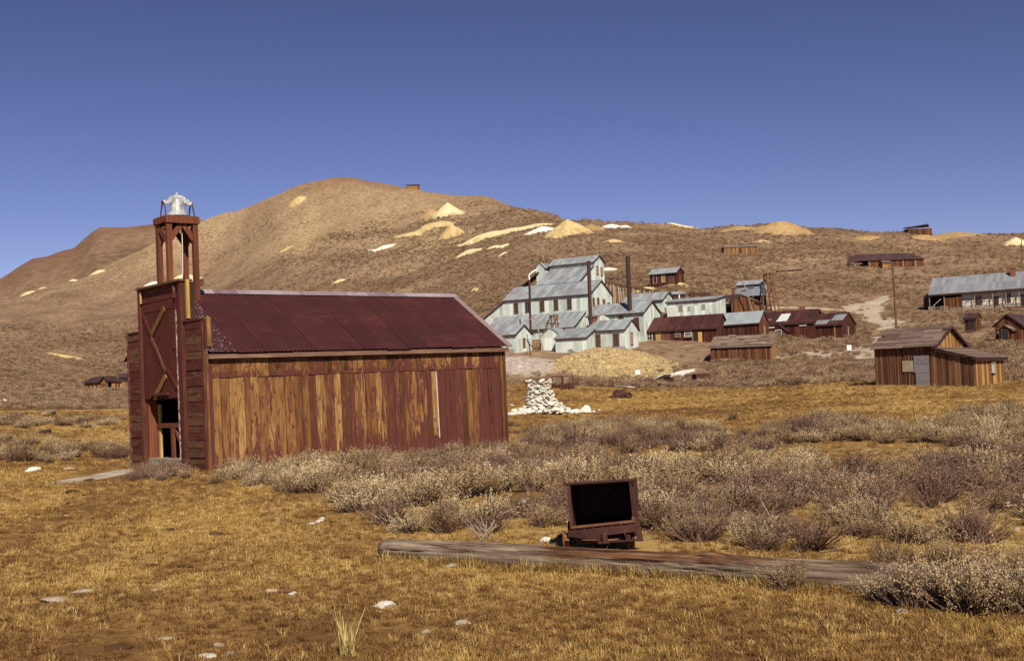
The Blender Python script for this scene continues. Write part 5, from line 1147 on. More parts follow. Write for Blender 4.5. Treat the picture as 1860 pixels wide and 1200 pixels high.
# --- small huts and sheds on the right
p = on_ground(1774, 602); S = site(p.x, p.y, p.z - .1, -48)
b = root_at('privy', S, 'small narrow red brown board privy with its dark door side in shade', 'outhouse')
volume(b, I4, 1.75, 1.5, 2.15, 2.75, BROWNWALL, DARKROOF, seed=31, oh=.2, boards=.17, deep=.6); add_door(b, Matrix.Translation((0, -.03, 0)), -.65, .05, .7, 1.9, frame=OLDWOOD, leaf=GLASS); foot(S, -2, .3, -.4, 1.8)
p = on_ground(1856, 621); S = site(p.x, p.y, p.z - .1, -48)
b = root_at('gabled_hut', S, 'dark gabled hut with a small entrance porch at the right edge', 'hut')
GB = Matrix.Rotation(math.pi / 2, 4, 'Z') @ Matrix.Translation((4., 0, 0)); volume(b, GB, 4., 3.2, 2.3, 3.5, BROWNWALL, DARKROOF, seed=32, oh=.3, deep=.8)
mb = MB(); board_wall(mb, -3.2, 0, -.8, lambda x: 2.3 + 1.15 * (1 - abs(x + 1.6) / 1.6), -.02, .22, random.Random(2)); mb.build('gable_boards', BROWNWALL, b)
volume(b, Matrix.Translation((-.75, -1.1, 0)) @ Matrix.Rotation(math.pi / 2, 4, 'Z') @ Matrix.Translation((1.1, 0, 0)), 1.1, 1.5, 1.7, 2.2, BROWNWALL, SHAKE, seed=33, oh=.22, deep=.8)
add_door(b, Matrix.Translation((-.75, -1.1, 0)), -.75, .0, .75, 1.6, frame=OLDWOOD, leaf=GLASS); MB().box(-2.9, -2.65, -.09, -.05, 1.2, 1.9).build('pale_board', PALEWOOD, b); foot(S, -3.6, .4, -1.4, 4.2)
S = site(34.43, 235, 21.0, -34, .006)
b = root_at('red_cabin', S, 'red brown cabin with a grey metal roof on the slope above the mill', 'cabin')
volume(b, I4, 6.2, 3.6, 2.9, 4.0, REDWALL, METAL_PLAIN, seed=34, oh=.25); foot(S, -6.5, .4, -1.5, 4)
add_window(b, I4, -4.9, .95, .65, 1.35, frame=PALEWOOD, cols=1, rows=1); add_window(b, I4, -3.0, 1.0, .7, 1.35, frame=PALEWOOD, cols=1, rows=2, pane=YELLOW); add_door(b, I4, -1.1, .3, .9, 1.6, leaf=OLDWOOD)
add_window(b, I4, 1.7, .8, .5, 1.6, side='right', frame=OLDWOOD, cols=1, rows=2, pane=RUSTL)
MB().box(-6.0, .4, -1.9, -.1, -.9, -.55).build('deck', PALEWOOD, b)
for x in (-5.9, -4, -2, .2): MB().box(x - .08, x + .08, -1.85, -1.7, -3, -.9).build('deck_post', OLDWOOD, b)
mb = MB(); mb.box(-5.6, .8, -2.6, -2.5, -2.6, -1.3); mb.build('retaining_boards', OLDWOOD, b)
# trestle between the mill and the cabin
t0, t1 = at(1098, 512, 216), at(1180, 527, 228); TR = empty('trestle', Matrix.Translation(t0), 'dark timber ore chute on many pale stakes between the mill and the red cabin', 'trestle'); d = t1 - t0
MB().bar((0, 0, 0), d, .5, .45).build('chute', OLDWOOD, TR); rs = random.Random(5)
for k in range(16):
    q = d * ((k + .5) / 16); g_ = gz(t0.x + q.x, t0.y + q.y - 1.2) - t0.z
    MB().bar((q.x + rs.uniform(-.2, .2), q.y - 1.3, min(q.z - 1.2, g_ - .3)), (q.x + rs.uniform(-.3, .3), q.y, q.z - .2), .16, .14).build('stake', PALEWOOD, TR)
# metal hoist building on stilts with its head frame
p = on_ground(1388, 552); S = site(*at(1384, 535, 215), -30)
b = root_at('hoist_house', S, 'grey metal clad hoist house with loose sheets standing on dark timber stilts', 'building')
volume(b, I4, 4.9, 3.6, 2.15, 2.95, METAL_PLAIN, METAL_PLAIN, seed=35, oh=.2, deep=.1)
MB().box(-1.5, -.3, -.05, -.01, 1.75, 2.1).build('bare_boards', RUSTL, b); MB().bar((-4.0, -.06, 1.0), (-2.8, -.06, 1.05), .05, .1).build('loose_strip', DKTRIM, b); MB().bar((-2.6, -.06, 1.4), (-1.5, -.06, 1.45), .05, .12).build('loose_strip', DKTRIM, b)
for x in (-4.6, -3.2, -1.8, -.3):
    for y in (.2, 3.2): MB().box(x - .1, x + .1, y - .1, y + .1, -3.5, -.1).build('stilt', OLDWOOD, b)
mb = MB(); mb.box(-4.6, -.2, .5, 3.2, -1.8, -.2); mb.build('machinery_under_floor', DKTRIM, b); foot(S, -5.2, .4, -.4, 4)
hd = empty('head_frame', Matrix.Translation(at(1398, 552, 214)), 'tall rusty timber head frame beside the metal hoist house', 'tower')
for a, c_ in (((1386, 549), (1388, 497)), ((1399, 551), (1391, 495)), ((1406, 549), (1398, 494)), ((1412, 545), (1404, 497)), ((1388, 515), (1409, 513)), ((1388, 498), (1405, 496)), ((1390, 535), (1402, 511)), ((1387, 505), (1394, 515)), ((1396, 540), (1404, 515))):
    MB().bar(hd.matrix_world.inverted() @ (to_ground(at(*a, 213.5), at(*c_, 214)) if a[1] > 543 else at(*a, 213.5)), loc(*c_, 214, hd), .24, .2).build('timber', RUSTL if a[0] > 1398 else OLDWOOD, hd)
for k in range(9): MB().bar(loc(1397 + k * .9, 500 + k * 5, 214, hd), loc(1405 + k * .9, 501 + k * 5, 214, hd), .12, .1).build('rung', OLDWOOD, hd)
pole('leaning_post', at(1403, 566, 206), at(1397, 541, 206), .13, 'short dark leaning post below the head frame')
p = at(1352, 566, 205); S = site(p.x, p.y, p.z, -22)
b = root_at('brown_barn', S, 'dark brown gabled barn with tan side wall below the metal hoist house', 'barn')
GB = Matrix.Rotation(math.pi / 2, 4, 'Z') @ Matrix.Translation((5., 0, 0))
volume(b, Matrix.Translation((1.9, 0, 0)) @ GB, 5., 4.2, 1.9, 3.0, TANWALL, SHAKE, seed=36, oh=.25); mb = MB(); board_wall(mb, -2.3, 1.9, -1.5, lambda x: 1.9 + 1.05 * (1 - abs(x + .2) / 2.1), -.02, .25, random.Random(2)); mb.build('gable_boards', BROWNWALL, b)
MB().slab([(-2.3, -.05, 1.4), (-4.2, -.05, .6), (-4.2, 3.5, .6), (-2.3, 3.5, 1.4)], (0, 0, .1)).build('lean_roof', DARKROOF, b); foot(S, -4.2, 2.3, -.5, 5.2)
b = root_at('ruined_shed_roof', site(*at(1338, 552, 207), -25), 'collapsed dark shed roof beside the white wing of the mill', 'ruin')
MB().slab([(-4.4, 0, .4), (.3, 0, .5), (.3, 3, 1.9), (-4.4, 3, 1.7)], (0, 0, .15)).build('roof', DARKROOF, b); MB().box(-4.2, .1, .6, 2.6, -1.5, .2).build('dark_wall', DKTRIM, b)
for x in (-4, -2.2, -.4): MB().bar((x, -.1, -.2), (x + .9, -.1, .9), .12, .12).build('broken_rafter', PALEWOOD, b)
# long ruined house on the hillside
p = on_ground(1577, 486); S = site(p.x, p.y, p.z - .3, 2)
b = root_at('hillside_ruin', S, 'long dark roofed ruined house with open left end on the upper right slope', 'building'); k = p.y / FPX
HL = 103 * k; hh = 14 * k
mb = MB(); board_wall(mb, 0, HL, -1, lambda x: hh, 0, .5, random.Random(5)); mb.box(0, HL, 5, 5.2, -1, hh); mb.box(HL - .1, HL, .1, 5, -1, hh); mb.build('wall', BROWNWALL, b)
mb = MB(); mb.slab([(-2.5, -.5, hh - .1), (HL + .4, -.5, hh - .1), (HL - 3.5, 2.6, hh + 2.1), (-1.5, 2.6, hh + 2.3)], (0, 0, .15)); mb.slab([(-6.8, .2, hh - .9), (-2.5, -.5, hh - .1), (-1.5, 2.6, hh + 2.3), (-5.5, 3.0, hh + 1.6)], (0, 0, .15)); mb.slab([(-1.5, 2.6, hh + 2.3), (HL - 3.5, 2.6, hh + 2.1), (HL + .4, 5.6, hh - .1), (-2.5, 5.6, hh - .1)], (0, 0, .15)); mb.build('roof', DARKROOF, b)
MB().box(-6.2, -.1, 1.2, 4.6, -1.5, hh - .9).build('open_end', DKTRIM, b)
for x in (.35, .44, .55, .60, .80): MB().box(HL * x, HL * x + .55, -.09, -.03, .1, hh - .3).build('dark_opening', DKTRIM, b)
for x in (.02, .62, .84): MB().box(HL * x, HL * x + .2, -.12, -.06, -.6, hh).build('pale_post', PALEWOOD, b)
volume(b, Matrix.Translation((HL * .36, -2.2, 0)), 2.6, 2.2, 1.5, 2.1, TANWALL, SHAKE, seed=38, oh=.2, deep=1.2); foot(S, -7, HL + 1, -2.6, 6)
p = on_ground(1315, 461); S = site(p.x, p.y, p.z - .2, -3); k = p.y / FPX; HL = 61 * k; hh = 12.5 * k
b = root_at('hill_cabin', S, 'pale board cabin with a dark doorway alone on the upper slope', 'cabin')
mb = MB(); board_wall(mb, 0, HL, -.8, lambda x: hh, 0, .45, random.Random(6)); mb.box(0, HL, 4, 4.2, -.8, hh); mb.box(0, .1, .1, 4, -.8, hh); mb.box(HL - .1, HL, .1, 4, -.8, hh); mb.build('wall', TANWALL, b)
mb = MB(); mb.slab([(-.2, -.3, hh), (HL + .2, -.3, hh), (HL + .1, 2.2, hh + .9), (-.1, 2.2, hh + .7)], (0, 0, .12)); mb.slab([(-.1, 2.2, hh + .7), (HL + .1, 2.2, hh + .9), (HL + .2, 4.5, hh), (-.2, 4.5, hh)], (0, 0, .12)); mb.build('roof', SHAKE, b)
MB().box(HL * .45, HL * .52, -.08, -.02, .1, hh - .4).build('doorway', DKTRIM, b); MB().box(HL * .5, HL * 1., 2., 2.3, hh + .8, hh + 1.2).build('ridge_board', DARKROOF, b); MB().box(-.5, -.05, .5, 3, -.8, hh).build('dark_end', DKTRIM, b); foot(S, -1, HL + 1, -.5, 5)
p = on_ground(1652, 426); S = site(p.x, p.y + 1, p.z - .3, 8); k = p.y / FPX; HL = 48 * k
b = root_at('skyline_hut', S, 'dark broken hut on the right skyline above the ruined house', 'hut')
mb = MB(); mb.box(0, HL * .95, 0, 4, -1, 12 * k); mb.build('wall', BROWNWALL, b); mb = MB(); mb.slab([(-.3, -.5, 13 * k), (HL * .8, -.4, 18.5 * k), (HL, 3, 16 * k), (-.2, 4, 14 * k)], (0, 0, .4)); mb.build('roof', DARKROOF, b)
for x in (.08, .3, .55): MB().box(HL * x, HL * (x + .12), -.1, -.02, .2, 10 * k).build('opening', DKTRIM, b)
p = on_ground(750, 345); k = p.y / FPX; zc = max(p.z, float(GZ[:, :].max()) * 0 + p.z); S = site(p.x - 12 * k, p.y + 3, p.z + .5, 4)
b = root_at('summit_cabin', S, 'lone tan cabin near the summit of the hill', 'cabin'); HL = 24 * k
MB().box(0, HL, 0, 5, -3, 8.5 * k).build('wall', TANWALL, b); mb = MB(); mb.slab([(-1.0, -.6, 8.8 * k), (HL + .5, -.6, 8.4 * k), (HL + .2, 5.6, 10.2 * k), (-.5, 5.6, 12 * k)], (0, 0, .35)); mb.build('roof', DARKROOF, b)
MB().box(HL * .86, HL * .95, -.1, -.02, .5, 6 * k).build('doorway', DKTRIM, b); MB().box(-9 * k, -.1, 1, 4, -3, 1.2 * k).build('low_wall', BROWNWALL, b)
mast = empty('survey_mast', Matrix.Translation(on_ground(690, 331.5) + Vector((0, 2, -.3))), 'tiny timber mast on the summit left of the lone cabin', 'mast')
for a, c_ in (((-.9, 0, 0), (0, 0, 3.4)), ((.9, 0, 0), (0, 0, 3.4)), ((0, .8, 0), (0, 0, 3.4)), ((0, 0, 0), (0, 0, 4.6)), ((-.7, 0, 3.9), (.7, 0, 3.9))): MB().bar(a, c_, .3, .3).build('mast_pole', OLDWOOD, mast)
# little ruined house at the foot of the left slope
p = on_ground(153, 705); S = site(p.x, p.y, p.z - .2, -8); k = p.y / FPX
b = root_at('abandoned_house', S, 'small abandoned house with dark roof and gaping openings on the far left', 'house')
mb = MB(); board_wall(mb, 0, 38 * k, -.8, lambda x: 11.5 * k, 0, .5, random.Random(7)); mb.box(0, 72 * k, 5, 5.2, -.8, 11 * k); mb.build('wall', TANWALL, b)
mb = MB(); board_wall(mb, 40 * k, 53 * k, -.8, lambda x: 11 * k + (6.5 * k) * (1 - abs(x - 46 * k) / (7 * k)), -1.6, .5, random.Random(8)); board_wall(mb, 53 * k, 73 * k, -.8, lambda x: 11 * k, 0, .5, random.Random(9)); mb.build('wall', TANWALL, b)
mb = MB(); mb.slab([(-2 * k, -.6, 11 * k), (38 * k, -.6, 12 * k), (42 * k, 2.6, 21 * k), (8 * k, 2.6, 20 * k)], (0, 0, .25)); mb.slab([(8 * k, 2.6, 20 * k), (42 * k, 2.6, 21 * k), (42 * k, 5.6, 11 * k), (-2 * k, 5.6, 11 * k)], (0, 0, .25))
mb.slab([(37 * k, -2.0, 11 * k), (46 * k, -2.0, 20 * k), (46 * k, 3, 20 * k), (37 * k, 3, 11 * k)], (0, 0, .25)); mb.slab([(46 * k, -2.0, 20 * k), (55 * k, -2.0, 11 * k), (55 * k, 3, 11 * k), (46 * k, 3, 20 * k)], (0, 0, .25)); mb.slab([(54 * k, -.4, 12 * k), (76 * k, -.4, 11 * k), (76 * k, 3, 14 * k), (54 * k, 3, 14.5 * k)], (0, 0, .25)); mb.build('roof', DARKROOF, b)
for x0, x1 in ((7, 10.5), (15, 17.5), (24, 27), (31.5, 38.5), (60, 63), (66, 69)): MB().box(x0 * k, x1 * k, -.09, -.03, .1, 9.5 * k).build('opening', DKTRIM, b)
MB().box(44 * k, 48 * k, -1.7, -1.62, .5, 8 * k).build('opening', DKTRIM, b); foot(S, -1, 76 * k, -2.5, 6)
p = on_ground(228, 700); sd = MB().box(-1.8, 6, 0, 4, -.5, 2.1).slab([(-2.2, -.3, 2.1), (6.4, -.3, 2.1), (6.4, 2, 3.2), (-2.2, 2, 3.2)], (0, 0, .15)).build('dark_shed', DARKROOF, None, Matrix.Translation(p)); props(sd, 'dark low shed half hidden behind the firehouse front on the far left', 'shed')

# --- rusty things, signs and timber lying about
p = on_ground(1003, 706); RK = Matrix.Translation(p); k = p.y / FPX
b = empty('iron_frame_rack', RK, 'two rusty standing frames over a row of corroded iron drums below the yellow tailings', 'rack')
for x0, x1 in ((1, 18), (20, 39)):
    mb = MB(); 
    for x in (x0, x1): mb.box(x * k - .05, x * k + .05, .3, .4, -.2, 22.5 * k)
    mb.box(x0 * k - .05, x1 * k + .05, .299, .401, 21.5 * k, 23 * k); mb.build('frame', RUST, b)
for i, (x, h_, w_) in enumerate(((4, 12, 4), (10, 10, 3), (15, 12, 4), (21, 11, 3.5), (27, 12, 3), (32, 14, 4), (37, 12, 4))): MB().lathe([(0, h_ * k), (w_ * k * .8, h_ * k * .96), (w_ * k, h_ * k * .8), (w_ * k, .0), (0, 0)][::-1], 12, (x * k, -.1, -.15)).build('drum', RUST, b)
p = on_ground(1207, 699); k = p.y / FPX; bx = empty('rusty_bin', Matrix.Translation(p) @ Matrix.Rotation(-.5, 4, 'Z'), 'rusty square bin with a sloping lid beside the pale track', 'bin')
MB().box(-11 * k, 10 * k, 0, 1.1, -.2, 13.5 * k).build('bin_body', RUST, bx); MB().slab([(-12 * k, -.1, 13 * k), (11 * k, -.1, 13 * k), (6 * k, 1.2, 18 * k), (-8 * k, 1.2, 18 * k)], (0, 0, .05)).build('bin_lid', RUST, bx)
p = on_ground(1185, 700); mc = empty('rusty_machine_part', Matrix.Translation(p), 'rusty tangle of machine parts left of the square bin', 'scrap')
for x, r_ in ((-.5, .38), (.15, .3), (.6, .34)): MB().lathe([(r_ * .6, -.06), (r_, -.06), (r_, .06), (r_ * .6, .06), (r_ * .6, -.06)], 16).build('gear_wheel', RUST, mc, Matrix.Translation((x, 0, r_ * .8)) @ Matrix.Rotation(1.4, 4, 'X'))
MB().bar((-.9, 0, .2), (.9, .1, .5), .12, .1).build('shaft', RUST, mc)
p = on_ground(1278, 692); k = p.y / FPX; bx = MB().box(-14 * k, 13 * k, 0, 1.2, -.2, 13 * k).box(-14.5 * k, 13.5 * k, -.03, .02, 12 * k, 13.4 * k).build('rusty_tank', RUST, None, Matrix.Translation(p) @ Matrix.Rotation(.25, 4, 'Z')); props(bx, 'long rusty iron box in the brush right of the square bin', 'tank')
p = on_ground(1130, 723); mc = empty('rusty_engine', Matrix.Translation(p), 'rusty engine wreck lying on the golden meadow before the tailings', 'scrap'); k = p.y / FPX
MB().lathe([(0, .42), (.3, .42), (.34, .3), (.34, -.3), (.3, -.42), (0, -.42)][::-1], 14).build('boiler', RUST, mc, Matrix.Translation((-.1, 0, .25)) @ Matrix.Rotation(1.3, 4, 'Y'))
for x, r_, t_ in ((-.35, .36, 1.45), (.15, .3, 1.2), (.45, .26, .9)): MB().lathe([(r_ * .7, -.05), (r_, -.05), (r_, .05), (r_ * .7, .05), (r_ * .7, -.05)], 16).build('flywheel', RUST, mc, Matrix.Translation((x, -.15, r_ * .8)) @ Matrix.Rotation(t_, 4, 'X'))
MB().bar((.2, 0, .35), (.75, .1, .15), .16, .14).build('cylinder_arm', RUST, mc); MB().lathe([(0, .14), (.2, .1), (.24, 0), (0, -.05)][::-1], 10, (-.75, 0, .06)).build('pan', RUST, mc)
def signboard(px, py, wpx, hpx, label):
    p = on_ground(px, py); k = p.y / FPX; s = empty('white_sign', Matrix.Translation(p), label, 'sign')
    MB().box(-wpx * k / 2, wpx * k / 2, -.03, 0, .5, .5 + hpx * k).build('sign_board', SIGNW, s); MB().box(-.04, .04, .0, .06, -.3, .5 + hpx * k * .6).build('sign_post', OLDWOOD, s)
signboard(1159, 688, 9, 8, 'small blank white sign at the foot of the yellow tailings'); signboard(1543, 643, 8, 9, 'small blank white sign beside the dusty road'); signboard(9, 737, 4, 5, 'tiny white marker at the far left foot of the slope')
def timber(name, pts, w_, h_, m, label, cat='timber', z=.1):
    a, c_ = on_ground(*pts[0]), on_ground(*pts[1]); o = MB().bar(a + Vector((0, 0, z)), c_ + Vector((0, 0, z)), w_, h_).build(name, m, None); return props(o, label, cat)
timber('fallen_timber', ((1130, 689), (1168, 687)), .4, .25, OLDWOOD, 'brown timber lying in front of the small white sign at the tailings')
timber('fallen_timber', ((1530, 643), (1563, 640)), .35, .3, RUSTL, 'brown timber lying beside the white sign at the road')
timber('fallen_timber', ((1410, 494.5), (1455, 492)), .6, .5, DKTRIM, 'dark flat timber lying on the slope above the hoist house', z=.2)
timber('fallen_log', ((1424, 523), (1468, 522)), .7, .6, OLDWOOD, 'dark brown log lying on the slope right of the head frame', 'log', z=.1)
timber('fallen_timber', ((208, 716), (236, 712)), 1.2, .5, DKTRIM, 'dark beam lying in the brush left of the firehouse front', z=.25)
timber('grey_plank', ((5, 760), (45, 752)), .4, .06, PALEWOOD, 'long grey plank in the board pile at the left edge', 'plank'); timber('grey_plank', ((28, 764), (52, 758)), .35, .06, PALEWOOD, 'short grey plank under the long one at the left edge', 'plank'); timber('grey_plank', ((80, 757), (100, 750)), .35, .06, PALEWOOD, 'tilted grey plank right of the board pile at the left', 'plank', .25); timber('grey_plank', ((205, 733), (232, 729)), 1.6, .06, PALEWOOD, 'pale plank lying near the firehouse front on the far meadow', 'plank')
pole('road_marker_post', on_ground(1559, 634), on_ground(1559, 634) + Vector((-.25, 0, 1.1)), .06, 'short dark post tilted beside the dusty road', 'post', STACK)
pole('thin_stake', on_ground(1668, 783) + Vector((0, 0, -.1)), on_ground(1668, 783) + Vector((-.1, 0, .62)), .012, 'thin dark stake standing in the sagebrush on the right', 'stake', STACK)
p = at(1272, 540, 222); o = MB().box(-1.9, 1.9, 0, .1, -1, .95).box(-1.9, -1.8, .1, 1.5, -1, .95).build('rusty_sheet_wall', RUST, None, Matrix.Translation(p)); props(o, 'low rusty iron wall on the slope above the white wing', 'wall')
p = at(1234, 541, 219); o = empty('grey_tank_house', Matrix.Translation(p), 'small grey roofed box on the slope left of the rusty wall', 'shed'); MB().box(-1.2, 1.2, 0, 1.5, -1.2, .75).build('wall', DKTRIM, o); MB().slab([(-1.35, -.2, .75), (1.35, -.2, .75), (1.2, 1.6, 1.3), (-1.2, 1.6, 1.3)], (0, 0, .06)).build('roof', METAL_PLAIN, o); MB().box(-.1, .1, -.05, 0, -1.2, .75).build('post', SIGNW, o)
p = on_ground(1269, 520); o = link('dark_boulder', rock_mesh(33, DUNG, .7), None, Matrix.Translation(p) @ Matrix.Scale(.9, 4)); props(o, 'dark boulder on the slope right of the red cabin', 'boulder')
# ------------------------------------------------------------------ plants
LEAF = mat_leaf('sagebrush_leaf', (.15, .085, .046), (.40, .282, .145), (.72, .585, .355), .07, 6.)
TWIG = mat_plain('sagebrush_twig', (.060, .030, .026), (.23, .14, .10), 9, .95, .05)
LEAFD = mat_leaf('dry_sagebrush_leaf', (.10, .055, .042), (.26, .168, .11), (.48, .36, .235), .06, 6.)
def sage_mesh(seed, n_br=92, n_leaf=25, mat_l=LEAF, spread=1.15, leafy=1., leaf=.027, tall=1.):
    """one sagebrush about 1 m wide and .75 m high: crooked stems ending in sprays of narrow leaves"""
    rs = np.random.default_rng(seed); mf, ms = MB(), MB()
    # a few leading clumps make the outline uneven
    lead = [(rs.uniform(0, 6.28), rs.uniform(.12, .8), rs.uniform(.6, 1.2)) for _ in range(9)]
    for i in range(n_br):
        la = lead[i % 9]; az = la[0] + rs.normal(0, .34); lean = np.clip(la[1] + rs.normal(0, .16), 0, 1.05) * 1.15; ln_ = la[2] * rs.uniform(.48, .78) * tall
        p = np.array([rs.normal(0, .05), rs.normal(0, .05), -.03]); d = np.array([math.sin(lean) * math.cos(az) * spread, math.sin(lean) * math.sin(az) * spread, math.cos(lean)])
        seg = 4; pts = [p]
        for s in range(seg):
            d = d + rs.normal(0, .16, 3) + np.array([0, 0, .13]); d /= np.linalg.norm(d); p = p + d * ln_ / seg; pts.append(p)
        for s in range(seg):
            r0_, r1_ = .010 * (1 - s / seg) + .0025, .010 * (1 - (s + 1) / seg) + .002
            ms.tube(pts[s], pts[s + 1], r0_, r1_, 3, caps=False)
        nl = int(n_leaf * leafy * rs.uniform(.6, 1.3))
        for k in range(nl):
            f = rs.uniform(.58, 1.12); q = pts[min(seg, int(f * seg))] if f >= 1 else np.array(pts[int(f * seg)]) + (pts[int(f * seg) + 1] - pts[int(f * seg)]) * (f * seg - int(f * seg))
            q = q + rs.normal(0, .0115, 3) + (d * max(0, f - 1) * ln_)
            ld = d * 1.2 + rs.normal(0, .42, 3); ld /= np.linalg.norm(ld); sd = np.cross(ld, rs.normal(0, 1, 3)); sd /= np.linalg.norm(sd) + 1e-6
            L_ = leaf * rs.uniform(.8, 1.9); W_ = leaf * rs.uniform(.2, .4)
            mf.v += [tuple(q - sd * W_ * .5), tuple(q + ld * L_ * .55 + sd * W_), tuple(q + ld * L_), tuple(q + ld * L_ * .5 - sd * W_)]
            n = len(mf.v); mf.f.append((n - 4, n - 3, n - 2, n - 1)); mf.mi.append(0)
    def quick(mb, name, m):
        me = bpy.data.meshes.new(name); me.from_pydata(mb.v, [], mb.f); me.materials.append(m); me.update(); return me
    return quick(mf, 'sagebrush_foliage_mesh', mat_l), quick(ms, 'sagebrush_stem_mesh', TWIG)
SAGE = [sage_mesh(100 + k) for k in range(6)]
SAGEF = [sage_mesh(150 + k, 120, 44, LEAF, 1.15, 1., .0185) for k in range(3)]; SAGEG = [sage_mesh(160 + k, 110, 26, LEAFD, 1.15, .9, .017) for k in range(2)]   # finer leaved, for the nearest
SAGED = [sage_mesh(200 + k, 84, 14, LEAFD, 1.15, .8, .024) for k in range(3)]
def rejected(x, y, pad=0.):
    bad = np.zeros(np.shape(x), bool)
    for f in FOOT: bad |= in_poly(x, y, f)
    return bad
foot(FIRE, -.2, L + .2, -.42, Wd + .1); foot(CART, -.5, .5, -.35, 1.05)
LOGP = [tuple((g0 + dirv * a + Vector((-dirv.y, dirv.x, 0)) * b_)[:2]) for a, b_ in ((-.1, -.2), (ln * .62, -.2), (ln * .62, .2), (-.1, .2))]
FOOT.append(LOGP)
SLAB = world_poly([(100, 880), (230, 872), (270, 852), (215, 852), (120, 860)])
# candidates for single bushes: regions with their own density, size and label
REG = [(SAGE_FIELD, 4.3, (.5, 1.08), 'straw grey sagebrush in the dense field between firehouse, ore cart and right edge', 'sagebrush of the dense field'),
       (world_poly([(385, 880), (470, 892), (640, 885), (760, 855), (915, 834), (915, 815), (640, 842), (390, 860)]), 4.0, (.40, .78), 'silvery sagebrush growing against the foot of the firehouse plank wall', 'sagebrush along the firehouse wall'),
       (world_poly([(205, 872), (300, 874), (372, 868), (372, 858), (255, 850)]), 3.6, (.45, .75), 'low purplish sagebrush before the firehouse doorway', 'sagebrush before the firehouse door'),
       (world_poly([(-60, 838), (60, 842), (150, 836), (235, 832), (235, 815), (120, 803), (-60, 808)]), 1.5, (.55, 1.05), 'low sagebrush in the band on the meadow left of the firehouse', 'sagebrush left of the firehouse'),
       (world_poly([(-60, 783), (110, 778), (235, 775), (235, 758), (110, 765), (-60, 770)]), .55, (.7, 1.3), 'distant low sagebrush in the thin band beyond the left meadow', 'sagebrush of the far left band'),
       (world_poly([(930, 822), (970, 815), (960, 775), (925, 772)]), 1.2, (.4, .75), 'small sagebrush between the firehouse corner and the stone heap', 'sagebrush by the firehouse corner')]
cand = []
for ri, (poly, dens, (s0, s1), lab, grp) in enumerate(REG):
    P_ = np.array(poly); lo, hi = P_.min(0), P_.max(0); n = int((hi - lo).prod() * dens)
    xy = RNG.uniform(lo, hi, (n, 2)); keep = in_poly(xy[:, 0], xy[:, 1], poly) & ~rejected(xy[:, 0], xy[:, 1]); keep &= ~in_poly(xy[:, 0], xy[:, 1], SLAB)
    if ri == 0:
        clear = fbm(xy[:, 0] / 2.6, xy[:, 1] / 2.6, 3, 61); keep &= (clear > -.40)
        for cx_, cy_, rr in ((1215, 832, 1.4), (1530, 815, 1.3), (1650, 830, 1.5), (1240, 790, 1.0), (1050, 985, .5), (1350, 800, .8), (1730, 845, .7), (1800, 960, .5), (1580, 850, 1.0), (1010, 985, .45), (1250, 830, .8)):
            c = on_ground(cx_, cy_); keep &= (np.hypot(xy[:, 0] - c.x, (xy[:, 1] - c.y) * .6) > rr)
    xy = xy[keep]
    big = fbm(xy[:, 0] / 3.1, xy[:, 1] / 3.1, 3, 63) * .5 + .5
    for (x, y), q in zip(xy, big):
        s = s0 + (s1 - s0) * min(1, max(0, q * .7 + RNG.uniform(-.15, .45))); cand.append((s / math.hypot(x, y), x, y, s, ri))
# bushes one can point out one by one
SINGLE = [(1330, 762, .62, 0, 'small lone sagebrush on the golden meadow right of the rusty plate', 30), (1438, 1070, .46, 0, 'little sagebrush growing in front of the middle right part of the log', 0), (1040, 812, 1.25, 1, 'dark purple twiggy sagebrush, largest dark bush beyond the ore cart', 0),
          (1468, 795, 1.25, 1, 'tall purplish sagebrush at the back edge of the field, left of the thin stake', 0), (805, 968, .85, 0, 'sagebrush with bare reddish stems above the left part of the log', 0), (745, 968, .7, 0, 'rounded sagebrush just above the left end of the log', 0), *[(px, py, sz, dk, 'dark based sagebrush growing over the right end of the grey log', 0) for px, py, sz, dk in ((1592, 1086, .38, 0), (1620, 1096, .48, 0), (1652, 1104, .72, 1), (1706, 1096, .5, 0), (1752, 1112, .82, 0), (1804, 1104, .5, 1), (1850, 1110, .74, 0), (1905, 1104, .7, 0), (1690, 1080, .66, 0), (1775, 1084, .68, 1), (1622, 1034, .55, 0), (1668, 1040, .66, 0), (1716, 1042, .62, 0), (1830, 1044, .5, 0), (1880, 1040, .6, 0))],
          (1088, 985, .3, 0, 'tiny sagebrush sprig under the ore cart front', 0)]
cand.sort(reverse=True)
cand = [c for c in cand if all(math.hypot(c[1] - on_ground(px, py).x, c[2] - on_ground(px, py).y) > .3 for px, py, *_ in SINGLE)]
def in_view(x, y):
    v = Vector((x, y, gz(x, y) + .3)) - Vector((0, 0, EYE)); d = v.dot(FW); return d > 0 and abs(v.dot(CX) / d) < .47 and abs(v.dot(CY) / d) < .32
protos = []
for k, (mf, ms) in enumerate(SAGE + SAGED + SAGEF + SAGEG):
    protos.append((mf, ms))
def place_bush(x, y, s, k, lab, grp, rs, squash=1.):
    k = (12 + k % 2 if k >= 6 else 9 + k % 3) if math.hypot(x, y) < 14.5 else k; mf, ms = protos[k]; o = empty('sagebrush', Matrix.Translation((x, y, gz(x, y) - .02)) @ Euler((rs.uniform(-.12, .12), rs.uniform(-.12, .12), rs.uniform(0, 6.28))).to_matrix().to_4x4() @ Matrix.Diagonal((s, s, s * rs.uniform(.44, .74) * squash, 1)))
    link('foliage', mf, o); link('stems', ms, o); props(o, lab, 'shrub', grp); return o
rs = random.Random(77); n_single = 0; rest = []
for px, py, s, dk, lab, _ in SINGLE:
    p = on_ground(px, py); place_bush(p.x, p.y, s, 6 + int(px) % 3 if dk else int(px) % 6, lab, 'sagebrush over the log end' if 'log' in lab and 'end of the grey' in lab else 'sagebrush one can pick out', rs, 1.15)
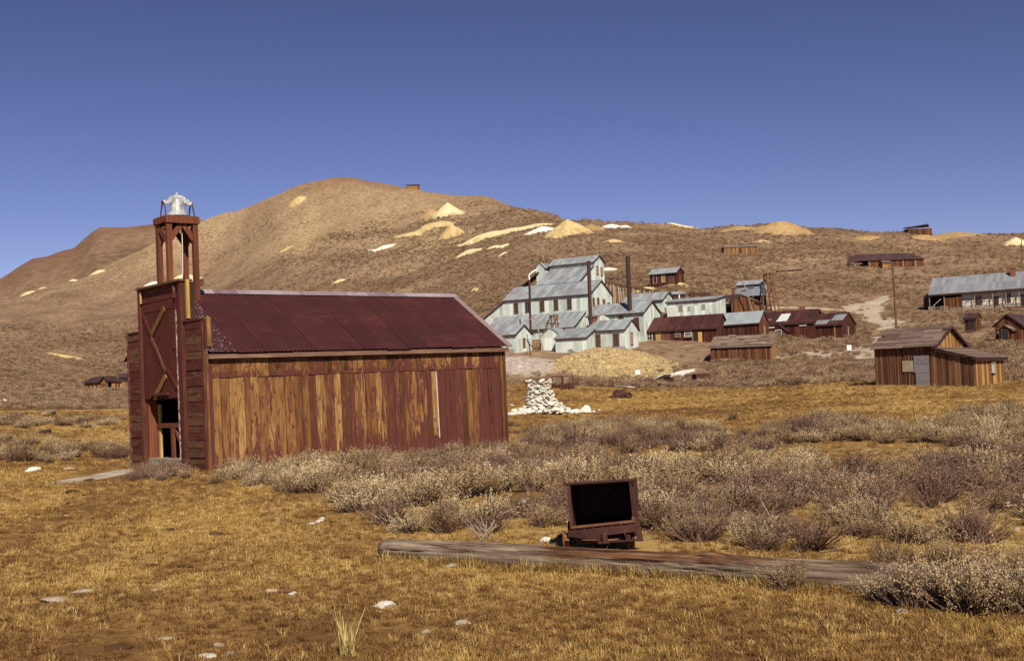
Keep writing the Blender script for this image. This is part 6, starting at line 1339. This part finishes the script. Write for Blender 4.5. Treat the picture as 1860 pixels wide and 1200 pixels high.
for c in cand:
    _, x, y, s, ri = c
    dark = fbm(x / 4.5, y / 4.5, 2, 71) > .08 or (ri == 2 and rs.random() < .6)
    k = 6 + rs.randrange(3) if dark and rs.random() < .75 else rs.randrange(6)
    if n_single < 275 and in_view(x, y):
        lab, grp = REG[ri][3], REG[ri][4]
        if ri == 0:
            a = math.degrees(math.atan2(x, y)); d = math.hypot(x, y); rel = a - math.degrees(math.atan2(cpos.x, cpos.y))
            zone = next(z for lim, z in ((-9, 'below the middle of the firehouse wall'), (-4.5, 'below the right end of the firehouse wall'), (-1.5, 'just left of the ore cart'), (3, 'just behind the ore cart'), (7, 'right of the ore cart'), (11, 'between the cart and the right edge'), (99, 'near the right edge')) if rel < lim)
            far = 'front row' if d < 14 else ('second rows' if d < 18 else ('middle rows' if d < 24 else 'back rows'))
            lab = '%s %s sagebrush %s, %s' % ('tall' if s > .82 else ('low' if s < .66 else 'middling'), 'purplish' if k >= 6 else 'straw grey', zone, far); grp = lab + ' of the field'
        place_bush(x, y, s, k, lab, grp, rs); n_single += 1
    else: rest.append((x, y, s, k))

# geometry nodes: many copies of a few meshes on a cloud of points, for what nobody could count
def scatter(name, pts, scl, rot, idx, meshes, kind='stuff'):
    src = bpy.data.collections.new(name + '_source')
    for i, ml in enumerate(meshes):
        me = ml if not isinstance(ml, tuple) else None
        if me is None:
            a, b_ = ml; mb = bpy.data.meshes.new(name + '_mesh'); va = [v.co[:] for v in a.vertices]; vb = [v.co[:] for v in b_.vertices]; n = len(va)
            mb.from_pydata(va + vb, [], [tuple(p.vertices) for p in a.polygons] + [tuple(q + n for q in p.vertices) for p in b_.polygons]); mb.materials.append(a.materials[0]); mb.materials.append(b_.materials[0])
            mb.polygons.foreach_set('material_index', [0] * len(a.polygons) + [1] * len(b_.polygons)); mb.update(); me = mb
        o = bpy.data.objects.new('%s_source_%02d' % (name, i), me); src.objects.link(o)
    me = bpy.data.meshes.new(name); me.vertices.add(len(pts)); me.vertices.foreach_set('co', np.asarray(pts, np.float32).ravel())
    for nm, ty, v in (('scl', 'FLOAT_VECTOR', scl), ('rot', 'FLOAT_VECTOR', rot)):
        a = me.attributes.new(nm, ty, 'POINT'); a.data.foreach_set('vector', np.asarray(v, np.float32).ravel())
    a = me.attributes.new('idx', 'INT', 'POINT'); a.data.foreach_set('value', np.asarray(idx, np.int32))
    o = link(name, me); o['kind'] = kind
    ng = bpy.data.node_groups.new(name + '_nodes', 'GeometryNodeTree'); ng.interface.new_socket('Geometry', in_out='INPUT', socket_type='NodeSocketGeometry'); ng.interface.new_socket('Geometry', in_out='OUTPUT', socket_type='NodeSocketGeometry')
    N = ng.nodes; gi = N.new('NodeGroupInput'); go = N.new('NodeGroupOutput'); ip = N.new('GeometryNodeInstanceOnPoints'); ci = N.new('GeometryNodeCollectionInfo')
    ci.inputs['Collection'].default_value = src; ci.inputs['Separate Children'].default_value = True; ci.inputs['Reset Children'].default_value = True
    def at_(nm, ty):
        a = N.new('GeometryNodeInputNamedAttribute'); a.data_type = ty; a.inputs[0].default_value = nm; return a.outputs[0]
    e2r = N.new('FunctionNodeEulerToRotation'); Lk = ng.links
    Lk.new(gi.outputs[0], ip.inputs['Points']); Lk.new(ci.outputs[0], ip.inputs['Instance']); ip.inputs['Pick Instance'].default_value = True
    Lk.new(at_('idx', 'INT'), ip.inputs['Instance Index']); Lk.new(at_('rot', 'FLOAT_VECTOR'), e2r.inputs[0]); Lk.new(e2r.outputs[0], ip.inputs['Rotation']); Lk.new(at_('scl', 'FLOAT_VECTOR'), ip.inputs['Scale'])
    Lk.new(ip.outputs[0], go.inputs[0]); md = o.modifiers.new('scatter', 'NODES'); md.node_group = ng; return o
if rest:
    R_ = np.array(rest); n = len(R_)
    scatter('more_sagebrush', np.c_[R_[:, 0], R_[:, 1], ground(R_[:, 0], R_[:, 1]) - .02], np.c_[R_[:, 2], R_[:, 2], R_[:, 2] * RNG.uniform(.44, .74, n)], np.c_[RNG.uniform(-.1, .1, (n, 2)), RNG.uniform(0, 6.28, n)], R_[:, 3], SAGE + SAGED)

# --- dry grass
GRASS = mat_leaf('dry_grass_blade', (.20, .108, .032), (.43, .265, .080), (.72, .53, .22), .2, 3.)
GRASSB = mat_leaf('brown_grass_blade', (.09, .040, .018), (.22, .112, .042), (.40, .24, .095), .2, 3.)
def tuft(seed, m, n=26, h=.052, wd=.003, rad_=.06, droop=1.):
    rs = np.random.default_rng(seed); V = []; F_ = []
    for k in range(n):
        a = rs.uniform(0, 6.28); r_ = rad_ * math.sqrt(rs.random()); p = np.array([r_ * math.cos(a), r_ * math.sin(a), -.01]); hh = h * rs.uniform(.5, 1.3)
        b = rs.uniform(0, 6.28); le = rs.uniform(.15, .8) * droop; d = np.array([math.cos(b) * le, math.sin(b) * le, 1.]); d /= np.linalg.norm(d)
        s = np.array([-math.sin(b), math.cos(b), 0]) * wd * rs.uniform(.7, 1.3); m1 = p + d * hh * .55; d2 = d + np.array([math.cos(b), math.sin(b), -.5]) * rs.uniform(.2, .9) * droop; t_ = m1 + d2 / np.linalg.norm(d2) * hh * .6
        i = len(V); V += [tuple(p - s), tuple(p + s), tuple(m1 + s * .8), tuple(m1 - s * .8), tuple(t_)]; F_ += [(i, i + 1, i + 2, i + 3), (i + 3, i + 2, i + 4)]
    me = bpy.data.meshes.new('grass_mesh'); me.from_pydata(V, [], F_); me.materials.append(m); me.update(); return me
TUFTS = [tuft(k, GRASS) for k in range(4)] + [tuft(10 + k, GRASSB, 24, .075) for k in range(2)] + [tuft(20, GRASS, 16, .15, .003, .05, .7)]
N_ = 78000; rr = np.exp(RNG.uniform(math.log(6.0), math.log(105), N_ * 2)); aa = RNG.uniform(rad(-27.5), rad(27.5), N_ * 2)
x, y = rr * np.sin(aa), rr * np.cos(aa)
pt_ = fbm(x / 2.2, y / 6.5, 4, 31) * .5 + fbm(x / .7, y / .9, 3, 35) * .5
isf = in_poly(x, y, SAGE_FIELD)
keep = ~rejected(x, y) & ~in_poly(x, y, SLAB) & (zone_gold(x, y) > .4) & (pt_ > RNG.uniform(-.62, .02, len(x))) & (~isf | (RNG.random(len(x)) < .55))
x, y, rr, pt_ = x[keep][:N_], y[keep][:N_], rr[keep][:N_], pt_[keep][:N_]; n = len(x)
s = (1 + .9 * sstep(8, 45, rr) + 1.6 * sstep(45, 100, rr)) * RNG.uniform(.55, 1.05, n) * (.85 + .35 * pt_)
idx = np.where(RNG.random(n) < np.clip(.35 - pt_ * 1.9, .03, .92), RNG.integers(4, 6, n), RNG.integers(0, 4, n)); idx = np.where(RNG.random(n) < .035, 6, idx)
scatter('dry_grass', np.c_[x, y, ground(x, y)], np.c_[s, s, s * RNG.uniform(.7, 1.1, n)], np.c_[RNG.uniform(-.2, .2, (n, 2)), RNG.uniform(0, 6.28, n)], idx, TUFTS)
# a taller fringe of grass along the log
n = 700; t = RNG.uniform(.1, ln * .66, n); o_ = np.where(RNG.random(n) < .8, RNG.uniform(-.20, -.10, n), RNG.uniform(.1, .25, n))
x = g0.x + dirv.x * t - dirv.y * o_; y = g0.y + dirv.y * t + dirv.x * o_; s = RNG.uniform(.6, 1.15, n)
scatter('log_side_grass', np.c_[x, y, ground(x, y)], np.c_[s, s, s], np.c_[RNG.uniform(-.2, .2, (n, 2)), RNG.uniform(0, 6.28, n)], np.where(RNG.random(n) < .3, 6, RNG.integers(0, 6, n)), TUFTS)

# --- brush on the slopes
BR1 = mat_leaf('slope_brush', (.12, .068, .044), (.265, .172, .105), (.44, .32, .19), .05, 12.)
def clump(seed, n=150, m=BR1):
    """a rounded shrub of many small leaf sprays, uneven in outline, open towards the ground"""
    rs = np.random.default_rng(seed); V = []; F_ = []; lobes = [(rs.uniform(0, 6.28), rs.uniform(.05, .3), rs.uniform(.2, .34), rs.uniform(.16, .34)) for _ in range(5)]
    for k in range(n):
        la, lr_, lrad, lz = lobes[k % 5]; dv = rs.normal(0, 1, 3); dv /= np.linalg.norm(dv); dv[2] = abs(dv[2]) * 1.0 if rs.random() < .8 else dv[2]
        c = np.array([lr_ * math.cos(la), lr_ * math.sin(la), lz * .6]) + dv * lrad * rs.uniform(.6, 1.1); c[2] = max(c[2], .01)
        up_ = dv * .6 + np.array([0, 0, .8]) + rs.normal(0, .4, 3); up_ /= np.linalg.norm(up_); sd = np.cross(up_, rs.normal(0, 1, 3)); sd /= np.linalg.norm(sd); L_ = rs.uniform(.07, .16); W_ = rs.uniform(.018, .038)
        i = len(V); V += [tuple(c - sd * W_ * .4), tuple(c + up_ * L_ * .5 + sd * W_), tuple(c + up_ * L_), tuple(c + up_ * L_ * .45 - sd * W_)]; F_.append((i, i + 1, i + 2, i + 3))
    me = bpy.data.meshes.new('brush_mesh'); me.from_pydata(V, [], F_); me.materials.append(m); me.update(); return me
CL = [clump(300 + k) for k in range(5)]
N_ = 230000; rr = np.sqrt(RNG.uniform(55 ** 2, 640 ** 2, N_)); near = RNG.random(N_) < .42; rr = np.where(near, np.exp(RNG.uniform(math.log(58), math.log(420), N_)), rr); aa = RNG.uniform(rad(-27), rad(27), N_)
x, y = rr * np.sin(aa), rr * np.cos(aa); gd = zone_gold(x, y)
dens = np.clip(.48 + .9 * fbm(x / 28, y / 28, 4, 81) + .35 * fbm(x / 6, y / 6, 2, 82), 0, 1)
dens *= np.interp(rr, [60, 330, 460, 640], [1, .95, .6, .3]); dens *= np.where(gd > .5, .0, 1); deg = np.degrees(aa)
# bare ground: roads, heaps, the yard of the mill
bare = world_poly([(915, 700), (1010, 694), (1235, 690), (1290, 664), (1300, 612), (1160, 618), (1000, 636), (915, 638)]); road = world_poly([(1530, 664), (1590, 628), (1570, 574), (1530, 566), (1400, 568), (1400, 552), (1560, 550), (1600, 532), (1625, 536), (1600, 556), (1600, 580), (1660, 606), (1625, 640), (1600, 664)])
dens *= np.where(in_poly(x, y, bare), .05, 1) * np.where(in_poly(x, y, road), .06, 1) * np.where(in_poly(x, y, world_poly([(1405, 660), (1560, 650), (1560, 628), (1405, 640)])), .35, 1)
elp = ground(x, y) / rr; bl = sum(np.exp(-((elp - (c0 + c1 * (aa + .25) + .006 * fbm(x / 40, y / 40, 3, 91))) / .0035) ** 2) for c0, c1 in ((.085, .10), (.112, .07), (.062, .08), (.135, .05))); dens = np.clip(dens + .55 * bl * sstep(rad(4), rad(-2), aa), 0, 1)
keep = (RNG.random(N_) < dens) & ~rejected(x, y)
for px, py, wp, hp, mt, sq, pw in MOUNDS:
    c = on_ground(px, py + hp * .5); a = wp * c.y / FPX / 2 * 1.1; keep &= (((x - c.x) / a) ** 2 + ((y - c.y - sq * a * .35) / (sq * a)) ** 2 > 1.0) | (RNG.random(N_) < .04)
x, y, rr = x[keep], y[keep], rr[keep]; n = len(x); s = RNG.uniform(.55, 1.35, n) * np.interp(rr, [60, 200, 600], [.9, 1.15, 1.5]) * (1 + .3 * fbm(x / 12, y / 12, 2, 85))
print('slope brush', n, 'single bushes', n_single, 'more', len(rest))
scatter('hillside_brush', np.c_[x, y, ground(x, y) - .05], np.c_[s, s, s * RNG.uniform(.7, 1.1, n)], np.c_[RNG.uniform(-.1, .1, (n, 2)), RNG.uniform(0, 6.28, n)], RNG.integers(0, 5, n), CL)

# ------------------------------------------------------------------ stones, clods and litter in the grass
RKS = [rock_mesh(400 + k, ROCK, .5, 2) for k in range(6)]; RKW = [rock_mesh(410 + k, STONE, .55, 2) for k in range(3)]; CLD = [rock_mesh(420 + k, DUNG, .45, 2) for k in range(3)]; CLR = [rock_mesh(430 + k, CLODR, .4, 2) for k in range(3)]
def lump(px, py, wpx, hpx, meshes, name, label, cat, seed=0, up=.25):
    p = on_ground(px, py); k = p.y / FPX; a, h = wpx * k / 2, max(hpx * k / 2, wpx * k * .12); rs = random.Random(int(px * 7 + py))
    o = link(name, meshes[rs.randrange(len(meshes))], None, Matrix.Translation((p.x, p.y, p.z + h * up)) @ Euler((rs.uniform(-.15, .15), rs.uniform(-.15, .15), rs.uniform(-.5, .5))).to_matrix().to_4x4() @ Matrix.Diagonal((a, a * .8, h * 1.9, 1)))
    return props(o, label, cat)
for a in ((700, 1102, 40, 18, RKW, 'rock', 'rounded pale rock in the grass below the left part of the log', 'rock'), (840, 1133, 36, 13, RKS, 'rock', 'flat pale rock low in the grass at bottom centre', 'rock'), (774, 1150, 20, 11, RKS, 'rock', 'small grey rock left of the flat pale rock at bottom centre', 'rock'),
          (820, 1030, 28, 13, RKS, 'rock', 'grey rock lying just below the left part of the log', 'rock'), (150, 1076, 42, 12, RKS, 'rock', 'flat pale rock in the left grass, upper of two side by side', 'rock'), (104, 1092, 62, 13, RKS, 'rock', 'long flat pale rock in the left grass, lower of two side by side', 'rock'),
          (532, 1080, 18, 9, RKW, 'rock', 'white stone at the right end of the broken white pipe', 'rock'), (490, 1053, 15, 9, RKS, 'rock', 'small grey stone above the broken white pipe', 'rock'), (284, 1072, 22, 7, RKS, 'rock', 'small pale flat stone in the grass left of the broken pipe', 'rock'),
          (286, 1023, 7, 6, RKW, 'pebble', 'tiny bright white pebble on dark soil in the left grass', 'pebble'), (380, 1193, 36, 10, RKW, 'rock', 'white flat stone at the bottom edge, left of centre', 'rock'), (397, 1174, 24, 10, RKS, 'rock', 'pale stone just above the white flat one at the bottom edge', 'rock'), (418, 1190, 22, 12, RKS, 'rock', 'grey stone right of the white flat one at the bottom edge', 'rock'), (300, 1160, 34, 8, RKS, 'rock', 'half sunk pale rock in the lower left grass', 'rock'),
          (566, 953, 14, 8, RKW, 'rock', 'white stone, left one of a little cluster in the open grass', 'rock'), (580, 949, 18, 9, RKW, 'rock', 'white stone, biggest of a little cluster in the open grass', 'rock'), (585, 943, 12, 7, RKW, 'rock', 'white stone, upper one of a little cluster in the open grass', 'rock'),
          (1637, 1114, 26, 14, RKS, 'rock', 'pale pink rock in the grass under the bush at the log end', 'rock'), (992, 985, 26, 18, RKW, 'rock', 'white rock beside the left wheel of the ore cart', 'rock'), (60, 856, 32, 13, RKW, 'rock', 'white flat boulder at the left edge of the meadow', 'rock'), (125, 853, 26, 8, RKS, 'rock', 'grey stone at the far end of the pale path', 'rock'),
          (906, 985, 18, 8, RKS, 'rock', 'small pale rock behind the log under pale twigs', 'rock'), (950, 915, 20, 12, RKW, 'rock', 'pale rock half hidden in the brush left above the ore cart', 'rock'), (1848, 965, 14, 14, RKS, 'rock', 'pale rock in the brush at the right edge', 'rock'), (1496, 750, 16, 5, RKW, 'rock', 'white stone on the far golden meadow', 'rock'), (1395, 944, 12, 8, RKS, 'rock', 'small pale stone in the sagebrush right of the cart', 'rock'), (1125, 796, 9, 6, RKW, 'pebble', 'tiny white stone in the brush beyond the cart', 'pebble'),
          (133, 896, 30, 14, CLD, 'earth_mound', 'black earth mound beside the pale path on the left', 'mound'), (159, 873, 26, 8, CLR, 'earth_mound', 'red brown earth clod on the pale path', 'mound'), (124, 915, 10, 6, CLD, 'clod', 'little dark clod below the black earth mound', 'clod'), (392, 971, 28, 13, CLR, 'clod', 'brown clod in the open grass before the firehouse', 'clod'), (340, 962, 16, 7, CLR, 'clod', 'small brown clod left of the brown clod in the open grass', 'clod'),
          (362, 1040, 30, 9, CLR, 'clod', 'dark brown clod at the right end of the bare soil patch', 'clod'), (335, 1030, 46, 9, CLR, 'clod', 'flat dark clod in the middle of the bare soil patch', 'clod'), (270, 1028, 30, 9, CLR, 'clod', 'brown clod beside the tiny white pebble', 'clod'), (140, 1116, 34, 22, CLR, 'clod', 'brown upturned sod below the flat pale rocks', 'clod'), (250, 983, 26, 7, CLR, 'clod', 'flat dark sod in the left middle grass', 'clod'), (62, 1052, 40, 7, CLR, 'clod', 'flat dark sod near the left edge', 'clod'), (115, 944, 46, 7, CLR, 'clod', 'long flat sod in the upper left grass', 'clod'), (620, 1105, 40, 9, CLD, 'clod', 'dark clod left of the rounded pale rock', 'clod'),
          (215, 1178, 60, 14, CLR, 'clod', 'broad reddish sod at the bottom left', 'clod'), (300, 965, 40, 8, CLR, 'clod', 'crumbled brown sod left of the small brown clod', 'clod')):
    lump(*a)
RUB = [rock_mesh(460 + k, mat_plain('waste_rubble', (.20, .13, .065), (.50, .385, .20), 3, .95, .05), .6, 1) for k in range(4)]
bk = world_poly([(1000, 694), (1240, 690), (1240, 652), (1170, 632), (1050, 634), (1010, 650)]); P_ = np.array(bk); n = 7000; xy = RNG.uniform(P_.min(0), P_.max(0), (n, 2)); xy = xy[in_poly(xy[:, 0], xy[:, 1], bk) & ~rejected(xy[:, 0], xy[:, 1])]; n = len(xy); s = np.exp(RNG.normal(-1.9, .55, n)).clip(.06, .5)
from mathutils.bvhtree import BVHTree
bv = [BVHTree.FromPolygons([v.co for v in o.data.vertices], [tuple(p.vertices) for p in o.data.polygons]) for o in COL.objects if o.name.startswith('tailings_bank')]
hits = [[h[0].z for h in (t.ray_cast(Vector((a, b_, 80)), Vector((0, 0, -1))) for t in bv) if h[0] is not None] for a, b_ in xy]
zz = np.array([max([gz(a, b_)] + h) if h else -9 for (a, b_), h in zip(xy, hits)])
scatter('waste_rubble', np.c_[xy, zz], np.c_[s, s, s], RNG.uniform(0, 6.28, (n, 3)), RNG.integers(0, 4, n), RUB)
# litter with a shape of its own
p = on_ground(505, 1081); o = MB().path([(-.10, 0, .03), (-.02, .01, .03), (.0, .01, .03)], .018, 10).build('broken_pipe', PALEWOOD, None, Matrix.Translation(p) @ Matrix.Rotation(-.25, 4, 'Z')); props(o, 'broken white pipe lying in the grass left of the rounded pale rock', 'pipe')
MB().tube((.0, .01, .03), (.12, .02, .028), .013, n=8).build('rust_end', RUSTL, o)
def junk(px, py, fn, name, label, cat, m=RUST, yaw=0.):
    p = on_ground(px, py); mb = MB(); fn(mb, p.y / FPX); o = mb.build(name, m, None, Matrix.Translation(p) @ Matrix.Rotation(yaw, 4, 'Z')); return props(o, label, cat)
junk(1348, 805, lambda mb, k: mb.slab([(-12 * k, 0, 0), (12 * k, 0, 0), (10 * k, .05, 8 * k), (2 * k, .1, 17 * k), (-5 * k, .1, 13 * k)], (0, .25, 0)), 'dark_iron_hood', 'dark pointed iron hood in the brush right beyond the cart', 'scrap', STACK)
junk(1235, 827, lambda mb, k: mb.lathe([(0, 0), (7 * k, 0), (7 * k, 30 * k), (6 * k, 30 * k), (6 * k, 2 * k), (0, 2 * k)], 14), 'rusty_can', 'rusty can lying on its side in a grass gap beyond the cart', 'can', RUST)
o = bpy.data.objects['rusty_can']; o.matrix_world = o.matrix_world @ Matrix.Translation((-.15, 0, .07)) @ Matrix.Rotation(math.pi / 2, 4, 'Y') @ Matrix.Rotation(.2, 4, 'X')
junk(1225, 756, lambda mb, k: (mb.slab([(-12 * k, 0, 0), (11 * k, 0, 0), (12 * k, .1, 6 * k), (8 * k, .1, 4 * k), (-4 * k, .1, 6 * k), (-11 * k, .1, 4 * k)], (0, .5, .02)), mb.bar((11 * k, 0, 0), (12 * k, .1, 10 * k), .06, .06)), 'rusty_plate', 'bent rusty plate on the far golden meadow', 'scrap', RUSTL)
junk(1724, 842, lambda mb, k: mb.slab([(-8 * k, 0, 0), (10 * k, 0, 0), (-4 * k, .05, 20 * k)], (0, .08, 0)), 'dark_iron_fin', 'small dark triangular iron plate standing in the right brush', 'scrap', STACK)
junk(1772, 858, lambda mb, k: (mb.box(-26 * k, -22 * k, 0, .35, -.05, 20 * k), mb.slab([(-26 * k, 0, 16 * k), (24 * k, 0, 22 * k), (26 * k, .4, 20 * k), (-24 * k, .4, 17 * k)], (0, 0, .02)), mb.box(22 * k, 26 * k, 0, .3, -.1, 20 * k), mb.box(-22 * k, 4 * k, .3, .33, 0, 14 * k)), 'rusty_box_wreck', 'crumpled rusty box wreck in the right brush beside the triangular plate', 'scrap', RUST)
junk(4, 806, lambda mb, k: (mb.slab([(-14 * k, 0, -2 * k), (8 * k, 0, -2 * k), (10 * k, .0, 2 * k), (8 * k, 0, 12 * k), (-14 * k, 0, 13 * k)], (0, .6, 0)),), 'dark_box', 'dark iron box at the left edge of the meadow', 'scrap', STACK)
junk(78, 786, lambda mb, k: (mb.bar((-9 * k, 0, 1 * k), (9 * k, .2, 5 * k), .12, .1), mb.box(2 * k, 9 * k, .1, .4, 0, 6 * k), mb.box(-4 * k, 3 * k, 0, .4, 0, 3 * k)), 'dark_scrap', 'dark scrap iron on the left meadow', 'scrap', STACK)
junk(134, 803, lambda mb, k: (mb.box(-6 * k, 5 * k, 0, .4, 0, 3.5 * k), mb.bar((-10 * k, 0, .02), (8 * k, .1, .06), .08, .06)), 'dark_scrap', 'smaller dark scrap iron right of the other on the left meadow', 'scrap', STACK)
# bare pale twigs behind the log, bright straw at the bottom, loose sticks
rs = random.Random(8); mb = MB(); p = on_ground(882, 981)
for k in range(16):
    a = rs.uniform(-.7, .7); q = Vector((rs.uniform(-.06, .06), rs.uniform(-.04, .04), 0)); e = q + Vector((math.sin(a) * .3, rs.uniform(-.1, .1), rs.uniform(.14, .28))); mb.path([q, q.lerp(e, .5) + Vector((rs.uniform(-.02, .02), 0, 0)), e], .005, 5); mb.tube(q.lerp(e, .6), e + Vector((rs.uniform(-.06, .06), 0, -.02)), .004, .002, 5)
o = mb.build('bare_shrub', PALEWOOD, None, Matrix.Translation(p)); props(o, 'leafless pale twigs standing behind the left part of the log', 'shrub')
STRAW = mat_leaf('bright_straw', (.45, .34, .12), (.62, .50, .22), (.75, .64, .34), .3); rs = random.Random(9); mb = MB(); p = on_ground(632, 1192)
for k in range(34):
    a = rs.uniform(0, 6.28); le = rs.uniform(.1, .75); h = rs.uniform(.12, .32); q = Vector((rs.uniform(-.05, .05), rs.uniform(-.04, .04), 0)); e = q + Vector((math.cos(a) * le * h, math.sin(a) * le * h, h)); s_v = Vector((-math.sin(a), math.cos(a), 0)) * .004; m_ = q.lerp(e, .6) + Vector((0, 0, .02)); mb.add([q - s_v, q + s_v, m_ + s_v, m_ - s_v, e], [(0, 1, 2, 3), (3, 2, 4)])
o = mb.build('straw_clump', STRAW, None, Matrix.Translation(p)); props(o, 'bright yellow straw clump at the bottom edge', 'grass clump')
rs = random.Random(10)
for i, (a_, b_, lab) in enumerate((((1398, 948), (1368, 905), 'thin pale stick slanting through the brush right of the cart'), ((1310, 905), (1330, 892), 'short pale stick in the brush above right of the cart'), ((885, 960), (932, 935), 'crooked pale stick in the brush left of the cart'), ((1170, 915), (1186, 985), 'long thin stem hanging beside the right side of the cart'), ((700, 882), (750, 874), 'grey stick in the brush below the firehouse wall'), ((1740, 955), (1772, 930), 'thin stick in the brush near the right edge'))):
    p, q = on_ground(*a_), on_ground(a_[0] + (b_[0] - a_[0]), a_[1] - 2); z_ = (a_[1] - b_[1]) * p.y / FPX
    o = MB().path([p + Vector((0, -.1, .05)), p.lerp(q, .5) + Vector((0, -.1, z_ * .55 + .08)), Vector((q.x, p.y - .1, p.z + abs(z_) * .8 + .1))], .006, 5).build('stick', PALEWOOD, None); props(o, lab, 'stick')
